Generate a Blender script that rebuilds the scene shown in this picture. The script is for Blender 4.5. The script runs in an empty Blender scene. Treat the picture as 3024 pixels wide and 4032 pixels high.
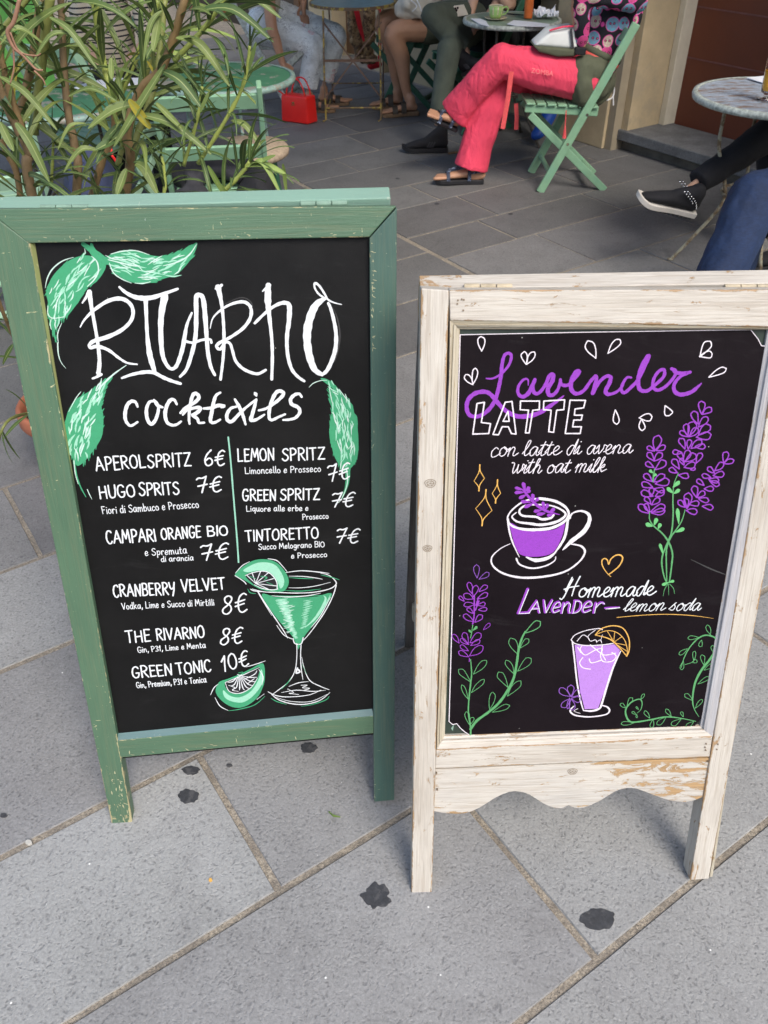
import bpy, bmesh, math, random
import numpy as np
from mathutils import Vector, Matrix, noise
random.seed(7); np.random.seed(7)
R = math.radians
SC = bpy.context.scene
COL = SC.collection

# ------------------------------------------------------------------ camera
PITCH, ROLL, FPX, HC = R(38.54), R(-0.44), 3304.0, 1.6
cp, sp = math.cos(PITCH), math.sin(PITCH)
FW = np.array([0, cp, -sp]); _u0 = np.array([0, sp, cp]); _r0 = np.array([1., 0, 0])
RT = math.cos(ROLL)*_r0 + math.sin(ROLL)*_u0
UP = -math.sin(ROLL)*_r0 + math.cos(ROLL)*_u0
CP = np.array([0, 0, HC])
cam = bpy.data.cameras.new('camera'); camo = bpy.data.objects.new('camera', cam); COL.objects.link(camo)
cam.sensor_fit = 'VERTICAL'; cam.sensor_height = 24.0; cam.sensor_width = 18.0
cam.lens = FPX/4032*24.0; cam.clip_start = 0.05; cam.clip_end = 300
camo.matrix_world = Matrix(((RT[0], UP[0], -FW[0], 0), (RT[1], UP[1], -FW[1], 0), (RT[2], UP[2], -FW[2], HC), (0, 0, 0, 1)))
cam.dof.use_dof = True; cam.dof.focus_distance = 1.75; cam.dof.aperture_fstop = 7.0
SC.camera = camo
SC.render.resolution_x, SC.render.resolution_y = 768, 1024

# ------------------------------------------------------------------ world, sun, exposure
W = bpy.data.worlds.new('World'); SC.world = W; W.use_nodes = True
SUN_EL, SUN_AZ = R(47), R(152)          # azimuth clockwise from +Y (the viewing direction)
nt = W.node_tree; nt.nodes.clear()
sky = nt.nodes.new('ShaderNodeTexSky'); sky.sky_type = 'NISHITA'; sky.sun_disc = False
sky.sun_elevation = SUN_EL; sky.sun_rotation = SUN_AZ; sky.air_density = 1.0; sky.dust_density = 2.5; sky.ozone_density = 1.0
bg = nt.nodes.new('ShaderNodeBackground'); bg.inputs['Strength'].default_value = 0.14
out = nt.nodes.new('ShaderNodeOutputWorld')
nt.links.new(sky.outputs[0], bg.inputs[0]); nt.links.new(bg.outputs[0], out.inputs[0])
sl = bpy.data.lights.new('sun', 'SUN'); sl.energy = 1.55; sl.angle = R(28); sl.color = (1.0, 0.955, 0.88)
so = bpy.data.objects.new('sun', sl); COL.objects.link(so); so.location = (3, -5, 8)
sd = Vector((math.sin(SUN_AZ)*math.cos(SUN_EL), math.cos(SUN_AZ)*math.cos(SUN_EL), math.sin(SUN_EL)))
so.rotation_euler = sd.to_track_quat('Z', 'Y').to_euler()
SC.view_settings.view_transform = 'Standard'; SC.view_settings.look = 'None'
SC.view_settings.gamma = 1; SC.view_settings.use_curve_mapping = False
SC.view_settings.exposure = 0.78

# ------------------------------------------------------------------ rays: where a point of the view lies on a plane of the place
def ray(x, y): return FW + RT*(x-1512)/FPX - UP*(y-2016)/FPX
def G(x, y, z=0.0):
    d = ray(x, y); return CP + d*((z-HC)/d[2])
def Y(x, y, yw):
    d = ray(x, y); return CP + d*(yw/d[1])
def z1(x, y): return (x/1.3825, y/1.3825)
def z2(x, y): return (900+x/1.659, y/1.659)
def z3(x, y): return (1500+x/1.508, y/1.508)
def z4(x, y): return (2200+x/2.011, y/2.011)
def z6(x, y): return (1850+x/3.0164, y/3.0164)
AX = np.array([math.sin(R(56.28)), math.cos(R(56.28))]); BX = np.array([AX[1], -AX[0]])
def ST(s, t, z=0.0):
    q = AX*s + BX*t; return np.array([q[0], q[1], z])
def S(px, s):
    d = ray(*px); t = s/(d[:2] @ AX); p = CP + d*t; return (p[:2] @ BX, p[2])

# ------------------------------------------------------------------ materials
def newmat(name):
    m = bpy.data.materials.new(name); m.use_nodes = True; n = m.node_tree; n.nodes.clear()
    o = n.nodes.new('ShaderNodeOutputMaterial'); b = n.nodes.new('ShaderNodeBsdfPrincipled')
    n.links.new(b.outputs[0], o.inputs[0]); return m, n, b
class N:
    def __init__(s, tree, bsdf): s.t = tree; s.b = bsdf
    def node(s, ty, **kw):
        n = s.t.nodes.new(ty)
        for k, v in kw.items():
            if k.startswith('_'): setattr(n, k[1:], v)
            else: n.inputs[k].default_value = v
        return n
    def l(s, a, b): s.t.links.new(a, b)
    def coord(s, kind='Object', scale=(1, 1, 1)):
        c = s.node('ShaderNodeTexCoord'); mp = s.node('ShaderNodeMapping'); mp.inputs['Scale'].default_value = scale
        s.l(c.outputs[kind], mp.inputs[0]); return mp.outputs[0]
    def noise(s, co, scale, detail=4, rough=.6, dist=0.0):
        n = s.node('ShaderNodeTexNoise', Scale=scale, Detail=detail, Roughness=rough, Distortion=dist); s.l(co, n.inputs['Vector']); return n.outputs[0]
    def ramp(s, f, a, b, ca=(0, 0, 0), cb=(1, 1, 1)):
        r = s.node('ShaderNodeValToRGB'); r.color_ramp.elements[0].position = a; r.color_ramp.elements[1].position = b
        r.color_ramp.elements[0].color = (*ca, 1); r.color_ramp.elements[1].color = (*cb, 1); s.l(f, r.inputs[0]); return r.outputs[0]
    def mix(s, f, a, b, mode='MIX'):
        m = s.node('ShaderNodeMix'); m.data_type = 'RGBA'; m.blend_type = mode
        for sock, v in ((m.inputs[0], f), (m.inputs[6], a), (m.inputs[7], b)):
            if hasattr(v, 'links'): s.l(v, sock)
            elif isinstance(v, tuple): sock.default_value = (*v, 1)
            else: sock.default_value = v
        return m.outputs[2]
    def math(s, op, a, b=0.5, c=None):
        m = s.node('ShaderNodeMath'); m.operation = op
        for i, v in enumerate((a, b, c)):
            if v is None: continue
            if hasattr(v, 'links'): s.l(v, m.inputs[i])
            else: m.inputs[i].default_value = v
        return m.outputs[0]
    def bump(s, h, dist=.002, strength=.5, prev=None):
        b = s.node('ShaderNodeBump', Distance=dist, Strength=strength); s.l(h, b.inputs['Height'])
        if prev: s.l(prev, b.inputs['Normal'])
        s.l(b.outputs[0], s.b.inputs['Normal']); return b.outputs[0]
    def color(s, c):
        if isinstance(c, tuple): s.b.inputs['Base Color'].default_value = (*c, 1)
        else: s.l(c, s.b.inputs['Base Color'])
def simple(name, col, rough=.6, var=.25, scale=12, bump=.0, bd=.002, metal=0, spec=.5, stretch=(1, 1, 1), col2=None, thr=None, sheen=0, fine=0):
    m, t, b = newmat(name); n = N(t, b); co = n.coord('Object', stretch)
    f = n.noise(co, scale, 5, .65)
    dark = tuple(c*(1-var) for c in col); lite = tuple(min(1, c*(1+var)) for c in col)
    c = n.mix(n.ramp(f, .3, .7), dark, lite)
    if col2: c = n.mix(n.ramp(n.noise(co, scale*.6, 6, .7), *(thr or (.5, .56))), c, col2)
    if fine:
        c = n.mix(fine, c, n.ramp(n.noise(co, scale*14, 2, .7), .25, .75), 'OVERLAY')
    n.color(c); b.inputs['Roughness'].default_value = rough; b.inputs['Metallic'].default_value = metal
    b.inputs['Specular IOR Level'].default_value = spec
    if sheen: b.inputs['Sheen Weight'].default_value = sheen
    if bump: n.bump(n.noise(co, scale*3, 4, .6), bd, bump)
    return m
def mat_slab(k=1.0, nm='paving_stone'):
    m, t, b = newmat(nm); n = N(t, b); co = n.coord('Object')
    # local grain follows the world position so neighbours never repeat
    g = n.node('ShaderNodeNewGeometry'); co = g.outputs['Position']
    oi = n.node('ShaderNodeObjectInfo')
    pits = n.node('ShaderNodeTexVoronoi', Scale=115.0, Randomness=1.0)
    w = n.node('ShaderNodeVectorMath'); w.operation = 'ADD'
    nz = n.node('ShaderNodeTexNoise', Scale=45.0, Detail=3.0); n.l(co, nz.inputs['Vector'])
    sc = n.node('ShaderNodeVectorMath'); sc.operation = 'SCALE'; sc.inputs['Scale'].default_value = .03; n.l(nz.outputs['Color'], sc.inputs[0])
    n.l(co, w.inputs[0]); n.l(sc.outputs[0], w.inputs[1]); n.l(w.outputs[0], pits.inputs['Vector'])
    pit = n.ramp(pits.outputs['Distance'], .12, .5)
    base = n.mix(n.ramp(n.noise(co, 2.2, 5, .6), .3, .7), (.268, .270, .262), (.372, .374, .362))
    base = n.mix(n.math('MULTIPLY', oi.outputs['Random'], .8), base, (.20, .195, .195))
    wn = n.node('ShaderNodeTexWhiteNoise'); n.l(pits.outputs['Position'], wn.inputs['Vector'])
    pk = n.math('MULTIPLY', n.math('GREATER_THAN', wn.outputs['Value'], .6), n.math('SUBTRACT', 1.0, pit))
    base = n.mix(n.math('MULTIPLY', pk, .54), base, (.085, .085, .088))
    fn = n.noise(co, 170, 3, .7)
    base = n.mix(.22, base, n.ramp(fn, .3, .7), 'OVERLAY')
    streak = n.ramp(n.noise(co, 60, 6, .75, .6), .57, .66)
    base = n.mix(n.math('MULTIPLY', streak, .28), base, (.42, .42, .42))
    cl = n.ramp(n.noise(co, 1.3, 6, .75, .8), .42, .68); base = n.mix(n.math('MULTIPLY', cl, .30), base, (.40, .405, .41)); dirt = n.ramp(n.noise(co, 4.5, 7, .75, .6), .50, .72)
    base = n.mix(n.math('MULTIPLY', dirt, .35), base, (.12, .115, .115))
    vs = n.node('ShaderNodeTexVoronoi', Scale=14.0); n.l(co, vs.inputs['Vector'])
    base = n.mix(n.math('LESS_THAN', vs.outputs['Distance'], .028), base, (.75, .75, .72))
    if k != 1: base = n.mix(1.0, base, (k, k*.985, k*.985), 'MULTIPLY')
    n.color(base); b.inputs['Roughness'].default_value = .78; b.inputs['Specular IOR Level'].default_value = .35
    h = n.math('ADD', n.math('MULTIPLY', pit, .6), n.math('MULTIPLY', fn, .5))
    h = n.math('ADD', h, n.math('MULTIPLY', n.noise(co, 14, 4, .6), .4))
    n.bump(h, .003, .45); return m
def mat_grout():
    m, t, b = newmat('sandy_mortar'); n = N(t, b); g = n.node('ShaderNodeNewGeometry'); co = g.outputs['Position']
    c = n.mix(n.ramp(n.noise(co, 180, 4, .8), .35, .65), (.15, .13, .105), (.52, .45, .35))
    c = n.mix(n.ramp(n.noise(co, 14, 3), .4, .6), c, n.mix(.5, c, (.16, .14, .12)))
    n.color(c); b.inputs['Roughness'].default_value = .95
    n.bump(n.noise(co, 220, 3, .8), .004, 1.0); return m
def mat_wood(name, paint, bare, grain_amt, wear_thr, edge, rough, paint2=None, scratch=None, glossn=0.0, knots=False, bare2=None, boost=None):
    """painted timber: UV in metres (u across, v along the board), second UV 0..1 gives the arrises that wear"""
    m, t, b = newmat(name); n = N(t, b)
    uv = n.node('ShaderNodeUVMap', _uv_map='UVMap'); u2 = n.node('ShaderNodeUVMap', _uv_map='Edge')
    oi = n.node('ShaderNodeObjectInfo'); ad = n.node('ShaderNodeVectorMath'); ad.operation = 'ADD'
    cmb = n.node('ShaderNodeCombineXYZ'); n.l(n.math('MULTIPLY', oi.outputs['Random'], 31.0), cmb.inputs[0]); n.l(n.math('MULTIPLY', oi.outputs['Random'], 17.0), cmb.inputs[1])
    n.l(uv.outputs[0], ad.inputs[0]); n.l(cmb.outputs[0], ad.inputs[1]); co = ad.outputs[0]
    def mapped(sx, sy):
        mp = n.node('ShaderNodeMapping'); mp.inputs['Scale'].default_value = (sx, sy, 1); n.l(co, mp.inputs[0]); return mp.outputs[0]
    grain = n.noise(mapped(95, 3.2), 1.6, 6, .65, 1.2)
    fineg = n.noise(mapped(420, 9), 1.5, 4, .6, .4)
    patch = n.noise(mapped(38, 11), 1.4, 9, .78, .6)
    p1 = n.mix(n.ramp(n.noise(mapped(9, 3), 1.5, 4), .3, .7), paint, paint2 or tuple(c*.85 for c in paint))
    p1 = n.mix(n.math('MULTIPLY', n.ramp(grain, .38, .5, (1, 1, 1), (0, 0, 0)), grain_amt), p1, tuple(c*.45 for c in bare))
    p1 = n.mix(grain_amt*.5, p1, n.ramp(fineg, .3, .7), 'OVERLAY')
    sep = n.node('ShaderNodeSeparateXYZ'); n.l(u2.outputs[0], sep.inputs[0])
    def edgef(sock, k):
        d = n.math('MINIMUM', sock, n.math('SUBTRACT', 1.0, sock)); return n.math('MULTIPLY', n.math('MAXIMUM', n.math('SUBTRACT', k, d), 0.0), 1.0/k)
    e = n.math('MULTIPLY', edgef(sep.outputs[0], .10), edge)
    val = n.math('ADD', patch, e)
    if boost:
        sv = n.node('ShaderNodeSeparateXYZ'); n.l(uv.outputs[0], sv.inputs[0]); mr = n.node('ShaderNodeMapRange'); mr.inputs['From Min'].default_value = boost[0]; mr.inputs['From Max'].default_value = boost[1]; mr.inputs['To Max'].default_value = boost[2]; n.l(sv.outputs[1], mr.inputs['Value']); val = n.math('ADD', val, mr.outputs[0])
    wear = n.ramp(val, wear_thr, wear_thr+.015)
    bc = n.mix(n.ramp(grain, .3, .65), bare, bare2 or tuple(c*.65 for c in bare))
    c = n.mix(wear, p1, bc)
    if scratch:
        s1 = n.ramp(n.noise(mapped(14, 55), 2.0, 5, .7, 2.0), .685, .695)
        s2 = n.ramp(n.math('ADD', n.noise(mapped(60, 24), 2.0, 6, .75, 1.2), n.math('MULTIPLY', e, .55)), .68, .695)
        c = n.mix(n.math('MAXIMUM', s1, s2), c, scratch)
        ch = n.ramp(n.noise(mapped(40, 40), 1.0, 4, .8), .70, .74)
        c = n.mix(n.math('MULTIPLY', ch, .5), c, (.6, .66, .62))
    n.color(c); b.inputs['Roughness'].default_value = rough; b.inputs['Specular IOR Level'].default_value = .4 + glossn
    h = n.math('ADD', n.math('MULTIPLY', grain, .6), n.math('MULTIPLY', fineg, .35)); h = n.math('SUBTRACT', h, n.math('MULTIPLY', wear, .35))
    n.bump(h, .0022, .55); return m
def mat_chalk(name, col, grain=.35, dark=(.02, .02, .02)):
    m, t, b = newmat(name); n = N(t, b); co = n.coord('Object')
    f = n.ramp(n.noise(co, 900, 3, .8), .38, .52)
    s = n.ramp(n.noise(co, 60, 4, .7), .3, .75)
    c = n.mix(n.math('MULTIPLY', s, .25), col, tuple(x*.72 for x in col)); thin = n.ramp(n.noise(co, 210, 5, .75, 1.5), .52, .64); c = n.mix(n.math('MULTIPLY', thin, .30), c, tuple(x*.45+.01 for x in col))
    c = n.mix(n.math('MULTIPLY', n.math('SUBTRACT', 1.0, f), grain), c, dark)
    n.color(c); b.inputs['Roughness'].default_value = .8; return m
def mat_board(name, col, rough, spec):
    m, t, b = newmat(name); n = N(t, b); co = n.coord('Object')
    c = n.mix(n.ramp(n.noise(co, 6, 5, .7), .35, .75), col, tuple(x*1.5+.002 for x in col))
    sm = n.ramp(n.noise(n.coord('Object', (3, 9, 1)), 2.2, 6, .7, 1.0), .58, .8)
    c = n.mix(n.math('MULTIPLY', sm, .05), c, (.22, .22, .22))
    v = n.node('ShaderNodeTexVoronoi', Scale=22.0); n.l(co, v.inputs['Vector'])
    c = n.mix(n.math('LESS_THAN', v.outputs['Distance'], .02), c, (.35, .35, .33))
    b.inputs['Specular IOR Level'].default_value = spec
    n.color(c); n.l(n.ramp(n.noise(co, 9, 4), .3, .7, (rough-.06,)*3, (rough+.1,)*3), b.inputs['Roughness'])
    n.bump(n.noise(co, 700, 3, .7), .0006, .5); return m
def mat_leaf(name, col, col2):
    m, t, b = newmat(name); n = N(t, b)
    uv = n.node('ShaderNodeUVMap', _uv_map='UVMap'); sep = n.node('ShaderNodeSeparateXYZ'); n.l(uv.outputs[0], sep.inputs[0])
    oi = n.node('ShaderNodeObjectInfo')
    c = n.mix(n.ramp(oi.outputs['Random'], .1, .9), col, col2)
    c = n.mix(n.math('GREATER_THAN', oi.outputs['Random'], .975), c, (.42, .36, .05))
    c = n.mix(n.math('MULTIPLY', n.ramp(n.noise(n.coord('Object'), 60, 4), .3, .7), .35), c, tuple(x*.6 for x in col))
    d = n.math('ABSOLUTE', n.math('SUBTRACT', sep.outputs[0], .5))
    c = n.mix(n.math('LESS_THAN', d, .05), c, (.25, .30, .11))
    n.color(c); b.inputs['Roughness'].default_value = .5; b.inputs['Specular IOR Level'].default_value = .3
    b.inputs['Transmission Weight'].default_value = 0
    try: b.inputs['Subsurface Weight'].default_value = .0
    except Exception: pass
    return m
def mat_dots():
    """black jersey printed all over with round pink, blue and cream heads, two dark eyes each"""
    m, t, b = newmat('printed_jersey'); n = N(t, b); co = n.coord('Object')
    v = n.node('ShaderNodeTexVoronoi', Scale=14.5, Randomness=.45); n.l(co, v.inputs['Vector'])
    wn = n.node('ShaderNodeTexWhiteNoise'); n.l(v.outputs['Position'], wn.inputs['Vector'])
    body = n.math('LESS_THAN', v.outputs['Distance'], .50)
    rim = n.math('LESS_THAN', v.outputs['Distance'], .545)
    r = n.node('ShaderNodeValToRGB'); r.color_ramp.interpolation = 'CONSTANT'
    cols = [(0, (.60, .54, .40)), (.32, (.66, .06, .24)), (.5, (.13, .42, .55)), (.72, (.62, .56, .42)), (.9, (.13, .42, .55))]
    r.color_ramp.elements[0].position = 0; r.color_ramp.elements[0].color = (*cols[0][1], 1)
    r.color_ramp.elements[1].position = cols[1][0]; r.color_ramp.elements[1].color = (*cols[1][1], 1)
    for p, c in cols[2:]:
        e = r.color_ramp.elements.new(p); e.color = (*c, 1)
    n.l(wn.outputs['Value'], r.inputs[0])
    sub = n.node('ShaderNodeVectorMath'); sub.operation = 'SUBTRACT'
    sc = n.node('ShaderNodeVectorMath'); sc.operation = 'SCALE'; sc.inputs['Scale'].default_value = 14.5; n.l(co, sc.inputs[0])
    n.l(sc.outputs[0], sub.inputs[0])
    sc2 = n.node('ShaderNodeVectorMath'); sc2.operation = 'SCALE'; sc2.inputs['Scale'].default_value = 1.0; n.l(v.outputs['Position'], sc2.inputs[0])
    ps = n.node('ShaderNodeVectorMath'); ps.operation = 'SCALE'; ps.inputs['Scale'].default_value = 14.5; n.l(v.outputs['Position'], ps.inputs[0])
    n.l(ps.outputs[0], sub.inputs[1])
    ab = n.node('ShaderNodeVectorMath'); ab.operation = 'ABSOLUTE'; n.l(sub.outputs[0], ab.inputs[0])
    s2 = n.node('ShaderNodeSeparateXYZ'); n.l(ab.outputs[0], s2.inputs[0])
    s3 = n.node('ShaderNodeSeparateXYZ'); n.l(sub.outputs[0], s3.inputs[0])
    ex = n.math('SUBTRACT', s2.outputs[0], .15); ez = n.math('SUBTRACT', s3.outputs[2], .03)
    ed = n.math('ADD', n.math('MULTIPLY', ex, ex), n.math('MULTIPLY', ez, ez))
    eye = n.math('LESS_THAN', ed, .0085); iris = n.math('LESS_THAN', ed, .0022)
    fine = n.ramp(n.noise(co, 90, 3, .8), .45, .55)
    c = n.mix(n.math('MULTIPLY', fine, .45), r.outputs[0], (.35, .1, .2))
    c = n.mix(eye, c, (.02, .015, .02)); c = n.mix(iris, c, (.8, .1, .3))
    c = n.mix(rim, (.012, .012, .018), n.mix(body, (.75, .08, .35), c))
    n.color(c); b.inputs['Roughness'].default_value = .85; return m
def mat_jeans(name, col, prints=False):
    m, t, b = newmat(name); n = N(t, b); co = n.coord('Object')
    f = n.noise(co, 5, 5, .7)
    c = n.mix(n.ramp(f, .35, .7), tuple(x*.7 for x in col), tuple(min(1, x*1.35) for x in col))
    wv = n.noise(n.coord('Object', (1, 1, 6)), 60, 3, .7); c = n.mix(.25, c, n.ramp(wv, .3, .7), 'OVERLAY')
    if prints:
        k = n.ramp(n.noise(co, 16, 3, .6, 2.5), .50, .512); k2 = n.ramp(n.noise(co, 16, 3, .6, 2.5), .522, .534, (1, 1, 1), (0, 0, 0))
        line = n.math('MULTIPLY', k, k2); zone = n.ramp(n.noise(co, 5.2, 2), .47, .5)
        c = n.mix(n.math('MULTIPLY', n.math('MULTIPLY', line, zone), .9), c, (.06, .08, .13))
        z2_ = n.ramp(n.noise(co, 4.1, 2, .5, .8), .6, .62); l2 = n.ramp(n.noise(co, 34, 3, .6, 3), .5, .55)
        c = n.mix(n.math('MULTIPLY', n.math('MULTIPLY', z2_, l2), .6), c, (.62, .14, .16))
    n.color(c); b.inputs['Roughness'].default_value = .85
    n.bump(n.noise(co, 22, 4, .6), .01, .5); return m
def mat_cloth(name, col):
    m, t, b = newmat(name); n = N(t, b); co = n.coord('Object', (1, 1, .55))
    f = n.noise(co, 5, 4, .6); n.color(n.mix(n.ramp(f, .3, .7), tuple(x*.86 for x in col), tuple(min(1, x*1.1) for x in col)))
    b.inputs['Roughness'].default_value = .85
    w = n.noise(co, 9, 5, .55, 1.6); rdg = n.math('ABSOLUTE', n.math('SUBTRACT', w, .5)); h = n.math('ADD', n.math('MULTIPLY', n.ramp(rdg, 0, .16), .8), n.noise(co, 26, 3, .5, .8)); n.bump(h, .010, .42); return m
def mat_stripes():
    m, t, b = newmat('striped_jersey'); n = N(t, b)
    s = n.node('ShaderNodeSeparateXYZ'); n.l(n.coord('Object'), s.inputs[0])
    f = n.math('FRACT', n.math('MULTIPLY', s.outputs[2], 38.0), 0)
    c = n.mix(n.math('LESS_THAN', f, .3), (.72, .62, .48), (.03, .03, .04)); n.color(c); b.inputs['Roughness'].default_value = .9; return m
def mat_door():
    m, t, b = newmat('oxblood_door'); n = N(t, b); co = n.coord('Object')
    c = n.mix(n.ramp(n.noise(co, 2, 5, .7), .3, .75), (.18, .044, .018), (.125, .034, .017))
    c = n.mix(n.math('MULTIPLY', n.ramp(n.noise(co, 9, 6, .8), .55, .8), .25), c, (.12, .06, .045))
    n.color(c); b.inputs['Roughness'].default_value = .5; n.bump(n.noise(co, 90, 3), .001, .25); return m
def mat_glass(name='clear_glass', tint=(1, 1, 1)):
    m, t, b = newmat(name); b.inputs['Base Color'].default_value = (*tint, 1); b.inputs['Transmission Weight'].default_value = 1
    b.inputs['Roughness'].default_value = .02; b.inputs['IOR'].default_value = 1.3; return m
GREENP = (.115, .23, .155)
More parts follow.
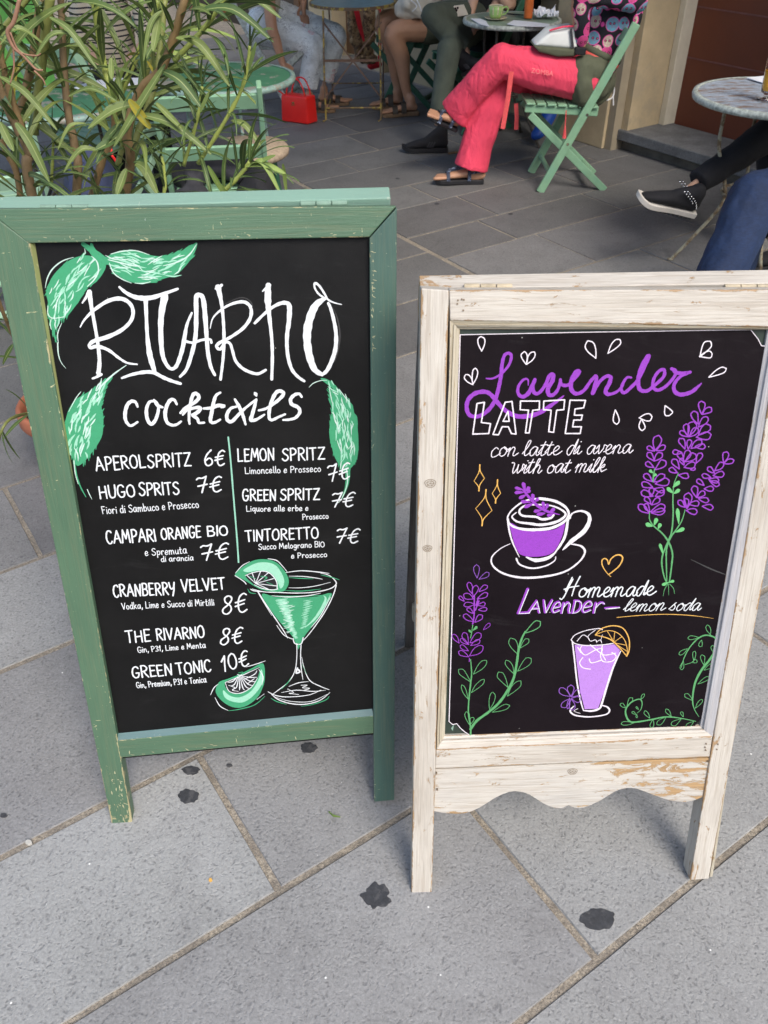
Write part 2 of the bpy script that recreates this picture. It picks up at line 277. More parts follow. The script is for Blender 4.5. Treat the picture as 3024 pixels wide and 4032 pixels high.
M = dict(
 slab=mat_slab(), slabt=mat_slab(.52, 'shaded_terrace_stone'), slabm=mat_slab(.74, 'half_shaded_stone'), grout=mat_grout(),  # darker stone copies: shade of the far terrace put into their colour
 gpaint=mat_wood('green_painted_timber', (.092, .172, .104), (.52, .47, .26), .16, .70, .16, .42, paint2=(.074, .142, .088), scratch=(.60, .56, .32)),
 gfoot=mat_wood('green_painted_stile', (.092, .172, .104), (.52, .47, .26), .16, .70, .16, .42, paint2=(.074, .142, .088), scratch=(.60, .56, .32), boost=(.20, .02, .17)),
 gshade=mat_wood('shaded_green_timber', (.072, .135, .105), (.50, .46, .25), .14, .74, .14, .40, paint2=(.055, .110, .092), scratch=(.48, .50, .33)),  # same green paint, with the right stile's shade put into its colour
 gtop=mat_wood('pale_green_painted_timber', (.22, .35, .28), (.6, .58, .42), .06, .86, .10, .40, paint2=(.23, .38, .30), scratch=(.62, .62, .5)),
 glite=mat_wood('rubbed_green_edge', (.30, .33, .13), (.55, .48, .22), .15, .62, .3, .5, scratch=(.6, .55, .3)),
 gblue=mat_wood('blue_grey_painted_edge', (.13, .22, .22), (.5, .5, .4), .10, .85, .1, .4, scratch=(.5, .5, .4)),
 wwood=mat_wood('whitewashed_timber', (.60, .565, .50), (.47, .31, .17), .28, .605, .15, .50, paint2=(.47, .43, .37)),
 wworn=mat_wood('worn_whitewashed_timber', (.60, .56, .49), (.52, .34, .17), .30, .60, .12, .6, paint2=(.50, .48, .44), boost=(.30, .42, .10)),
 wmould=mat_wood('cream_moulding', (.50, .46, .36), (.42, .28, .12), .40, .62, .1, .6, paint2=(.48, .43, .33)),
 wcool=mat_wood('grey_white_timber', (.48, .475, .48), (.45, .34, .25), .25, .66, .12, .6, paint2=(.56, .55, .56)),
 wback=mat_wood('grey_unpainted_timber', (.20, .19, .18), (.15, .12, .09), .40, .64, .1, .7, paint2=(.15, .14, .135)),
 board=mat_board('blackboard_paint', (.0065, .0065, .0065), .36, .20), poster=mat_board('black_poster_card', (.0065, .0042, .0058), .5, .09),
 bback=simple('dark_green_backing', (.03, .045, .035), .4, .3, 20),
 white=mat_chalk('white_paint_marker', (.76, .79, .81), .12), whitec=mat_chalk('white_chalk', (.86, .80, .86), .38),
 greenw=mat_chalk('mint_white_marker', (.56, .74, .66), .12), greenm=mat_chalk('green_paint_marker', (.045, .33, .155), .08), greenl=mat_chalk('pale_green_paint_marker', (.32, .66, .48), .10),
 teal=mat_chalk('soft_green_divider', (.30, .62, .47), .25),
 purple=mat_chalk('purple_chalk', (.30, .045, .50), .30), lilac=mat_chalk('lilac_chalk', (.47, .23, .68), .25), violet=mat_chalk('violet_chalk', (.26, .09, .48), .3),
 gchalk=mat_chalk('green_chalk', (.10, .36, .13), .32), gchalkl=mat_chalk('bright_green_chalk', (.14, .50, .17), .2), orange=mat_chalk('orange_chalk', (.80, .45, .10), .35), greyc=mat_chalk('faint_chalk', (.05, .05, .05), .5),
 brass=simple('painted_hinge', (.20, .31, .235), .45, .2, 40), hinge2=simple('old_brass_hinge', (.45, .38, .26), .45, .3, 60), nail=simple('nail_head', (.20, .15, .10), .6),
 plaster=simple('ochre_stucco', (.50, .40, .25), .9, .14, 4, .35, .004, col2=(.44, .36, .24), thr=(.55, .62)),
 plaster2=simple('grey_ochre_stucco', (.33, .28, .20), .9, .16, 5, .35, .004), trim=simple('cream_stone_jamb', (.70, .64, .50), .8, .08, 8, .2, .002),
 door=mat_door(), groove=simple('door_groove', (.19, .075, .07), .6), step=simple('grey_stone_step', (.15, .155, .16), .8, .3, 9, .5, .005, fine=.3),
 riser=simple('worn_step_base', (.16, .145, .12), .9, .35, 9, .6, .006), dark=simple('dark_interior', (.012, .011, .010), .8), wooddoor=simple('brown_wooden_door', (.16, .075, .03), .5, .35, 6, .3, stretch=(1, 1, .2)),
 mint=simple('mint_green_paint', (.22, .40, .25), .5, .10, 14, .15, .001, col2=(.20, .40, .27), thr=(.55, .7)), mint2=simple('pale_mint_paint', (.34, .54, .38), .5, .08, 10),
 dgreen=simple('dark_green_metal', (.03, .12, .07), .45, .3, 20), rust=simple('rusty_iron', (.20, .14, .08), .75, .4, 30, .4, .001, col2=(.36, .34, .25), thr=(.45, .52)),
 rustd=simple('dark_iron', (.07, .06, .05), .7, .4, 30, .3, .001, col2=(.25, .2, .12), thr=(.58, .62)), yiron=simple('yellow_painted_iron', (.42, .31, .06), .6, .3, 40, col2=(.16, .10, .06), thr=(.46, .5)),
 biron=simple('brown_iron', (.17, .10, .065), .7, .3, 30),
 ttop=simple('green_worn_tabletop', (.050, .20, .10), .6, .2, 9, .2, .001, col2=(.30, .29, .24), thr=(.53, .56)), ttopedge=simple('pale_blue_table_rim', (.24, .36, .32), .5, .3, 30, col2=(.30, .27, .22), thr=(.55, .58)),
 ttop2=simple('pale_green_tabletop', (.25, .33, .25), .35, .25, 9), ttopr=simple('blue_grey_worn_tabletop', (.33, .38, .45), .4, .45, 22, .2, .001, stretch=(1, 2.5, 1), col2=(.24, .17, .13), thr=(.50, .60), fine=.4),
 rim2=simple('chipped_table_rim', (.42, .46, .42), .5, .5, 60), blue_top=simple('blue_tabletop', (.12, .25, .30), .4, .3, 20),
 paper=simple('white_paper', (.78, .80, .86), .8, .04, 20), skin=simple('tanned_skin', (.50, .27, .165), .5, .10, 9), skin2=simple('fair_skin', (.58, .35, .24), .5, .10, 9),
 pink=mat_cloth('coral_pink_cotton', (.80, .062, .125)), olive=simple('olive_cotton', (.088, .096, .060), .9, .16, 8, .5, .006), oliveg=simple('grey_green_cotton', (.07, .085, .065), .9, .2, 8, .4, .006),
 black=simple('black_fabric', (.010, .010, .013), .85, .3, 12, .3, .004), charcoal=simple('charcoal_fabric', (.035, .035, .042), .9, .3, 9, .4, .006), navy=simple('navy_fabric', (.028, .038, .085), .8, .35, 6, .4, .006),
 denim=mat_jeans('blue_denim', (.009, .024, .072)), pdenim=mat_jeans('pale_printed_denim', (.66, .71, .72), True), jersey=mat_dots(), stripes=mat_stripes(),
 cream=simple('cream_cotton', (.62, .57, .47), .9, .12, 12, .3, .003), whitef=simple('white_canvas', (.72, .74, .72), .8, .05, 12), lime=simple('bright_green_cloth', (.20, .55, .12), .8, .2, 5), shirtw=simple('pale_shirt', (.68, .66, .62), .9, .1, 10),
 redl=simple('red_leather', (.80, .022, .018), .32, .08, 6, .05, .0005), gold=simple('gold_metal', (.75, .50, .22), .25, .1, 10, metal=1), leatherb=simple('dark_brown_leather', (.055, .042, .030), .55, .2, 20), cork=simple('cork_sole', (.22, .14, .08), .9, .2, 60),
 rubber=simple('black_rubber', (.014, .014, .017), .6, .2, 20), strapb=simple('blue_patterned_strap', (.03, .04, .07), .7, .6, 70, col2=(.25, .32, .45), thr=(.55, .58)), sole=simple('off_white_sole', (.66, .62, .56), .6, .06, 30), stud=simple('steel_stud', (.75, .75, .75), .2, metal=1),
 hair=simple('brown_hair', (.045, .025, .015), .55, .3, 40), eye=simple('eye_white', (.7, .7, .7), .3), iris=simple('dark_iris', (.03, .02, .015), .2), lip=simple('lips', (.42, .14, .11), .5),
 ceram=simple('green_glazed_cup', (.34, .54, .18), .2, .06, 10), ceramc=simple('cream_glazed_china', (.66, .58, .42), .25, .05, 10), orangecup=simple('orange_bottle', (.60, .14, .03), .4, .06, 8),
 phone=simple('pale_gold_phone', (.62, .56, .47), .3, .03, 10), lens=simple('phone_lens', (.01, .01, .012), .1), juice=simple('orange_juice', (.85, .42, .02), .25, .05, 10), glass=mat_glass(), elastic=simple('coral_belt', (.85, .12, .10), .7), blue=simple('bright_blue_boot', (.010, .07, .38), .5, .1, 10),
 ribbon=simple('red_ribbon', (.60, .01, .02), .6, .1, 10), straw=simple('woven_straw', (.34, .22, .11), .9, .5, 45, .6, .004, col2=(.12, .07, .04), thr=(.5, .53)), bwood=simple('brown_timber_slat', (.13, .075, .035), .7, .4, 14, stretch=(1, 8, 1)),
 terra=simple('terracotta', (.42, .145, .075), .8, .15, 9, .2, .001), soil=simple('potting_soil', (.03, .02, .013), .95, .4, 40, .8, .01), gum=simple('old_gum', (.040, .042, .047), .8, .4, 70, .5, .001, col2=(.075, .075, .078), thr=(.52, .60)), gumg=simple('pale_pebble', (.60, .58, .52), .7),
 stemg=simple('green_stem', (.20, .22, .06), .5, .25, 14), stemb=simple('brown_stem', (.23, .15, .065), .6, .3, 16, .3, .001), stemy=simple('bright_shoot', (.36, .42, .10), .45, .15, 14), twig=simple('dry_twig', (.30, .16, .10), .7), bark=simple('oleander_bark', (.22, .15, .075), .7, .3, 22, .4, .002),
 leaf=mat_leaf('oleander_leaf', (.070, .122, .036), (.175, .225, .060)), leafy=mat_leaf('young_oleander_leaf', (.16, .25, .06), (.32, .42, .11)),
 opposite=simple('brown_stucco', (.42, .27, .15), .9, .15, 2), blocker=simple('green_blocker_cloth', (.04, .07, .05), .9), wear=simple('bare_tan_wood', (.47, .31, .16), .8, .2, 60), chip=simple('bare_cream_chip', (.42, .42, .26), .8, .35, 60), chipo=simple('bare_orange_chip', (.50, .27, .12), .8, .3, 60), duste=simple('wiped_chalk_dust', (.0135, .0135, .0135), .6, .3, 40), dustp=simple('wiped_poster_dust', (.011, .009, .010), .6, .3, 40), hatm=simple('mottled_straw', (.36, .28, .20), .9, .35, 60, .4, .002), strapc=simple('coral_strap', (.70, .085, .09), .8, .15, 90), shopd=simple('dark_shop_front', (.020, .016, .013), .3, .3, 3), lace=simple('white_cord', (.75, .75, .75), .7),
)

# ------------------------------------------------------------------ mesh helpers
def V(p): return np.array([float(p[0]), float(p[1]), float(p[2])])
def crom(P, n=6, closed=False):
    P = [np.array(p, float) for p in P]; o = []; L = len(P); m = L if closed else L-1
    for i in range(m):
        if closed: a, b, c, d = P[(i-1) % L], P[i], P[(i+1) % L], P[(i+2) % L]
        else: a, b, c, d = P[max(i-1, 0)], P[i], P[i+1], P[min(i+2, L-1)]
        for k in range(n):
            t = k/n; o.append(.5*((2*b)+(-a+c)*t+(2*a-5*b+4*c-d)*t*t+(-a+3*b-3*c+d)*t**3))
    if not closed: o.append(P[-1])
    return o
class MB:
    def __init__(s): s.v = []; s.f = []; s.uv = None
    def add(s, vs, fs):
        o = len(s.v); s.v += [tuple(map(float, p)) for p in vs]; s.f += [tuple(i+o for i in f) for f in fs]; return s
    def box(s, c, size, rz=0, M3=None):
        hx, hy, hz = size[0]/2, size[1]/2, size[2]/2
        Q = [(-hx, -hy, -hz), (hx, -hy, -hz), (hx, hy, -hz), (-hx, hy, -hz), (-hx, -hy, hz), (hx, -hy, hz), (hx, hy, hz), (-hx, hy, hz)]
        if M3 is None: M3 = np.array([[math.cos(rz), -math.sin(rz), 0], [math.sin(rz), math.cos(rz), 0], [0, 0, 1]])
        return s.add([M3 @ np.array(q)+V(c) for q in Q], [(0, 3, 2, 1), (4, 5, 6, 7), (0, 1, 5, 4), (1, 2, 6, 5), (2, 3, 7, 6), (3, 0, 4, 7)])
    def bar(s, p, q, w, h, up=(0, 0, 1)):
        """rectangular bar from p to q; w across, h along 'up'"""
        p, q = V(p), V(q); d = q-p; L = np.linalg.norm(d); d /= L; u = V(up); x = np.cross(d, u); x /= np.linalg.norm(x); u = np.cross(x, d)
        return s.box((p+q)/2, (w, L, h), M3=np.array([x, d, u]).T)
    def tube(s, P, r, n=8, caps=True, flat=None):
        P = [V(p) for p in P]; rr = r if hasattr(r, '__len__') else [r]*len(P)
        if len(rr) != len(P): rr = list(np.interp(np.linspace(0, 1, len(P)), np.linspace(0, 1, len(rr)), rr))
        o = len(s.v); prev = None
        for i, p in enumerate(P):
            d = P[min(i+1, len(P)-1)]-P[max(i-1, 0)]; d /= (np.linalg.norm(d)+1e-9)
            if prev is None:
                x = np.cross(d, V(flat)) if flat is not None else np.cross(d, (0, 0, 1) if abs(d[2]) < .9 else (1, 0, 0))
            else: x = prev-d*(prev @ d)
            x /= (np.linalg.norm(x)+1e-9); prev = x; y = np.cross(d, x)
            ra, rb = (rr[i], rr[i]) if not hasattr(rr[i], '__len__') else rr[i]
            for k in range(n):
                a = 2*math.pi*k/n; s.v.append(tuple(p+x*math.cos(a)*ra+y*math.sin(a)*rb))
        for i in range(len(P)-1):
            for k in range(n):
                k2 = (k+1) % n; s.f.append((o+i*n+k, o+i*n+k2, o+(i+1)*n+k2, o+(i+1)*n+k))
        if caps:
            s.f.append(tuple(o+k for k in range(n))[::-1]); s.f.append(tuple(o+(len(P)-1)*n+k for k in range(n)))
        return s
    def lathe(s, c, prof, n=24, ax=(0, 0, 1)):
        z = V(ax); z /= np.linalg.norm(z); x = np.cross(z, (0, 1, 0) if abs(z[1]) < .9 else (1, 0, 0)); x /= np.linalg.norm(x); y = np.cross(z, x); o = len(s.v)
        for r, h in prof:
            for k in range(n):
                a = 2*math.pi*k/n; s.v.append(tuple(V(c)+x*math.cos(a)*r+y*math.sin(a)*r+z*h))
        for i in range(len(prof)-1):
            for k in range(n):
                k2 = (k+1) % n; s.f.append((o+i*n+k, o+i*n+k2, o+(i+1)*n+k2, o+(i+1)*n+k))
        return s
    def ball(s, c, r, n=10, m=7):
        rx, ry, rz = (r[0], r[0], r[-1]) if hasattr(r, '__len__') else (r, r, r); o = len(s.v)
        for i in range(m+1):
            th = math.pi*i/m
            for k in range(n):
                a = 2*math.pi*k/n; s.v.append((c[0]+rx*math.sin(th)*math.cos(a), c[1]+ry*math.sin(th)*math.sin(a), c[2]+rz*math.cos(th)))
        for i in range(m):
            for k in range(n):
                k2 = (k+1) % n; s.f.append((o+i*n+k, o+(i+1)*n+k, o+(i+1)*n+k2, o+i*n+k2))
        return s
    def prism(s, poly, z0, z1_, T=None):
        """polygon in local XY (CCW), extruded between z0 (back) and z1 (front); T maps local to world"""
        n = len(poly); q = [(p[0], p[1], z0) for p in poly]+[(p[0], p[1], z1_ if len(p) < 3 else p[2]) for p in poly]
        if T: q = [T(p) for p in q]
        return s.add(q, [tuple(range(n))[::-1], tuple(range(n, 2*n))]+[(i, (i+1) % n, n+(i+1) % n, n+i) for i in range(n)])
    def build(s, name, mat, parent=None, smooth=False, bevel=0, local=False, seg=2, sub=0):
        me = bpy.data.meshes.new(name)
        off = np.zeros(3)
        if parent is not None and not local:
            r = parent
            while r.parent: r = r.parent
            off = np.array(r.location)
        vs = np.array(s.v, float)-off if len(s.v) else []
        me.from_pydata([tuple(p) for p in vs], [], s.f); me.validate(); me.update()
        if mat is not None: me.materials.append(M[mat] if isinstance(mat, str) else mat)
        if smooth:
            me.polygons.foreach_set('use_smooth', [True]*len(me.polygons))
        o = bpy.data.objects.new(name, me); COL.objects.link(o)
        if parent is not None: o.parent = parent
        if sub:
            md = o.modifiers.new('s', 'SUBSURF'); md.levels = sub; md.render_levels = sub
        if bevel:
            md = o.modifiers.new('b', 'BEVEL'); md.width = bevel; md.segments = seg; md.limit_method = 'ANGLE'; md.angle_limit = R(35)
        return o
def thing(name, label, cat, loc=(0, 0, 0), group=None):
    o = bpy.data.objects.new(name, None); COL.objects.link(o); o.location = tuple(map(float, loc)); o.empty_display_size = .1
    o['label'] = label; o['category'] = cat
    if group: o['group'] = group
    return o
def tag(o, label, cat, group=None):
    o['label'] = label; o['category'] = cat
    if group: o['group'] = group
    return o
def copy_tree(o, parent=None):
    c = o.copy(); COL.objects.link(c); c.parent = parent
    for ch in list(o.children): copy_tree(ch, c)
    return c

# ------------------------------------------------------------------ pavement: one mortar sheet and every stone on it
gb = MB(); gb.add([(-60, -60, -.0042), (60, -60, -.0042), (60, 90, -.0042), (-60, 90, -.0042)], [(0, 1, 2, 3)])
pav = gb.build('pavement', 'grout'); pav['kind'] = 'structure'
def stone(s0, s1, t0, t1, gap=.007, mt='slab'):
    g = gap; z = random.uniform(-.0015, .0015); b = MB(); j = lambda: random.uniform(-.0012, .0012); ch = .0018
    c = ((s0+s1)/2, (t0+t1)/2)
    base = [(s0+g, t0+g), (s1-g, t0+g), (s1-g, t1-g), (s0+g, t1-g)]; loc = ST(*c)
    lo = [ST(p[0], p[1], -.03) for p in base]
    def ring(inset, zz):
        # two extra points on each side so that the arris is never ruler straight
        o = []; B = [(s0+g+inset, t0+g+inset), (s1-g-inset, t0+g+inset), (s1-g-inset, t1-g-inset), (s0+g+inset, t1-g-inset)]
        for i in range(4):
            p, q = B[i], B[(i+1) % 4]
            for k in range(4):
                f = k/4; o.append(ST(p[0]+(q[0]-p[0])*f+J[i*4+k][0], p[1]+(q[1]-p[1])*f+J[i*4+k][1], zz))
        return o
    J = [(j(), j()) for _ in range(16)]
    r0, r1, r2 = ring(0, -.03), ring(0, z-.004), ring(ch, z)
    vs = [p-loc for p in r0+r1+r2]; fs = []
    for a in (0, 16):
        for k in range(16): k2 = (k+1) % 16; fs.append((a+k, a+k2, a+16+k2, a+16+k)[::-1])
    fs.append(tuple(range(32, 48))[::-1])
    b.add(vs, fs); o = b.build('paving_stone', mt, pav, local=True); o.location = tuple(loc)
    return o
rowsL = [-2.46, -2.055, -1.683, -1.18, -.80, -.36, .08, .5, .95]
rowsL = [-5.34, -4.92, -4.52, -4.1, -3.68, -3.28, -2.86]+rowsL
knownL = {(-1.18, -.80): [-.55, .282], (-.80, -.36): [-.15, .703, 1.62], (-2.46, -2.055): .186, (-.36, .08): [-.5, .40, 1.62], (-2.055, -1.683): [-.62, .36, 1.15], (-1.683, -1.18): [-.4, .47, 1.28], (.08, .5): .2}
random.seed(3)
def fill(rows, smin, smax, known, Lr=(.72, .98)):
    for i in range(len(rows)-1):
        k = (rows[i], rows[i+1]); x = known.get(k, random.uniform(smin, smax)); cuts = list(x) if isinstance(x, list) else [x]
        q = min(cuts); x = max(cuts)
        while q > smin: q -= random.uniform(*Lr); cuts.append(q)
        q = x
        while q < smax: q += random.uniform(*Lr); cuts.append(q)
        cuts = sorted(c for c in cuts if smin+.15 < c < smax-.15); cuts = [smin]+cuts+[smax]
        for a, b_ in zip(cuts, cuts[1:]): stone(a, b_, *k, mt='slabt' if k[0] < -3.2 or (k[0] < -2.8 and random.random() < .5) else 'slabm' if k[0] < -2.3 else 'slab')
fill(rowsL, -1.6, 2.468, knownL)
rowsR = [-9.4, -9.0, -8.62, -8.2, -7.8, -7.4, -7.0, -6.58, -6.18, -5.78, -5.34, -4.905, -4.58, -4.19, -3.87, -3.49, -3.16, -2.71, -2.34, -1.95, -1.5]
knownR = {(-5.34, -4.905): 3.263, (-4.905, -4.58): 2.9, (-4.58, -4.19): 3.305, (-4.19, -3.87): 2.99, (-3.49, -3.16): 3.722, (-3.16, -2.71): 3.068, (-2.71, -2.34): 3.352, (-3.87, -3.49): 3.1}
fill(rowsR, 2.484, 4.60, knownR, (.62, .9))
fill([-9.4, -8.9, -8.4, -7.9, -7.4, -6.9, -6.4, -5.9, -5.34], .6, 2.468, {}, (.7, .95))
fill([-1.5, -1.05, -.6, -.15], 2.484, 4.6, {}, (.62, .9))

# ------------------------------------------------------------------ the house behind the tables
def stbox(mb, s0, s1, t0, t1, z0, z1_):
    P = [ST(s, t, z) for z in (z0, z1_) for s, t in ((s0, t0), (s1, t0), (s1, t1), (s0, t1))]
    return mb.add(P, [(0, 1, 2, 3), (7, 6, 5, 4), (0, 4, 5, 1), (1, 5, 6, 2), (2, 6, 7, 3), (3, 7, 4, 0)])
hs = thing('house', 'ochre stucco house front with an oxblood door and stone step behind the tables', 'building', ST(4.7, -4.5))
b = MB(); stbox(b, 4.64, 4.95, -6.55, -4.62, -.05, 7.5); stbox(b, 4.64, 4.95, -7.05, -6.9, -.05, 7.5); stbox(b, 4.64, 4.95, -8.2, -7.78, -.05, 7.5); stbox(b, 4.64, 4.95, -22, -4.62, 2.5, 7.5)
b.build('wall', 'plaster', hs)
b = MB(); stbox(b, 4.48, 4.95, -4.62, -4.07, .0, 7.5); b.build('pilaster', 'plaster', hs, bevel=.006)
b = MB(); stbox(b, 4.50, 4.96, -4.068, -4.01, -.0, 7.5); b.build('pilaster_groove', 'plaster2', hs)
b = MB(); stbox(b, 4.57, 4.98, -4.01, -3.955, .12, 7.5); b.build('door_reveal', 'plaster', hs, bevel=.003)
for k in range(7):
    b = MB(); z = .52+.56*k; stbox(b, 4.474, 4.50, -4.615, -4.075, z, z+.010); b.build('joint', 'plaster2', hs)
b = MB(); stbox(b, 4.86, 4.99, -3.953, -3.905, .125, 3.2); b.build('door_jamb', 'trim', hs, bevel=.004)
dr = MB(); stbox(dr, 4.965, 5.02, -3.905, -2.2, .05, 3.2); dr = dr.build('door', 'door', hs)
for z in (.52, .80, 1.10, 1.40, 1.70, 2.0):
    g = MB(); stbox(g, 4.962, 4.9655, -3.903, -2.2, z-.004, z+.004); g.build('groove', 'groove', dr)
b = MB(); stbox(b, 4.5, 5.0, -2.2, 2.0, -.05, 7.5); b.build('wall', 'plaster', hs)
b = MB(); stbox(b, 4.9, 5.0, -4.0, -2.2, 3.2, 7.5); b.build('lintel', 'plaster', hs)
st = MB(); stbox(st, 4.545, 4.963, -4.06, -2.2, .062, .125); stp = st.build('step', 'step', hs, bevel=.006)
rs = MB(); stbox(rs, 4.60, 4.96, -4.05, -2.2, -.03, .061); rs.build('step_base', 'riser', hs)
b = MB(); stbox(b, 4.80, 4.86, -7.78, -7.05, .02, 2.5); wd = b.build('wooden_door', 'wooddoor', hs)
for t in (-7.62, -7.44, -7.26): g = MB(); stbox(g, 4.79, 4.799, t-.01, t+.01, .05, 2.4); g.build('board_joint', 'dark', wd)
b = MB(); stbox(b, 4.74, 4.80, -22, -8.2, -.02, 2.5); b.build('shop_front', 'shopd', hs)
for k in range(9): b = MB(); stbox(b, 4.70, 4.739, -8.6-k*.9, -8.5-k*.9, .0, 2.5); b.build('mullion', 'wooddoor', hs)
b = MB(); stbox(b, 4.95, 5.02, -6.95, -6.5, .0, 2.6); b.build('side_panel', 'plaster2', hs)
oh = thing('house', 'low warm brown house front with green shutters, across the street behind the viewer', 'building', (0, -9.1, 0))
b = MB(); b.box((0, -9.4, 1.9), (30, .6, 3.9)); b.build('wall', 'opposite', oh)
for k in range(9):
    for z in (1.6,):
        b = MB(); b.box((-12+3*k, -9.08, z), (1.1, .06, 1.9)); w_ = b.build('window', 'dark', oh)
        for s_ in (-1, 1): b = MB(); b.box((-12+3*k+s_*.85, -9.06, z), (.55, .05, 1.95)); b.build('shutter', 'dgreen', w_)
aw = thing('blocker', 'dark green cloth awning added unseen to shade the café tables', 'blocker', ST(4.6, -6, 2.6))  # out of view, added to keep light off the far paving
b = MB(); P = [ST(-.2, -5.1, 2.8), ST(-.2, -2.2, 2.8), ST(4.62, -2.2, 3.2), ST(4.62, -5.1, 3.2)]; b.add(P+[p+V((0, 0, .01)) for p in P], [(0, 1, 2, 3), (7, 6, 5, 4), (0, 4, 5, 1), (1, 5, 6, 2), (2, 6, 7, 3), (3, 7, 4, 0)]); b.build('cloth', 'blocker', aw)
for t in (-5.05, -2.25): b = MB(); b.bar(ST(-.2, t, 2.78), ST(4.62, t, 3.18), .03, .03); b.build('arm', 'rustd', aw)

# ------------------------------------------------------------------ the two A-boards
class Sign:
    def __init__(s, name, label, cat, x0, y0, hd, tilt):
        s.u = np.array([math.cos(hd), math.sin(hd), 0]); bk = np.array([-math.sin(hd), math.cos(hd), 0])
        s.v = math.cos(tilt)*np.array([0, 0, 1.])+math.sin(tilt)*bk; s.n = np.cross(s.u, s.v); s.o = np.array([x0, y0, 0.]); s.tilt = tilt
        s.root = thing(name, label, cat); s.root.matrix_world = Matrix([[s.u[i], s.v[i], s.n[i], s.o[i]] for i in range(3)]+[[0, 0, 0, 1]])
    def L(s, px, d=0.0):
        r = ray(*px); o = s.o+s.n*d; t = ((o-CP) @ s.n)/(r @ s.n); p = CP+r*t-s.o
        return np.array([p @ s.u, p @ s.v])
    def piece(s, name, mat, pts, zf, zb, grain='v', parent=None, bevel=.0018, pix=True, zs=None, back=None):
        q = [s.L(p, zf if zs is None else zs[i]) if pix else np.array(p, float) for i, p in enumerate(pts)]; n = len(q)
        zz = zs or [zf]*n; bq = back or q
        vs = [(p[0], p[1], zb) for p in bq]+[(p[0], p[1], zz[i]) for i, p in enumerate(q)]
        me = bpy.data.meshes.new(name)
        fs = [tuple(range(n))[::-1], tuple(range(n, 2*n))]+[(i, (i+1) % n, n+(i+1) % n, n+i) for i in range(n)]
        me.from_pydata(vs, [], fs); me.update()
        u1 = me.uv_layers.new(name='UVMap'); u2 = me.uv_layers.new(name='Edge')
        xs = [p[0] for p in q]; ys = [p[1] for p in q]
        if n == 4: ac = [0, 1, 1, 0] if grain == 'v' else [0, 0, 1, 1]
        elif grain == 'v': ac = [(p[0]-min(xs))/(max(xs)-min(xs)) for p in q]
        else: ac = [(p[1]-min(ys))/(max(ys)-min(ys)) for p in q]
        for lp in me.loops:
            k = lp.vertex_index % n; p = q[k]; zoff = (zf-zb)*.9 if lp.vertex_index < n else 0
            u1.data[lp.index].uv = (p[0]+zoff, p[1]) if grain == 'v' else (p[1]+zoff, p[0])
            u2.data[lp.index].uv = (ac[k] if lp.vertex_index >= n else .5, .5)
        me.materials.append(M[mat]); o = bpy.data.objects.new(name, me); COL.objects.link(o); o.parent = parent or s.root
        if bevel:
            md = o.modifiers.new('b', 'BEVEL'); md.width = bevel; md.segments = 2; md.limit_method = 'ANGLE'; md.angle_limit = R(30)
        return o
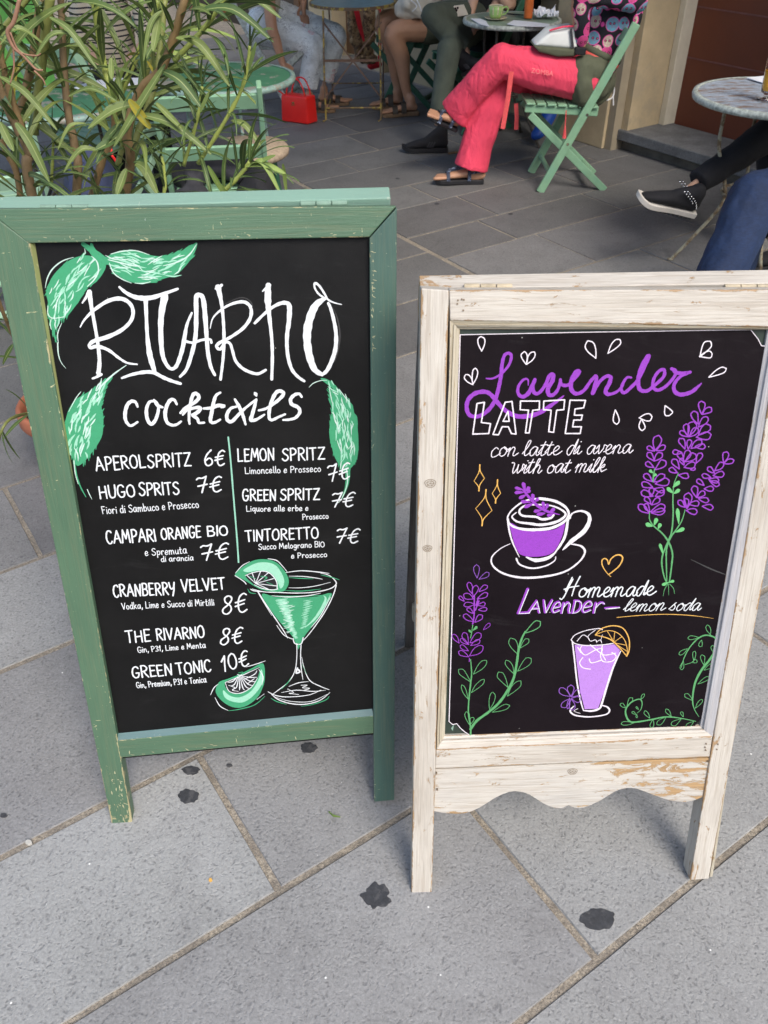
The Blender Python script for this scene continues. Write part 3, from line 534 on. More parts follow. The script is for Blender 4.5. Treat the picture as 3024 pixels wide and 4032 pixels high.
class Ink:
    """paint-marker and chalk strokes lying on a board: thin ribbons of pigment, each a hair above the one below"""
    def __init__(s, sign, z): s.s = sign; s.z = z; s.k = 0; s.wm = 1.0; s.each = False; s.mb = {}; s.key = None
    def start(s, name, mat): s.nk = getattr(s, 'nk', 0)+1; s.key = (name, mat, s.nk); s.mb.setdefault(s.key, MB())
    def lay(s): s.k += 1; return s.z+.00012+s.k*.0000022
    def rib(s, P, w, taper=None, z=None, jit=.07):
        """P local points, w width in metres (number or list)"""
        P = [np.array(p, float)[:2] for p in P]; Q = [P[0]]
        for p in P[1:]:
            if np.linalg.norm(p-Q[-1]) > 1e-5: Q.append(p)
        if len(Q) < 2: Q.append(Q[0]+np.array([w if not hasattr(w, '__len__') else w[0], 0])*.3)
        P = Q; n = len(P); ww = list(np.interp(np.linspace(0, 1, n), np.linspace(0, 1, len(w)), w)) if hasattr(w, '__len__') else [w]*n
        if taper: ww = [x*np.interp(i/(n-1), np.linspace(0, 1, len(taper)), taper) for i, x in enumerate(ww)]
        z = z or s.lay(); mb = s.mb[s.key]; o = len(mb.v); T = []
        for i in range(n):
            d = P[min(i+1, n-1)]-P[max(i-1, 0)]; d /= np.linalg.norm(d)+1e-9; T.append(np.array([-d[1], d[0]]))
        ph = random.random()*9
        rows = []
        def cap(p, d, h, sgn):
            o_ = []
            for a in (70, 40):
                o_.append((p+d*sgn*h*math.sin(R(a)), h*math.cos(R(a))))
            return o_
        d0 = np.array([T[0][1], -T[0][0]]); d1 = np.array([T[-1][1], -T[-1][0]])
        for p, h in cap(P[0], d0, ww[0]/2, -1): rows.append((p, T[0], h))
        for i in range(n): rows.append((P[i], T[i], ww[i]/2*(1+jit*math.sin(ph+i*1.7)+random.uniform(-jit, jit)*.5)))
        for p, h in cap(P[-1], d1, ww[-1]/2, 1)[::-1]: rows.append((p, T[-1], h))
        for i, (p, t, h) in enumerate(rows):
            zz = z+i*2e-7; a, b_ = p+t*h, p-t*h; mb.v += [(a[0], a[1], zz), (b_[0], b_[1], zz)]
        for i in range(len(rows)-1): mb.f.append((o+2*i, o+2*i+1, o+2*i+3, o+2*i+2))
    def poly(s, P, z=None, rough=0):
        P = [np.array(p)[:2] for p in P]; z = z or s.lay(); mb = s.mb[s.key]; o = len(mb.v)
        mb.v += [(p[0], p[1], z) for p in P]; mb.f.append(tuple(range(o, o+len(P))))
    def done(s, parent):
        for (name, mat, _k), mb in s.mb.items():
            if mb.v:
                ob = mb.build(name, mat, parent, local=True)
        s.mb = {}
    # --- drawing in coordinates read off a crop of the view
    def crop(s, ox, oy, sc): s.ox, s.oy, s.sc = ox, oy, sc; p = s.loc((0, 0)); q = s.loc((100, 100)); s.m = np.linalg.norm(p-q)/141.4
    def loc(s, p): return s.s.L((s.ox+p[0]/s.sc, s.oy+p[1]/s.sc), s.z)
    def P(s, t):
        if isinstance(t, str): v = [float(x) for x in t.replace(',', ' ').split()]; return [(v[i], v[i+1]) for i in range(0, len(v), 2)]
        return t
    def mw(s, p):
        a = s.loc(p); b = s.loc((p[0]+40, p[1])); return np.linalg.norm(a-b)/40
    def st(s, t, w, taper=None, n=5, smooth=True):
        if s.key[0] in ('leaf_outline', 'leaf_stem', 'lime_outline'): s.start(*s.key[:2])
        P = s.P(t); k = s.mw(P[0])*s.wm; L = [s.loc(p) for p in P]
        if smooth and len(L) > 2: L = crom(L, n)
        s.rib(L, [x*k for x in w] if hasattr(w, '__len__') else w*k, taper)
    def sharp(s, t, w):
        P = s.P(t); k = s.mw(P[0]); L = [s.loc(p) for p in P]
        for a, b in zip(L, L[1:]): s.rib([a, (a+b)/2, b], w*k)
    def fill(s, t, smooth=True): L = [s.loc(p) for p in s.P(t)]; s.poly(crom(L, 4, True) if smooth else L)
    def petal(s, a, b, w, lw, fill=False, curl=0.0):
        """tear-shaped loop from tip a to round end b"""
        a, b = np.array(a, float), np.array(b, float); d = b-a; nrm = np.array([-d[1], d[0]])/np.linalg.norm(d)
        pts = [a, a+d*.45+nrm*w*.42, a+d*.82+nrm*w*.5, b+nrm*w*.12, b-nrm*w*.12, a+d*.82-nrm*w*.5, a+d*.45-nrm*w*.42, a]
        pts = [p+np.random.uniform(-1, 1, 2)*w*.06 for p in pts[:-1]]; pts.append(pts[0])
        if fill: s.fill([tuple(p) for p in pts[:-1]])
        else: s.st([tuple(p) for p in pts], lw, n=4)
    def petals(s, t, w, lw, fill=False):
        for q in t.split(';'):
            v = [float(x) for x in q.replace(',', ' ').split()]
            if len(v) >= 4:
                if s.each: s.start(*s.key[:2])
                ln = math.hypot(v[2]-v[0], v[3]-v[1]); s.petal(v[:2], v[2:4], v[4] if len(v) > 4 else ln*w, lw, fill)
    # --- handwriting
    def text(s, tx, p0, p1, h, lw, slant=0.0, font=None, gap=.16, wob=.032, sx=None):
        s.start(*s.key[:2]); font = font or CAPS; a = s.loc(p0); b = s.loc(p1); e = b-a; Ln = np.linalg.norm(e); e /= Ln; up = np.array([-e[1], e[0]])
        hm = np.linalg.norm(s.loc((p0[0], p0[1]-h))-a)*(.88 if font is LOW else 1); adv = []; tot = 0
        for c in tx:
            if c == ' ': adv.append((c, tot, .34)); tot += .34; continue
            wd = font[c][0]; adv.append((c, tot, wd)); tot += wd+gap
        tot -= gap; k = Ln/tot; w = lw*s.mw(p0)
        for c, x0, wd in adv:
            if c == ' ': continue
            r = random.uniform(-wob, wob); dy = random.uniform(-wob, wob)*.8; hs = hm*(1+random.uniform(-wob, wob)*1.5)
            for sk in font[c][1]:
                q = []
                for x, y in sk:
                    X = (x+x0)*k+(y*slant*hm)+r*y*hm; Y_ = (y+dy)*hs; q.append(a+e*X+up*Y_)
                if len(q) >= 4: s.rib(crom(q, 4), w, jit=.1)
                elif len(q) == 1: s.rib([q[0], q[0]+e*w*.3], w*1.1)
                else:
                    for i in range(len(q)-1): s.rib([q[i], (q[i]+q[i+1])/2+np.random.uniform(-1, 1, 2)*w*.08, q[i+1]], w, jit=.1)
def _f(d):
    o = {}
    for k, (w, t) in d.items():
        o[k] = (w, [[(float(a), float(b)) for a, b in zip(x.split()[::2], x.split()[1::2])] for x in t.split('/')])
    return o
CAPS = _f({
'A': (.58, '0 0 .3 1/.3 1 .58 0/.1 .34 .5 .36'), 'B': (.5, '.04 0 .04 1/.04 1 .3 1 .44 .85 .4 .6 .25 .54 .1 .52/.1 .52 .35 .5 .5 .3 .42 .06 .2 0 .02 .02'),
'C': (.46, '.46 .86 .36 1 .14 .95 .02 .62 .03 .28 .16 .03 .34 0 .46 .16'), 'D': (.52, '.04 0 .04 1/.0 .98 .28 .96 .48 .75 .5 .35 .32 .06 0 0'),
'E': (.42, '.04 0 .04 1/.04 1 .42 .98/.04 .52 .36 .54/.04 0 .42 .02'), 'F': (.42, '.05 0 .05 1/.05 1 .42 .98/.05 .52 .36 .54'),
'G': (.52, '.48 .84 .36 1 .14 .94 .02 .6 .04 .22 .2 .0 .42 .06 .5 .3 .5 .42/.3 .42 .52 .43'), 'H': (.52, '.03 0 .05 1/.5 0 .49 1/.04 .5 .5 .53'),
'I': (.06, '.03 0 .03 1'), 'L': (.42, '.05 1 .03 0/.03 0 .42 .02'), 'M': (.66, '.0 0 .1 1/.1 1 .33 .3/.33 .3 .54 1/.54 1 .66 0'),
'N': (.52, '.03 0 .06 1/.06 1 .46 .02/.46 .02 .52 1'), 'O': (.54, '.3 1 .1 .86 .0 .5 .08 .12 .28 0 .48 .14 .54 .5 .46 .88 .28 1'),
'P': (.46, '.05 0 .05 1/.03 .98 .28 1 .46 .82 .42 .6 .26 .48 .07 .46'), 'R': (.52, '.05 0 .05 1/.03 .98 .28 1 .46 .82 .42 .62 .24 .52 .07 .5/.2 .5 .36 .22 .52 0'),
'S': (.46, '.45 .88 .32 1 .12 .94 .05 .74 .2 .56 .4 .4 .44 .18 .28 0 .1 .02 .0 .16'), 'T': (.5, '.25 1 .26 0/.0 .98 .5 1'),
'U': (.5, '.03 1 .03 .4 .1 .06 .26 0 .42 .1 .48 .5 .49 1'), 'V': (.52, '.0 1 .26 0/.26 0 .52 1'), 'Y': (.5, '.0 1 .08 .6 .22 .46 .4 .6 .46 .8/.5 1 .42 .4 .26 -.1'),
'Z': (.5, '.02 .98 .48 1/.48 1 .02 .02/.02 .02 .52 .02'),
'0': (.42, '.26 1 .08 .84 .0 .45 .08 .1 .22 0 .38 .16 .44 .5 .38 .88 .24 1'), '1': (.22, '.0 .66 .22 1/.22 1 .1 0'), '3': (.4, '.04 .9 .3 1 .38 .8 .2 .55 .38 .3 .28 .04 .0 .06'),
'6': (.42, '.34 1 .12 .72 .01 .36 .08 .06 .24 0 .4 .14 .38 .38 .22 .48 .05 .32'), '7': (.42, '.0 .84 .1 .93 .26 .9 .44 1/.44 1 .2 0/.04 .42 .46 .5'),
'8': (.44, '.44 .9 .3 1 .14 .9 .16 .66 .36 .44 .38 .18 .2 0 .02 .1 .04 .32 .28 .52 .44 .78 .4 .96'),
'€': (.5, '.5 .92 .38 1 .2 .84 .12 .5 .14 .14 .28 0 .48 .12/.0 .56 .42 .66/-.02 .36 .38 .46'), ',': (.1, '.1 .12 .0 -.18'),
})
LOW = dict(CAPS); LOW.update(_f({
'a': (.44, '.4 .58 .16 .62 .0 .3 .1 .02 .28 .1 .4 .56/.4 .6 .38 .2 .44 0'), 'b': (.4, '.04 1.0 .04 0/.04 .3 .2 .58 .38 .4 .34 .08 .12 0 .04 .12'), 'c': (.34, '.34 .5 .18 .6 .02 .36 .06 .08 .2 0 .34 .12'),
'd': (.42, '.38 .5 .16 .6 .0 .3 .1 .02 .28 .06 .4 .3/.4 1.0 .38 .3 .42 0'), 'e': (.36, '.04 .28 .32 .36 .26 .6 .1 .56 .0 .24 .1 .0 .34 .12'), 'f': (.3, '.3 .9 .16 .98 .1 .6 .1 -.1/.0 .5 .26 .52'),
'g': (.4, '.36 .54 .14 .6 .02 .32 .12 .08 .28 .12 .36 .5/.38 .58 .36 0 .22 -.34 .02 -.24'), 'h': (.42, '.04 1 .04 0/.04 .3 .22 .58 .36 .46 .36 .2 .4 0'), 'i': (.08, '.04 .58 .04 0/.05 .86'),
'k': (.4, '.04 1 .04 0/.36 .58 .06 .26/.12 .32 .4 0'), 'l': (.1, '.04 1 .04 .1/.04 .1 .12 0'), 'm': (.6, '.02 .58 .02 0/.02 .34 .14 .58 .26 .46 .28 0/.28 .34 .42 .58 .54 .44 .58 0'),
'n': (.42, '.03 .58 .03 0/.03 .34 .2 .6 .34 .48 .36 .16 .42 0'), 'o': (.38, '.2 .6 .04 .46 .02 .14 .18 0 .36 .14 .34 .46 .2 .6'), 'p': (.4, '.05 .6 .03 -.36/.04 .3 .2 .6 .38 .42 .32 .08 .06 .06'),
'q': (.4, '.36 .54 .14 .6 .02 .32 .12 .06 .34 .2/.38 .6 .36 -.36'), 'r': (.32, '.03 .58 .04 0/.04 .3 .14 .54 .24 .6 .32 .52'), 's': (.32, '.3 .54 .14 .6 .04 .46 .22 .28 .3 .12 .16 .0 .0 .06'),
't': (.28, '.12 .92 .1 .12 .18 0 .28 .06/.0 .6 .26 .63'), 'u': (.4, '.03 .58 .03 .2 .12 .0 .28 .1 .36 .4/.37 .6 .36 .1 .42 0'), 'v': (.36, '.0 .58 .14 0/.14 0 .36 .6'), 'w': (.54, '.0 .58 .1 0/.1 0 .26 .4/.26 .4 .38 0/.38 0 .54 .6'),
}))
CUR = dict(LOW); CUR.update(_f({
'a': (.5, '.38 .54 .2 .6 .02 .34 .08 .02 .24 .08 .4 .56 .36 .14 .46 .02 .58 .2'), 'c': (.42, '.34 .5 .2 .6 .02 .34 .08 .02 .28 .04 .5 .24'), 'd': (.5, '.38 .5 .2 .6 .02 .32 .08 .02 .24 .08 .46 .98 .4 .3 .42 .04 .58 .2'),
'e': (.4, '-.06 .14 .2 .3 .3 .5 .18 .6 .04 .36 .1 .04 .28 .02 .5 .24'), 'h': (.48, '-.06 .14 .14 .6 .22 .96 .1 .9 .04 .0/.04 .3 .22 .58 .34 .44 .3 .1 .4 .02 .52 .2'), 'i': (.22, '-.06 .2 .12 .58 .08 .14 .16 .02 .3 .2/.14 .84'),
'k': (.46, '-.06 .14 .14 .6 .22 .96 .1 .9 .04 .0/.06 .28 .3 .54 .3 .36 .1 .28/.12 .3 .24 .04 .5 .2'), 'l': (.3, '-.06 .14 .16 .56 .26 .94 .16 .98 .06 .6 .06 .1 .16 .02 .36 .22'), 'm': (.74, '-.04 .3 .08 .56 .06 .3 .04 .0/.05 .3 .2 .58 .3 .5 .26 0/.27 .3 .42 .58 .54 .5 .5 .12 .6 .02 .78 .2'),
'n': (.5, '-.04 .3 .08 .56 .06 .3 .04 .0/.05 .3 .22 .58 .34 .48 .3 .12 .38 .02 .58 .2'), 'o': (.44, '.22 .6 .05 .46 .02 .16 .16 .0 .34 .14 .36 .44 .22 .6 .28 .46 .5 .46'), 'r': (.36, '-.04 .3 .08 .58 .2 .52 .2 .14 .28 .02 .42 .2'),
's': (.36, '-.06 .1 .16 .5 .22 .6 .16 .46 .28 .24 .22 .02 .04 .04'), 't': (.34, '-.04 .2 .14 .6 .22 .92 .12 .4 .12 .06 .22 .02 .4 .2/.0 .66 .34 .7'), 'u': (.5, '-.04 .3 .06 .56 .04 .14 .14 .0 .3 .16 .38 .56 .36 .12 .44 .02 .56 .2'),
'v': (.44, '-.04 .34 .06 .56 .1 .2 .16 .0 .32 .3 .34 .56 .5 .48'), 'w': (.66, '-.1 .7 .06 .66 .08 .2 .16 .0 .3 .3 .32 .6 .34 .2 .42 .0 .58 .3 .58 .6 .72 .5'),
'H': (.9, '.0 -.05 .1 -.1 .2 .1 .3 .6 .42 1.1/.36 1.2 .2 .4/.75 1.25 .6 .6 .58 .1/.1 .5 .4 .62 .8 .68'),
}))

# ---- green board
gs = Sign('cocktail_board', 'green painted wooden A-board with a blackboard listing cocktails, taller of the two', 'chalkboard sign', -.582, .97, .057, .266)
ZB = -.013
def gz3(x, y): return (x/1.475, 1200+y/1.475)
TL, TR = (-57, 822), (1563, 810); iTL, iTR = (121, 957), (1453, 935); iBR, iBL = (1471, 2818), (457, 2880)
fr = gs
fr.piece('top_rail', 'gpaint', [(110, 957.5), (1454, 934), (1561, 812), (-57, 823)], 0, -.030, 'h')
fr.piece('stile', 'gfoot', [(443.6, 3266), (524, 3260), (118, 958), (-58, 826)], -.0005, -.030, 'v')
fr.piece('stile', 'gshade', [(1473, 3158), (1552.7, 3151), (1563, 816), (1454.5, 938)], -.0005, -.030, 'v')
fr.piece('bottom_rail', 'gpaint', [(467, 2985), (1471, 2888), (1470.5, 2819), (452, 2917)], -.001, -.028, 'h')
def inside_poly(p, P):
    r_ = False; n = len(P)
    for i in range(n):
        x1, y1 = P[i]; x2, y2 = P[(i+1) % n]
        if (y1 > p[1]) != (y2 > p[1]) and p[0] < (x2-x1)*(p[1]-y1)/(y2-y1)+x1: r_ = not r_
    return r_
def chips(sg, z, mat, poly, pts, n, sx, sy, sd, ln=(3, 14), wd=(1.5, 5)):
    random.seed(sd); k = Ink(sg, z); k.crop(0, 0, 1); P_ = [np.array(p, float) for p in pts]
    for i in range(n):
        j = random.randrange(len(P_)-1); q = P_[j]+(P_[j+1]-P_[j])*random.random()+np.array([random.gauss(0, sx), random.gauss(0, sy)])
        a = random.choice((0, 1.57, 1.2, .3))+random.uniform(-.25, .25); l_ = random.uniform(*ln); e_ = q+np.array([math.cos(a), math.sin(a)])*l_
        if not (inside_poly(q, poly) and inside_poly(e_, poly)): continue
        k.start('paint_chip', mat); k.st([tuple(q), tuple((q+e_)/2+np.random.uniform(-1, 1, 2)), tuple(e_)], [1, random.uniform(*wd), 1], n=2)
    k.done(sg.root); random.seed(7)
LS = [(445, 3262), (523, 3256), (120, 960), (-50, 840)]; RS = [(1475, 3150), (1549, 3145), (1559, 830), (1458, 945)]; BR_ = [(470, 2981), (1468, 2886), (1468, 2823), (456, 2920)]; TR2 = [(112, 953), (1450, 930), (1550, 818), (-40, 828)]
chips(gs, .0002, 'chip', LS, [(462, 3050), (490, 3230)], 34, 16, 30, 3, (4, 18), (2, 6)); chips(gs, .0002, 'chip', BR_, [(500, 2968), (1465, 2880)], 30, 10, 5, 5, (3, 18), (1.5, 4)); chips(gs, .0002, 'chip', RS, [(1464, 960), (1466, 1380)], 34, 4, 30, 6, (5, 20), (2, 5)); chips(gs, .0002, 'chip', TR2, [(130, 943), (1440, 922)], 22, 20, 5, 9, (3, 18), (1, 3.5)); chips(gs, .0002, 'chip', LS, [(60, 1700), (260, 2500), (400, 3050)], 20, 30, 60, 8, (3, 12), (1.2, 3))
# slim beads in the rebate
fr.piece('bead', 'glite', [(452, 2905), (457, 2905), (138, 958), (118, 958)], -.0055, -.012, 'v', zs=[-.001, -.012, -.012, -.001])
fr.piece('bead', 'gblue', [(450, 2918), (1470, 2820), (1466, 2790), (452, 2888)], -.0055, -.012, 'h', zs=[-.0015, -.0015, -.0125, -.0125])
bd = fr.piece('blackboard', 'board', [(440, 2990), (1490, 2890), (1480, 915), (95, 930)], ZB, -.019, 'v', bevel=0)
# back frame, hinged at the top edge
def back_frame(sg, mat, H, x0, x1, xb0, xb1, wid, ang, topmat=None, zt=-.034, rails=(.30,), panel=None):
    c, s_ = math.cos(-ang), math.sin(-ang)
    def T(x, y, z): # local (x, distance down from the hinge, thickness) -> sign local
        yy = -y; return (x, H+yy*c-(z)*s_*0, zt+z+yy*0) if False else (x, H-y*c+z*s_, zt-y*math.sin(ang)+z*c)
    fr_ = []
    def pc(name, m, pts, z0, z1_, grain, par=None):
        n = len(pts); vs = [T(p[0], p[1], z0) for p in pts]+[T(p[0], p[1], z1_) for p in pts]; me = bpy.data.meshes.new(name)
        me.from_pydata(vs, [], [tuple(range(n))[::-1], tuple(range(n, 2*n))]+[(i, (i+1) % n, n+(i+1) % n, n+i) for i in range(n)]); me.update()
        u1 = me.uv_layers.new(name='UVMap'); u2 = me.uv_layers.new(name='Edge'); ac = [0, 1, 1, 0]
        for lp in me.loops:
            k = lp.vertex_index % n; p = pts[k]; z = .02 if lp.vertex_index < n else 0
            u1.data[lp.index].uv = (p[0]+z, p[1]) if grain == 'v' else (p[1]+z, p[0]); u2.data[lp.index].uv = ((ac[k] if n == 4 else .5), .5)
        me.materials.append(M[m]); o = bpy.data.objects.new(name, me); COL.objects.link(o); o.parent = par or sg.root
        md = o.modifiers.new('b', 'BEVEL'); md.width = .0018; md.segments = 2; md.limit_method = 'ANGLE'; md.angle_limit = R(30); return o
    Lg = H/math.cos(0)*1.0
    Lg = (H*math.cos(sg.tilt)+(-zt)*0)/math.cos(ang-sg.tilt)
    pc('back_leg', mat, [(xb0, Lg), (xb0+wid, Lg), (x0+wid, 0.0), (x0, 0.0)], -.028, 0, 'v')
    pc('back_leg', mat, [(xb1-wid, Lg), (xb1, Lg), (x1, 0.0), (x1-wid, 0.0)], -.028, 0, 'v')
    pc('back_top_rail', topmat or mat, [(x0-.001, .062), (x1+.001, .062), (x1+.001, -.002), (x0-.001, -.002)], -.030, .0022, 'h')
    for r_ in rails: pc('back_rail', mat, [(xb0+wid, Lg-r_), (xb1-wid, Lg-r_), (xb1-wid, Lg-r_-.05), (xb0+wid, Lg-r_-.05)], -.024, -.003, 'h')
    if panel: pc('back_panel', panel, [(x0+wid*.6, Lg-.3), (x1-wid*.6, Lg-.3), (x1-wid*.6, .05), (x0+wid*.6, .05)], -.016, -.010, 'h')
    return T
gtL = gs.L((-60, 775), -.062); gtR = gs.L((1540, 768), -.062)
GT = back_frame(gs, 'gshade', gtL[1]-.017, gtL[0], gtR[0]-.004, gtL[0]+.04, gtR[0]-.03, .045, R(30), 'gtop', zt=-.033, panel='gshade')
def hinge(sg, px0, px1, z, mat):
    a = sg.L(px0, z); b_ = sg.L(px1, z); n = 3; o = None
    for k in range(n):
        p = a+(b_-a)*(k/n+.012); q = a+(b_-a)*((k+1)/n-.012); m = MB().tube([(p[0], p[1], z), (q[0], q[1], z)], .0042, 10)
        if o is None: o = m.build('hinge', mat, sg.root, smooth=False, local=True)
        else: m.build('knuckle', mat, o, local=True)
    m = MB(); c = (a+b_)/2; m.box((c[0], c[1]-.0005, z-.012), (np.linalg.norm(b_-a), .0016, .016)); m.build('hinge_leaf', mat, o, local=True)
hinge(gs, (158, 817), (350, 816), -.031, 'brass'); hinge(gs, (1182, 803), (1368, 800), -.031, 'brass')

ik = Ink(gs, ZB)
ik.wm = 1.22
ik.crop(100, 900, 1.8433)
ik.start('title_lettering', 'white')
W_ = 19
ik.st('465,460 478,560 500,680 525,830 538,960 530,1050', [30, 22, 20, 22, 28]); ik.st('413,540 440,500 462,458', [8, 22]); ik.st('488,1088 520,1075 550,1058', [12, 18])
ik.st('398,715 430,660 500,590 600,525 690,508 755,540 782,600 765,670 700,735 600,785 500,815 465,845 475,865 520,855 600,880 680,940 740,975 810,985', [6, 17, 24, 22, 20, 26, 18, 22, 16, 10])
ik.st('683,425 730,465 790,495 850,505 920,500 1000,475 1105,438', [14, 24, 30, 24, 14]); ik.st('873,515 878,640 885,780 900,900 920,980 940,1040', [26, 20, 22, 32, 34, 20]); ik.st('700,1085 770,1060 860,1042 930,1045 1000,1080 1060,1105 1125,1125', [12, 22, 22, 18])
ik.st('1012,492 990,600 982,720 990,880 1010,960 1050,1015 1090,1005 1120,940 1145,850 1160,760 1175,690 1208,612', [42, 34, 28, 24, 20, 24, 26, 18, 12])
ik.st('1122,1075 1170,1020 1210,900 1235,780 1240,620 1240,500 1262,482 1290,510 1305,640 1315,780 1325,900 1345,1000 1375,1062', [14, 22, 24, 26, 26, 28, 24, 22, 16]); ik.st('1170,820 1220,828 1280,808 1340,805 1350,828', 15)
ik.crop(800, 900, 2.074)
ik.st('122,480 140,560 155,650 165,760 170,880 165,1030 155,1130 142,1232', [40, 24, 20, 22, 20, 18]); ik.st('100,492 130,478 150,462', [10, 20])
ik.st('58,815 75,740 120,685 200,630 290,600 350,605 390,650 385,730 330,810 250,870 190,905 130,935 110,965 140,985 180,930 220,940 240,1000 265,1080 320,1140 390,1175 450,1185 510,1155', [5, 14, 22, 22, 20, 22, 18, 20, 22, 18])
ik.st('532,462 528,560 532,640 545,760 560,900 565,1050 560,1230', [34, 46, 30, 22, 22, 20]); ik.st('485,512 510,490 540,462', [8, 26])
ik.st('422,772 500,695 570,640 640,608 690,612 705,650 700,760 685,870 685,980 700,1080 730,1160 780,1215 825,1245', [18, 18, 26, 34, 26, 24, 22, 18])
ik.st('985,575 925,620 882,700 852,820 850,930 870,1050 910,1150 970,1192', [26, 50, 54, 52, 46, 26]); ik.st('970,1192 1010,1160 1050,1080 1080,980 1085,860 1065,740 1040,650 1022,610', [22, 28, 26, 22, 18])
ik.st('1000,575 940,530 910,480 915,445 950,470 990,530 1020,580 1070,605 1130,620', [14, 12, 16, 14, 12, 6])
ik.start('ghost_stroke', 'greyc'); ik.st('1062,650 1098,740 1117,880 1095,1020 1070,1090', [3, 9, 9, 3]); ik.st('170,620 280,570 350,570 396,610 402,650', [3, 6, 7, 5])
ik.start('subtitle_lettering', 'white'); ik.crop(450, 1500, 2.074)
for t in ('190,210 175,175 145,165 110,190 90,250 90,310 110,350 140,365 190,335', '330,165 290,170 265,220 265,290 285,340 310,350 340,310 360,240 355,190 325,155', '330,160 355,200 395,215', '510,190 490,155 460,155 430,200 415,270 430,335 470,360 510,355 545,330',
          '540,262 580,220 650,180 690,140 680,110 650,105 630,150 615,230 610,310 615,350', '560,275 600,235 690,215 700,235 660,270 640,280 680,310 690,340 735,340', '865,95 830,120 810,180 795,260 785,320 800,340 830,335 865,315', '730,225 790,220 850,200 900,205 875,215',
          '995,210 950,225 920,275 925,320 960,330 1010,280 1060,230 1160,150', '985,150 1020,210 1050,280 1072,355', '1160,150 1145,210 1125,280 1115,320 1160,315 1225,275', '1148,98 1155,108 1160,120', '1180,240 1240,225 1310,180 1375,120 1375,90 1335,85 1300,130 1270,220 1265,300 1290,318 1340,295 1395,272',
          '1530,130 1510,105 1470,115 1440,150 1450,190 1500,215 1515,255 1480,300 1430,315 1380,318'):
    ik.st(t, [15, 23, 25, 21, 14])
ik.wm = 1.0
# leaves: solid green with lighter dashes that follow the blade
def leafart(outline, axis, nw=26, ln=70, spread=.8, name='leaf_drawing'):
    P = ik.P(outline); ik.start(name, 'greenm'); ik.fill(outline)
    A = crom([np.array(p) for p in ik.P(axis)], 12); c = np.array(P)
    def inside(p):
        r = False; n = len(P)
        for i in range(n):
            x1, y1 = P[i]; x2, y2 = P[(i+1) % n]
            if (y1 > p[1]) != (y2 > p[1]) and p[0] < (x2-x1)*(p[1]-y1)/(y2-y1)+x1: r = not r
        return r
    for i in range(int(len(P)*1.6)):   # feathery edge
        k = random.randrange(len(P)); p = np.array(P[k])*(1-(f := random.random()))+np.array(P[(k+1) % len(P)])*f
        j = min(range(len(A)-1), key=lambda q: np.linalg.norm(A[q]-p)); d = A[min(j+2, len(A)-1)]-A[max(j-2, 0)]; d /= np.linalg.norm(d)+1e-6; l_ = ln*random.uniform(.4, .8)
        ik.st([tuple(p-d*l_/2), tuple(p+(P_c(A, j)-p)*.02), tuple(p+d*l_/2)], [3, 9, 3])
    for mat_, cnt, wd in (('greenl', nw, 8), ('greenw', nw, 6)):
        ik.start(name+'_highlight' if False else 'leaf_highlight', mat_)
        for i in range(int(cnt*(1.1 if mat_ == 'greenl' else .5))):
            j = random.randrange(2, len(A)-3); p = A[j]+np.random.uniform(-1, 1, 2)*ln*spread
            if not inside(p): continue
            d = A[j+2]-A[j-1]; d /= np.linalg.norm(d)+1e-6; th = random.uniform(-.35, .35); d = np.array([d[0]*math.cos(th)-d[1]*math.sin(th), d[0]*math.sin(th)+d[1]*math.cos(th)]); l_ = ln*random.uniform(.5, 1.15)
            nn = np.array([-d[1], d[0]])*l_*random.uniform(-.12, .12)
            ik.st([tuple(p-d*l_/2), tuple(p+nn), tuple(p+d*l_/2)], [2, wd*1.35, wd*1.2, 2])
def P_c(A, j): return A[j]
ik.crop(100, 900, 1.8433)
leafart('430,195 500,205 560,240 585,270 560,330 510,390 440,440 400,510 350,580 300,640 240,680 215,760 230,830 205,780 190,700 165,640 165,540 150,470 170,400 210,330 280,260 350,215', '480,230 400,330 300,460 230,600 215,740', 44, 90, .95)
leafart('600,200 680,170 780,158 850,175 920,195 1000,200 1090,175 1170,145 1245,100 1230,170 1180,250 1100,330 1000,365 900,395 800,395 720,370 650,320 600,255', '600,230 740,250 900,290 1060,260 1200,160', 44, 110, .75)
ik.start('leaf_stem', 'greenm'); ik.st('420,112 470,150 520,200 590,235', [30, 40, 50, 56]); ik.st('480,115 500,160 560,210', [20, 30, 40])
ik.start('leaf_outline', 'greenw'); ik.st('350,208 270,235 200,290 160,360 145,430', [3, 9, 9, 3]); ik.st('480,200 520,240 530,310 500,370 450,420', [4, 10, 10, 5]); ik.st('620,185 700,165 800,160 900,190', [4, 9, 8, 3]); ik.st('600,225 700,250 790,270 830,268', [5, 10, 9, 3]); ik.st('610,250 640,320 700,365 770,395', [5, 9, 8, 4])
ik.st('165,560 165,620 200,650 280,640', [5, 8, 8, 4]); ik.st('1245,110 1190,190 1110,240 1000,270', [4, 10, 10, 4]); ik.st('235,830 240,910 260,970 295,1015', [10, 8, 5, 2]); ik.st('155,660 150,715 172,738', 6); ik.st('265,685 235,760 240,830', [3, 8, 4]); ik.st('795,395 850,398 910,385', [3, 9, 3]); ik.st('430,145 435,175 420,190', [3, 7, 3])
ik.crop(0, 1200, 1.475)
leafart('655,415 600,440 540,490 470,530 430,560 395,620 378,700 380,790 400,850 430,900 450,935 490,910 540,850 590,770 600,700 600,640 590,590 600,520 625,465', '640,430 560,540 480,680 450,800 445,900', 50, 75, .8)
ik.start('leaf_stem', 'greenm'); ik.st('430,905 445,990 470,1060 500,1115', [12, 10, 8, 4]); ik.start('leaf_outline', 'greenw'); ik.st('430,905 438,980 455,1040', [6, 5, 3]); ik.st('735,350 664,400 610,450 560,500', [3, 9, 11, 4]); ik.st('470,505 440,545 400,620', [3, 6, 3]); ik.st('508,1072 520,1100 535,1128', [5, 5, 2])
ik.crop(800, 900, 2.074)
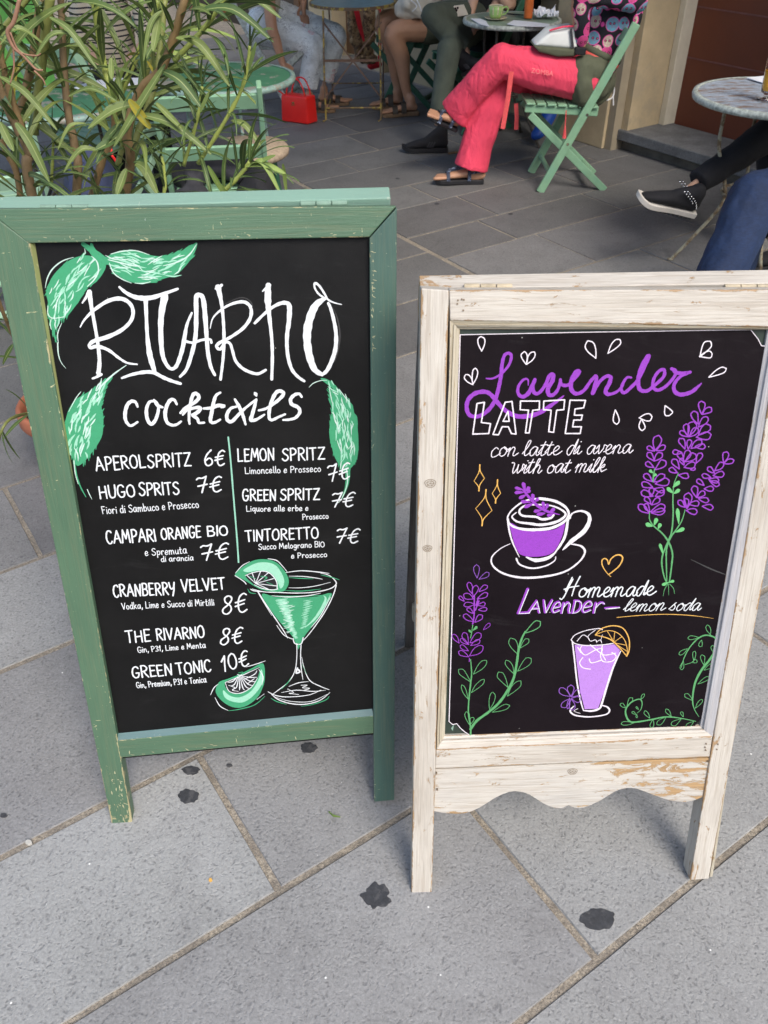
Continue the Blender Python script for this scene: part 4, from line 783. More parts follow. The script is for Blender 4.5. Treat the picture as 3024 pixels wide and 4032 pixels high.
leafart('960,1228 1000,1225 1060,1260 1110,1320 1170,1390 1220,1440 1230,1500 1258,1540 1262,1655 1268,1760 1262,1850 1240,1910 1205,1955 1150,1985 1110,1930 1070,1855 1050,1780 1032,1700 1034,1600 1050,1480 1030,1400 1030,1320 1062,1310', '1000,1240 1090,1340 1140,1480 1160,1640 1170,1800 1160,1930', 60, 95, .85)
ik.start('leaf_stem', 'greenm'); ik.st('1180,1960 1180,2040 1165,2120 1130,2210', [46, 34, 22, 8]); ik.start('leaf_outline', 'greenw'); ik.st('1170,1960 1180,2050 1160,2140 1120,2220 1080,2250', [8, 8, 7, 5, 3]); ik.st('865,1295 900,1262 960,1240 1010,1238', [3, 7, 6, 3]); ik.st('1030,1300 1045,1380 1060,1440', [4, 7, 3]); ik.st('1110,1310 1170,1390 1195,1410', [4, 8, 3])
# menu
ik.start('menu_lettering', 'white'); ik.crop(200, 1600, 2.074)
for t in (('APEROL', (375, 525), (775, 497), 105), ('SPRITZ', (797, 497), (1145, 485), 105), ('6€', (1258, 485), (1420, 478), 122), ('HUGO', (405, 752), (690, 735), 100), ('SPRITS', (728, 728), (1050, 712), 100), ('7€', (1200, 708), (1395, 690), 125),
          ('CAMPARI', (462, 1118), (860, 1097), 100), ('ORANGE', (908, 1085), (1225, 1068), 92), ('BIO', (1282, 1057), (1445, 1050), 76), ('7€', (1232, 1258), (1450, 1240), 125)): ik.text(*t, 12.6, slant=0.03 if '€' not in t[0] else .12)
for t in (('Fiori di Sambuco e Prosecco', (425, 877), (1210, 824), 66), ('e Spremuta', (775, 1218), (1112, 1196), 62), ('di arancia', (905, 1266), (1165, 1254), 50)): ik.text(*t, 6.8, font=LOW)
ik.crop(800, 1650, 2.074)
for t in (('LEMON', (285, 343), (580, 335), 98), ('SPRITZ', (648, 335), (990, 327), 98), ('7€', (1022, 508), (1195, 480), 130), ('GREEN', (325, 664), (592, 662), 88), ('SPRITZ', (633, 660), (948, 654), 88), ('7€', (1042, 718), (1222, 712), 118), ('TINTORETTO', (350, 997), (940, 970), 90), ('7€', (1080, 1012), (1262, 1005), 118)):
    ik.text(*t, 12.2, slant=0.03 if '€' not in t[0] else .16)
for t in (('Limoncello e Prosseco', (345, 445), (960, 427), 60), ('Liquore alle erbe e', (355, 752), (858, 745), 52), ('Prosecco', (812, 818), (1022, 808), 50), ('Succo Melograno BIO', (455, 1062), (990, 1040), 50), ('e Prosecco', (722, 1134), (1010, 1122), 48)): ik.text(*t, 6.6, font=LOW)
ik.crop(350, 2200, 2.074)
for t in (('CRANBERRY', (207, 308), (708, 285), 95), ('VELVET', (762, 265), (1112, 243), 95), ('8€', (1095, 452), (1295, 425), 145), ('THE', (310, 682), (505, 668), 92), ('RIVARNO', (558, 662), (945, 638), 92), ('8€', (1075, 698), (1252, 682), 130), ('GREEN', (362, 968), (682, 943), 90), ('TONIC', (722, 940), (998, 915), 90), ('10€', (1100, 916), (1310, 868), 125)):
    ik.text(*t, 12.6, slant=0.03 if '€' not in t[0] else .14)
for t in (('Vodka, Lime e Succo di Mirtilli', (275, 408), (1025, 375), 58), ('Gin, P31, Lime e Menta', (405, 762), (955, 720), 50), ('Gin, Premium, P31 e Tonica', (395, 1050), (962, 1003), 52)): ik.text(*t, 6.8, font=LOW)
ik.start('divider_line', 'teal'); ik.crop(800, 1650, 2.074); ik.st('206,145 225,330 250,640 278,980 290,1165', 13)
# martini glass
ik.crop(800, 2150, 2.074)
ik.start('glass_drawing', 'greenm'); ik.fill('480,385 600,415 750,430 900,415 1045,378 1020,460 930,600 820,740 775,835 735,740 640,630 540,500')
for i in range(34):
    y = 400+i*10; x0 = 520+i*6.6; x1 = 1000-i*5.2
    if x1 > x0+30: ik.st([(x0+random.uniform(-6, 20), y), ((x0+x1)/2, y+random.uniform(4, 12)), (x1-random.uniform(0, 30), y-random.uniform(0, 8))], [4, 11, 4])
ik.start('glass_highlight', 'greenl')
for i in range(46):
    y = 430+i*7.0; c = 640+i*2.6; w = max(14, 95-i*1.5); x = c+random.uniform(-10, 10); ik.st([(x-w/2, y+3), (x, y), (x+w/2, y-4+random.uniform(-3, 3))], [3, 9, 3])
for i in range(26):
    y = 440+i*9; x = 860-i*1.6+random.uniform(-16, 16); w = 60-i; ik.st([(x-w/2, y+4), (x, y), (x+w/2, y-5)], [2, 7, 2])
ik.st('985,400 1000,430 960,520 900,600 830,660', [4, 18, 26, 18, 4]); ik.st('1040,390 1000,470 930,580', [3, 10, 3])
ik.start('glass_outline', 'greenw')
for i in range(34):
    y = 450+i*7.6; x = 690+random.uniform(-60, 60)*(1-i/60); w = random.uniform(18, 50); ik.st([(x-w/2, y+3), (x, y), (x+w/2, y-4)], [2, 6, 2])
ik.start('glass_outline', 'white')
for t, w in (('670,212 800,196 950,208 1030,218', [5, 8, 9, 3]), ('960,215 1030,235 1080,280 1082,310 1030,345 900,372 750,378 600,372 500,368 400,345', [4, 9, 9, 8, 8, 5]), ('700,240 820,243 920,255 975,266', [3, 7, 7, 3]), ('560,400 700,410 850,400 960,378', [3, 8, 8, 3]), ('700,335 800,335 920,320 1040,290', [3, 6, 6, 3]),
             ('450,370 520,480 600,600 660,690 690,745', [9, 8, 9, 8, 4]), ('440,360 500,460 560,560', [4, 6, 3]), ('600,640 660,720 735,755', [4, 7, 5]), ('1086,315 1060,400 1000,520 920,640 850,730 812,768', [10, 8, 8, 8, 6, 5]), ('1040,410 960,560 880,660', [3, 7, 3]),
             ('735,750 750,790 800,792 817,742', 8), ('765,790 765,900 750,1010 700,1100 600,1180 565,1205', [7, 6, 7, 7, 5]), ('800,790 796,880 800,980 815,1085', [7, 7, 8, 4]), ('805,900 825,990 870,1090 960,1140 1030,1167', [3, 5, 8, 8, 4]), ('530,1183 600,1215 700,1225 860,1210 960,1170', [5, 9, 7, 5]),
             ('560,1205 620,1250 720,1280 830,1285 950,1255 1035,1190', [6, 9, 9, 9, 8, 4]), ('600,1230 720,1262 880,1262 1010,1205', [3, 6, 6, 3]), ('700,1140 780,1110 860,1100', [4, 8, 3]), ('640,1190 760,1170 900,1180 1000,1170', [3, 7, 7, 3]), ('690,1160 740,1190 700,1196 780,1205', 5), ('800,1130 850,1130 810,1150 870,1155 820,1172', 6), ('770,990 760,1030 790,1020 775,1000', 14)): ik.st(t, w)
ik.start('glass_drawing', 'greenm')
for t in ('555,1235 600,1262 680,1285', '800,1303 900,1285 1000,1250 1030,1220', '960,230 1050,250 1112,270', '700,252 800,258 900,262', '720,1065 690,1110 640,1160', '810,960 845,1040', '365,345 385,375 430,382', '640,355 800,362 960,345', '780,790 778,835'): ik.st(t, [3, 9, 4])
# lime slice on the rim
ik.start('lime_drawing', 'greenm'); ik.fill('260,230 330,160 420,110 520,103 600,130 660,190 697,260 692,320 650,366 560,366 480,350 420,322 330,268')
ik.start('lime_highlight', 'greenl'); ik.fill('330,190 430,135 520,128 590,150 635,205 662,270 655,320 630,340 610,290 575,235 520,200 440,195 370,208')
ik.start('lime_pulp', 'board' if False else 'black'); ik.fill('345,235 420,205 500,200 565,235 600,290 600,340 540,350 470,335 410,305')
ik.start('lime_pulp_lines', 'white')
for t in ('430,300 360,235', '430,300 400,210', '430,300 470,200', '430,300 530,215', '430,300 575,260', '430,300 600,320', '430,300 530,345', '345,235 420,208 500,200 560,228 600,285 605,340', '420,310 480,338 560,352 610,345', '260,235 330,280 352,305'): ik.st(t, [5, 8, 7])
ik.start('lime_drawing', 'greenm')
for t in ('380,240 430,260', '470,240 520,250 500,270', '520,290 570,310', '330,165 280,210'): ik.st(t, [5, 12, 5])
ik.start('lime_outline', 'white'); ik.st('265,215 320,155 380,122', [3, 7, 3]); ik.st('530,98 600,112 650,160 690,210', [5, 8, 6, 3]); ik.st('385,345 420,360 500,368', [4, 9, 5])
# lime wedge
ik.start('lime_drawing', 'greenm'); ik.fill('105,1190 128,1108 200,1078 300,1040 400,990 490,952 505,1060 490,1140 442,1232 350,1300 260,1312 170,1270')
ik.start('lime_highlight', 'greenl'); ik.fill('165,1170 220,1215 300,1228 390,1180 450,1090 475,1000 490,1060 470,1140 400,1225 320,1270 230,1260 175,1225')
ik.start('lime_pulp', 'black'); ik.fill('180,1108 300,1055 420,995 462,985 445,1070 390,1150 300,1195 215,1185')
ik.start('lime_pulp_lines', 'white')
for i in range(9):
    a = math.pi*(.02+i*.105); ik.st([(300+20*math.cos(a), 1055+10*math.sin(a)), (310+75*math.cos(a), 1060+90*math.sin(a)), (315+125*math.cos(a), 1058+125*math.sin(a)*(.9))], [4, 9, 4])
for t in ('180,1108 300,1058 460,985', '182,1110 215,1180 300,1195 390,1150 445,1070', '210,1130 260,1150 240,1170 290,1180', '340,1080 420,1040 440,1010', '360,1120 400,1090 420,1075', '355,980 440,955 510,930', '62,1208 90,1150 125,1120', '98,1230 140,1300 205,1335', '440,1245 500,1200', '455,1000 490,1060 480,1130', '280,1040 300,1050 320,1042'): ik.st(t, [4, 8, 3])
ik.start('lime_drawing', 'greenm'); ik.st('205,1338 300,1325 420,1290 505,1220', [3, 9, 8, 3]); ik.st('290,1030 325,1022 320,1040', 6)
ik.done(bd)

# ---- white board
ws = Sign('lavender_board', 'whitewashed wooden A-board with a black poster for lavender drinks, shorter and nearer of the two', 'chalkboard sign', .057, .818, .022, .285)
ZW = -.012
ws.piece('stile', 'wwood', [(1619.4, 3530), (1700.3, 3526), (1768.5, 1143), (1657.7, 1135)], .001, -.033, 'v')
ws.piece('stile', 'wwood', [(2717, 3467), (2791, 3461), (3215, 1140), (3100, 1140)], 0, -.040, 'v')
ws.piece('split_sliver', 'wmould', [(2794, 3455), (2806, 3452), (2866, 3055), (2862, 3055)], -.003, -.020, 'v')
ws.piece('top_rail', 'wwood', [(1772, 1262), (3085, 1290), (3110, 1140), (1769, 1142)], .0, -.030, 'h')
ws.piece('bottom_rail', 'wwood', [(1714, 3027.5), (2794, 2982), (2806, 2899), (1717, 2952)], -.0005, -.030, 'h')
# moulding round the poster
zo, zi = -.001, -.0115
ws.piece('moulding', 'wmould', [(1719.6, 2950), (1751.5, 2898), (1811, 1296), (1772, 1261)], 0, -.02, 'v', zs=[zo, zi, zi, zo], bevel=.0008)
ws.piece('moulding', 'wmould', [(1808, 1297), (3016, 1299), (3085, 1292), (1772, 1260)], 0, -.02, 'h', zs=[zi, zi, zo, zo], bevel=.0008)
ws.piece('moulding', 'wcool', [(2757, 2860), (2806, 2904), (3085, 1292), (3024, 1292)], 0, -.02, 'v', zs=[zi, zo, zo, zi], bevel=.0008)
ws.piece('moulding', 'wwood', [(1719, 2951), (2806, 2901), (2757, 2858), (1750, 2897)], 0, -.02, 'h', zs=[zo, zo, zi, zi], bevel=.0008)
ws.piece('bead', 'wmould', [(1730, 2935), (1741, 2915), (1799, 1286), (1787, 1276)], 0, -.012, 'v', zs=[-.0015, -.0045, -.0045, -.0015], bevel=.001)
ws.piece('bead', 'wcool', [(2770, 2872), (2784, 2886), (3062, 1300), (3046, 1300)], 0, -.012, 'v', zs=[-.0045, -.0015, -.0015, -.0045], bevel=.001)
ws.piece('bead', 'wwood', [(1734, 2928), (2786, 2884), (2775, 2873), (1740, 2915)], 0, -.012, 'h', zs=[-.0015, -.0015, -.0045, -.0045], bevel=.001)
ws.piece('bead', 'wmould', [(1800, 1287), (3040, 1296), (3052, 1293), (1788, 1276)], 0, -.012, 'h', zs=[-.0045, -.0045, -.0015, -.0015], bevel=.001)
ws.piece('backing_panel', 'bback', [(1700, 3000), (2830, 2950), (3110, 1250), (1770, 1230)], -.0165, -.024, 'v', bevel=0)
ap = [(1709, 3195), (1760, 3203), (1830, 3203), (1890, 3180), (1950, 3142), (2005, 3119), (2045, 3118), (2085, 3130), (2140, 3165), (2185, 3182), (2215, 3182), (2238, 3172), (2262, 3181), (2300, 3180), (2360, 3155), (2420, 3118), (2465, 3104), (2510, 3107), (2570, 3130), (2640, 3153), (2700, 3158), (2740, 3150), (2767, 3138)]
ap2 = [tuple(p) for p in crom(ap, 2)]
ws.piece('apron', 'wworn', ap2+[(2794, 2984.5), (1714.5, 3030)], -.004, -.026, 'h', bevel=.001)
po = [(1852.5, 2896), (1830, 2882), (1812, 2866), (1798, 2849), (1783, 2853), (1768, 2841), (1812.5, 1318), (2300, 1308), (2956, 1298), (2985, 1335), (2998, 1361), (3024, 1364), (2858.6, 2329), (2789, 2797), (2787, 2815), (2766, 2826), (2740, 2852), (2736, 2861)]
pst = ws.piece('poster', 'poster', po, ZW, -.014, 'v', bevel=0)
ew = Ink(ws, ZW); ew.crop(0, 0, 1); ew.start('bare_edge', 'whitec'); ew.sharp('1852,2896 1830,2882 1812,2866 1798,2849 1783,2853 1768,2841 1812,1318', 3.2); ew.sharp('1812,1318 2300,1308 2956,1298 2985,1335 2998,1361 3024,1364', 3.0); ew.sharp('2858,2329 2789,2797 2787,2815 2766,2826', 2.0); ew.done(pst)
ws.piece('paint_drip', 'greenm' if False else 'gtop', [(1776, 2868), (1783, 2878), (1788, 2852), (1782, 2860)], -.0160, -.017, 'v', bevel=0)
for p in ((1818, 1178), (1824, 1222), (1826, 1180), (1803, 1182), (1801, 1196), (2780, 2928), (2778, 2953), (2776, 2942), (2826, 2930), (2822, 2950), (2789, 3000), (1719, 3045), (1722, 3110)):
    c = ws.L(p); MB().tube([(c[0], c[1], -.003), (c[0], c[1], .0014)], .0014, 8).build('nail', 'nail', ws.root, local=True)
for p, r_ in (((1694, 1902), .0085), ((1683, 2158), .0072), ((2256, 3043), .0085)):
    c = ws.L(p); k = Ink(ws, .0016 if p[1] < 3000 else -.0035); k.start('knot', 'nail')
    for rr in (r_, r_*.62): k.rib([c+np.array([math.cos(a)*rr*(1+.1*math.sin(3*a)), math.sin(a)*rr*.8]) for a in np.linspace(0, 6.28, 26)], .0009)
    for a in range(5): k.rib([c, c+np.array([math.cos(a*1.3)*r_*.8, math.sin(a*1.3)*r_*.6])], .0006)
    k.done(ws.root)
# dark gap where the moulding has pulled away from the stile
gp = Ink(ws, .0012); gp.crop(1500, 1000, 1.3); gp.start('split', 'black'); gp.st('352,350 350,500 346,640 338,760 332,900 328,1010', [2, 4, 7, 10, 8, 2]); gp.done(ws.root)
wtL = ws.L((1652, 1083), -.064); wtR = ws.L((3200, 1085), -.064)
ZTW = -.036
WT = back_frame(ws, 'wback', wtL[1]-.017, wtL[0], wtR[0], wtL[0]+.0, wtR[0]-.03, .043, R(31), 'wwood', zt=ZTW, rails=(.22,), panel=None)
for k in range(6):
    a = WT(.045, .10+k*.13, -.012); b_ = WT(.545, .10+k*.13, -.012); MB().bar(a, b_, .012, .118, up=(0, 1, 0)).build('back_slat', 'bwood', ws.root, local=True)
a = WT(.02, .93, .0); MB().box((a[0]+.035, a[1], a[2]+.012), (.07, .05, .03)).build('corner_block', 'cream', ws.root, local=True, bevel=.006)
hinge(ws, (1825, 1128), (2018, 1128), -.033, 'hinge2'); hinge(ws, (2850, 1130), (3040, 1130), -.033, 'hinge2')

iw = Ink(ws, ZW)
iw.crop(1700, 1350, 2.074); iw.start('lavender_title', 'purple')
iw.st('445,290 500,290 570,250 630,180 650,110 630,85 595,100 575,170 565,270 550,350 530,430 500,500 450,560 380,600 310,590 285,530 300,460 360,410 440,400 490,430 540,490 600,550 680,595 770,600 870,575 960,520 1030,470 1078,432', [10, 20, 24, 26, 30, 32, 34, 32, 34, 36, 34, 34, 40, 34, 10])
iw.st('788,345 785,300 750,300 710,350 705,410 740,440 790,410 830,330 842,300', [8, 20, 26, 36, 28]); iw.st('838,300 825,360 840,410 880,405 930,340 960,270 990,260 985,310 950,370 955,420 990,425 1030,380 1050,310', [22, 30, 28, 32, 36, 34, 30, 22])
iw.st('1050,300 1060,340 1110,345 1150,310 1200,250 1200,230 1175,240 1140,310 1140,380 1180,415 1240,390 1300,310 1340,270 1342,310 1315,410', [24, 28, 26, 30, 34, 36, 30, 28, 28, 34]); iw.st('1315,410 1360,330 1420,275 1460,280 1450,330 1420,390 1440,420 1510,400 1560,350', [34, 28, 30, 34, 34, 24, 20])
iw.crop(2200, 1350, 2.0133)
iw.st('575,275 540,275 510,320 495,370 520,395 570,355 630,290 680,190 715,110 700,110 660,180 635,260 630,330 650,375 700,380 750,345 830,270 835,215 800,220 760,270 745,340 780,375 840,350 900,290 930,230 895,205', [16, 24, 26, 28, 28, 30, 34, 30, 28, 26, 26, 26, 26, 26])
iw.st('900,208 930,235 985,240 1042,232', [16, 30, 26, 24]); iw.st('1030,238 960,270 915,330 920,385 970,410 1050,390 1100,350 1132,320', [20, 28, 30, 34, 30, 8])
iw.start('outlined_lettering', 'whitec'); iw.crop(1700, 1350, 2.074)
for t in ('370,495 430,485 405,650 480,660 465,740 335,745 370,495', '600,485 655,478 688,745 650,740 625,685 575,685 545,750 500,748 600,485', '622,560 632,640 582,640 622,560', '725,475 880,475 878,545 825,550 795,735 765,735 790,550 722,545 725,475', '915,475 1085,465 1078,545 1020,550 995,730 955,725 975,550 912,545 915,475', '1130,468 1255,470 1240,530 1170,540 1165,590 1230,590 1220,630 1160,630 1150,685 1222,685 1212,740 1090,740 1130,468'): iw.sharp(t, 11)
iw.start('petal_drawing', 'whitec'); iw.crop(1600, 1000, 1.165); iw.each = True
iw.petals('345,445 343,380 30;548,505 538,450 26;552,505 585,452 26;305,600 272,555 26;305,600 318,525 24;870,480 832,403 40;925,455 978,393 30;1345,470 1392,402 34;1345,470 1402,458 30;1388,565 1465,525 26;960,715 965,780 26;1068,752 1125,748 30;1078,758 1082,808 26;1188,695 1208,740 34', .4, 5)
iw.each = False; iw.start('lettering', 'whitec'); iw.text('con latte di avena', (385, 930), (1030, 912), 70, 4.2, slant=.18, font=CUR, gap=.02); iw.text('with oat milk', (478, 1006), (910, 1001), 68, 4.2, slant=.22, font=CUR, gap=.02)
iw.crop(2300, 1500, 2.2914); iw.start('lavender_sprig', 'purple')
iw.petals('1060,300 1060,185;1065,300 1145,245;1025,385 985,275;1030,415 1110,330;935,500 865,455;940,500 990,370;930,490 920,390;950,505 1025,430;1030,490 1130,400;1010,510 1140,490;910,610 865,520;940,615 950,530;960,605 1060,540;1000,590 1090,590;880,650 800,640;890,720 850,640;895,730 945,630;910,730 1005,660;1010,740 1055,650;860,790 800,710;900,780 1000,750;840,830 770,790;850,845 940,860;900,760 870,700;960,800 1000,790'
          ';640,630 670,495;635,630 570,595;650,625 730,590;630,720 575,650;630,725 700,650;630,780 555,740;640,800 730,725;615,905 540,845;630,910 720,845;640,930 765,900;620,960 520,925;630,970 720,990;620,1040 515,1000;600,1045 610,965;640,1040 720,1000;600,1110 550,1050;610,1115 680,1060;580,1190 490,1120;590,1180 550,1110;600,1180 725,1130;610,1190 725,1170'
          ';1255,740 1285,640;1260,745 1345,715;1180,810 1250,740;1175,830 1115,780;1160,850 1260,840;1140,870 1065,850;1120,890 1210,900;1080,940 1020,890;1130,900 1215,940;1080,970 1165,970;1015,1050 990,950;1020,1050 1085,1000;1030,1060 1120,1080;910,1140 850,1080;930,1150 940,1015;940,1110 1035,1100;920,1170 1015,1180;1065,1130 1160,1140;925,1150 920,1060', .5, 11)
iw.start('lavender_stem', 'gchalk')
for t in ('850,830 810,930 800,1060 802,1200 790,1350 760,1440 710,1560 700,1650 720,1760 750,1830', '590,1180 590,1250 630,1310 700,1370 760,1450 795,1550 790,1650 770,1800 760,1820', '910,1160 880,1260 830,1340 780,1410 745,1500 740,1600 745,1800', '635,790 625,850 620,910'): iw.st(t, [7, 12, 15, 15, 9])
for t in ('755,1830 725,1880 712,1940', '760,1830 762,1930', '770,1830 805,1870 815,1920'): iw.st(t, [6, 5, 3])
iw.start('lavender_leaflet', 'gchalkl'); iw.each = True; iw.petals('800,960 860,905 34;800,1010 748,962 34;805,1015 862,978 32;855,1290 840,1150 34;820,1365 905,1330 34;620,1310 556,1290 38;630,1300 655,1236 34;665,1335 692,1284 30;710,1560 683,1466 28;620,830 588,802 26;625,860 652,838 22;760,1815 702,1842 26;760,1815 812,1803 24', .4, 5, True)
iw.each = False; iw.crop(1700, 1750, 2.074); iw.start('sparkle_drawing', 'orange')
for n_, w_, s_, e_ in (((392, 165), (345, 298), (385, 378), (430, 275)), ((537, 288), (493, 400), (520, 477), (562, 398)), ((443, 368), (358, 522), (410, 662), (492, 538))):
    c = ((w_[0]+e_[0])/2, (w_[1]+e_[1])/2)
    for a, b_, wt in ((n_, e_, [11, 5]), (n_, w_, [9, 4]), (s_, e_, [12, 4]), (s_, w_, [10, 4])): iw.st([a, (a[0]*.62+c[0]*.25+b_[0]*.13, a[1]*.55+b_[1]*.45), b_], wt)
iw.start('heart_drawing', 'orange'); iw.st('1462,1080 1420,1035 1392,985 1390,945 1412,930 1434,945 1445,978 1462,935 1505,903 1545,905 1558,935 1530,990 1480,1035 1442,1062', [4, 9, 10, 9, 12, 11, 9])
iw.start('cup_fill', 'purple'); iw.fill('640,640 740,690 880,705 1010,690 1085,640 1060,760 990,880 870,915 740,905 690,850 655,740')
iw.start('cup_drawing', 'whitec')
for t, w in (('880,440 760,460 660,530 618,600 650,660 740,690 860,695 980,680 1080,630 1118,570 1090,510 1000,460 880,440', [16, 14, 12, 16, 24, 26, 22, 18, 22, 24]), ('622,610 632,700 660,800 715,918', [18, 14, 12, 5]), ('1112,610 1090,740 1050,820 1000,890', [20, 22, 20, 10]), ('770,918 850,945 950,925 1010,880', [8, 32, 30, 10]),
             ('690,555 655,590 700,630 800,645 900,655 1020,630 1090,580 1070,540 980,500 850,490 760,500 715,540 740,580 850,590 900,610 970,600 995,575', [8, 14, 22, 24, 18, 12, 14, 16, 18, 22, 16]), ('1125,600 1150,560 1220,542 1280,570 1285,630 1240,710 1140,790 1070,860', [20, 12, 16, 24, 32, 40, 36, 8]),
             ('640,810 560,850 490,920 500,990 580,1050 720,1085 900,1080 1080,1040 1200,960 1250,880 1220,830 1140,812', [5, 9, 13, 16, 20, 16, 14, 18, 10]), ('690,930 720,980 820,1010 930,990 1000,950 1012,915', [12, 14, 12, 6])): iw.st(t, w)
iw.start('sprig_in_cup', 'purple'); iw.petals('765,390 745,308 30;765,385 800,345 30;750,370 678,352 26;755,390 676,392 26;770,410 712,440 28;770,395 805,375 26;835,460 820,402 28;840,465 872,440 28;810,470 728,465 28;830,480 756,512 30;920,530 905,465 26;930,530 950,485 28;960,560 1002,520 28;900,535 832,545 26;930,560 856,572 28;990,570 940,580 26', .4, 5, True); iw.st('745,370 830,470 930,540 1045,572', [14, 24, 24, 4])
iw.start('lettering', 'white'); iw.crop(0, 0, 1)
iw.text('Homemade', (2205, 2354), (2572, 2343), 62, 5.0, slant=.16, font=CUR, gap=.02)
iw.text('lemon soda', (2455, 2406), (2752, 2402), 50, 3.6, slant=.3, font=CUR, gap=.03)
def lav(dx, dy, w):
    random.seed(7)
    for c, x0, x1, h, f in (('A', 2078, 2122, 46, CAPS), ('V', 2130, 2162, 46, CAPS), ('e', 2170, 2200, 76, LOW), ('n', 2207, 2240, 76, LOW), ('D', 2250, 2280, 50, CAPS), ('e', 2288, 2322, 76, LOW), ('r', 2332, 2368, 76, LOW)): iw.text(c, (x0+dx, 2411+dy), (x1+dx, 2410+dy), h, w, slant=.16, font=f)
iw.start('purple_lettering', 'purple'); iw.text('L', (2036, 2412), (2082, 2411), 92, 11, slant=.3); lav(0, 0, 9.5); iw.st('2382,2393 2410,2391 2438,2389', [8, 7, 4])
iw.start('lettering_highlight', 'white'); random.seed(7); iw.text('L', (2040, 2414), (2085, 2413), 92, 3, slant=.3); lav(4, 2, 2.6); iw.st('2384,2397 2410,2395 2440,2392', [2, 5, 3])
iw.crop(2200, 2300, 2.0133); iw.start('underline', 'orange'); iw.st('460,262 700,242 900,238 1080,250 1225,270', [5, 6, 6, 2])
iw.start('glass_fill', 'lilac'); iw.fill('125,480 300,490 440,475 485,520 440,640 380,800 310,985 205,990 170,850 145,650', smooth=False)
iw.start('soda_glass_drawing', 'whitec')
for t, w in (('108,460 125,600 145,780 172,920 195,1000', [10, 12, 12, 12, 8]), ('490,530 430,660 378,820 342,940 320,985 260,1003 200,1000', [8, 16, 16, 16, 20, 10]), ('98,440 130,400 220,365 320,350 345,360', 7), ('98,440 130,470 220,485 340,480 430,468', 8), ('120,965 95,990 95,1015 140,1040 250,1050 370,1032 402,1000 380,970 330,958', [8, 14, 12, 12, 12, 14, 7]), ('150,985 120,1005 170,1022', 4), ('145,450 190,402 230,420 250,450 290,440 300,460', 6), ('290,362 240,400 230,420', 5), ('300,455 330,440 340,465', 5), ('345,400 330,450', 4)): iw.st(t, w)
iw.start('ice_drawing', 'whitec')
for t in ('180,490 170,520 210,560 290,520 345,510 330,560 350,610 420,610 455,570 420,540', '250,480 300,520 360,560 450,545', '190,580 165,620 190,660 250,672', '240,590 260,622 340,600', '345,480 340,540 370,600', '150,500 175,540'): iw.st(t, 8)
iw.start('orange_slice_drawing', 'orange')
for t, w in (('290,400 340,350 430,328 510,350 555,430 557,520 538,570', 9), ('292,400 380,367 460,382 520,440 543,520 538,568', 6), ('290,402 400,432 470,490 538,570', [6, 12, 6]), ('435,455 442,380', 5), ('435,455 385,372', 5), ('438,458 502,412', 5), ('445,465 535,482', 5), ('455,475 540,530', 5)): iw.st(t, w)
iw.start('flower_drawing', 'violet'); iw.petals('90,890 8,828 50;95,888 95,800 50;100,890 165,845 46;98,905 170,915 44;90,905 25,970 44;97,908 110,995 44;85,900 70,985 20', .4, 6)
iw.start('vine_drawing', 'gchalk'); iw.st('1110,1050 1070,980 1060,900 1080,780 1130,680 1200,590 1245,510 1250,440 1210,410 1150,405 1090,440 1030,510 990,590 970,660', [3, 8, 14, 18, 20, 16, 13, 12, 12, 9, 8, 5]); iw.st('1000,635 1050,620 1080,590', 5)
iw.petals('1200,400 1175,325;1255,430 1265,370;1110,420 1025,425 30;1130,440 1120,495 26;1020,510 955,555 28;985,610 970,675 28;1225,540 1215,485;1150,640 1135,560;1150,680 1220,635 28;1100,790 1190,735 28;1060,920 1000,870 30;1080,980 1135,915 28;1070,600 1075,530 24;1060,620 1095,605 24', .42, 5)
iw.st('1085,1085 960,1060 850,1050 740,1070 620,1090 560,1085 530,1030 535,980 580,930 640,910 660,940 650,990 620,1020', [5, 10, 14, 14, 14, 12, 12, 9, 6, 4])
iw.petals('650,910 675,870;540,960 580,900;530,980 490,945;600,1095 495,1105 28;720,1060 680,1005;745,1070 735,1135;890,1045 850,990;850,1050 780,1110;985,1050 970,1010;970,1065 895,1115;1070,1085 1010,1130;610,1030 580,1010;615,1030 618,1056;630,990 612,970', .42, 5)
iw.crop(1700, 1750, 2.074); iw.start('left_sprig', 'violet'); iw.petals('370,1090 365,985 44;385,1100 465,1050 34', .4, 5); iw.start('left_sprig_flowers', 'purple')
iw.petals('325,1215 303,1125;340,1240 365,1150 46;385,1200 450,1150;340,1260 265,1225 44;265,1280 225,1240;370,1260 455,1215;350,1300 265,1310 36;370,1310 435,1300 30;380,1350 450,1340;340,1380 290,1335;345,1445 260,1390 40;350,1450 410,1395 40', .4, 7)
iw.crop(1650, 2300, 2.37); iw.petals('500,425 0,0' if False else '600,425 660,365 28', .4, 5); iw.petals('375,550 315,470;460,560 415,455;465,560 385,510;470,550 575,460;480,570 565,525;460,620 385,570;470,670 595,580;465,675 370,630', .42, 7); iw.st('515,100 515,200 512,300 500,370', 12)
iw.st('555,120 530,200 560,150 525,240', 12); iw.st('470,690 468,720', 8)
iw.start('left_stem', 'gchalk'); iw.st('500,380 492,440 480,500', 8); iw.st('480,700 490,830 480,930 465,1070 460,1200 480,1330 480,1405', [8, 12, 14, 12, 14, 18]); iw.petals('500,430 542,393 24;485,450 463,424 20', .4, 5, True)
iw.petals('505,840 625,715 54;480,910 375,795 52;485,1010 605,890 44;455,1070 400,940 36;470,1310 440,1190 40;480,1300 500,1240 34', .4, 6)
iw.st('480,1350 540,1270 650,1190 740,1110 820,1000 880,880 910,740 930,600 960,500 990,440', [26, 26, 24, 26, 24, 22, 20, 18, 14]); iw.petals('985,455 1128,350 60', .4, 9)
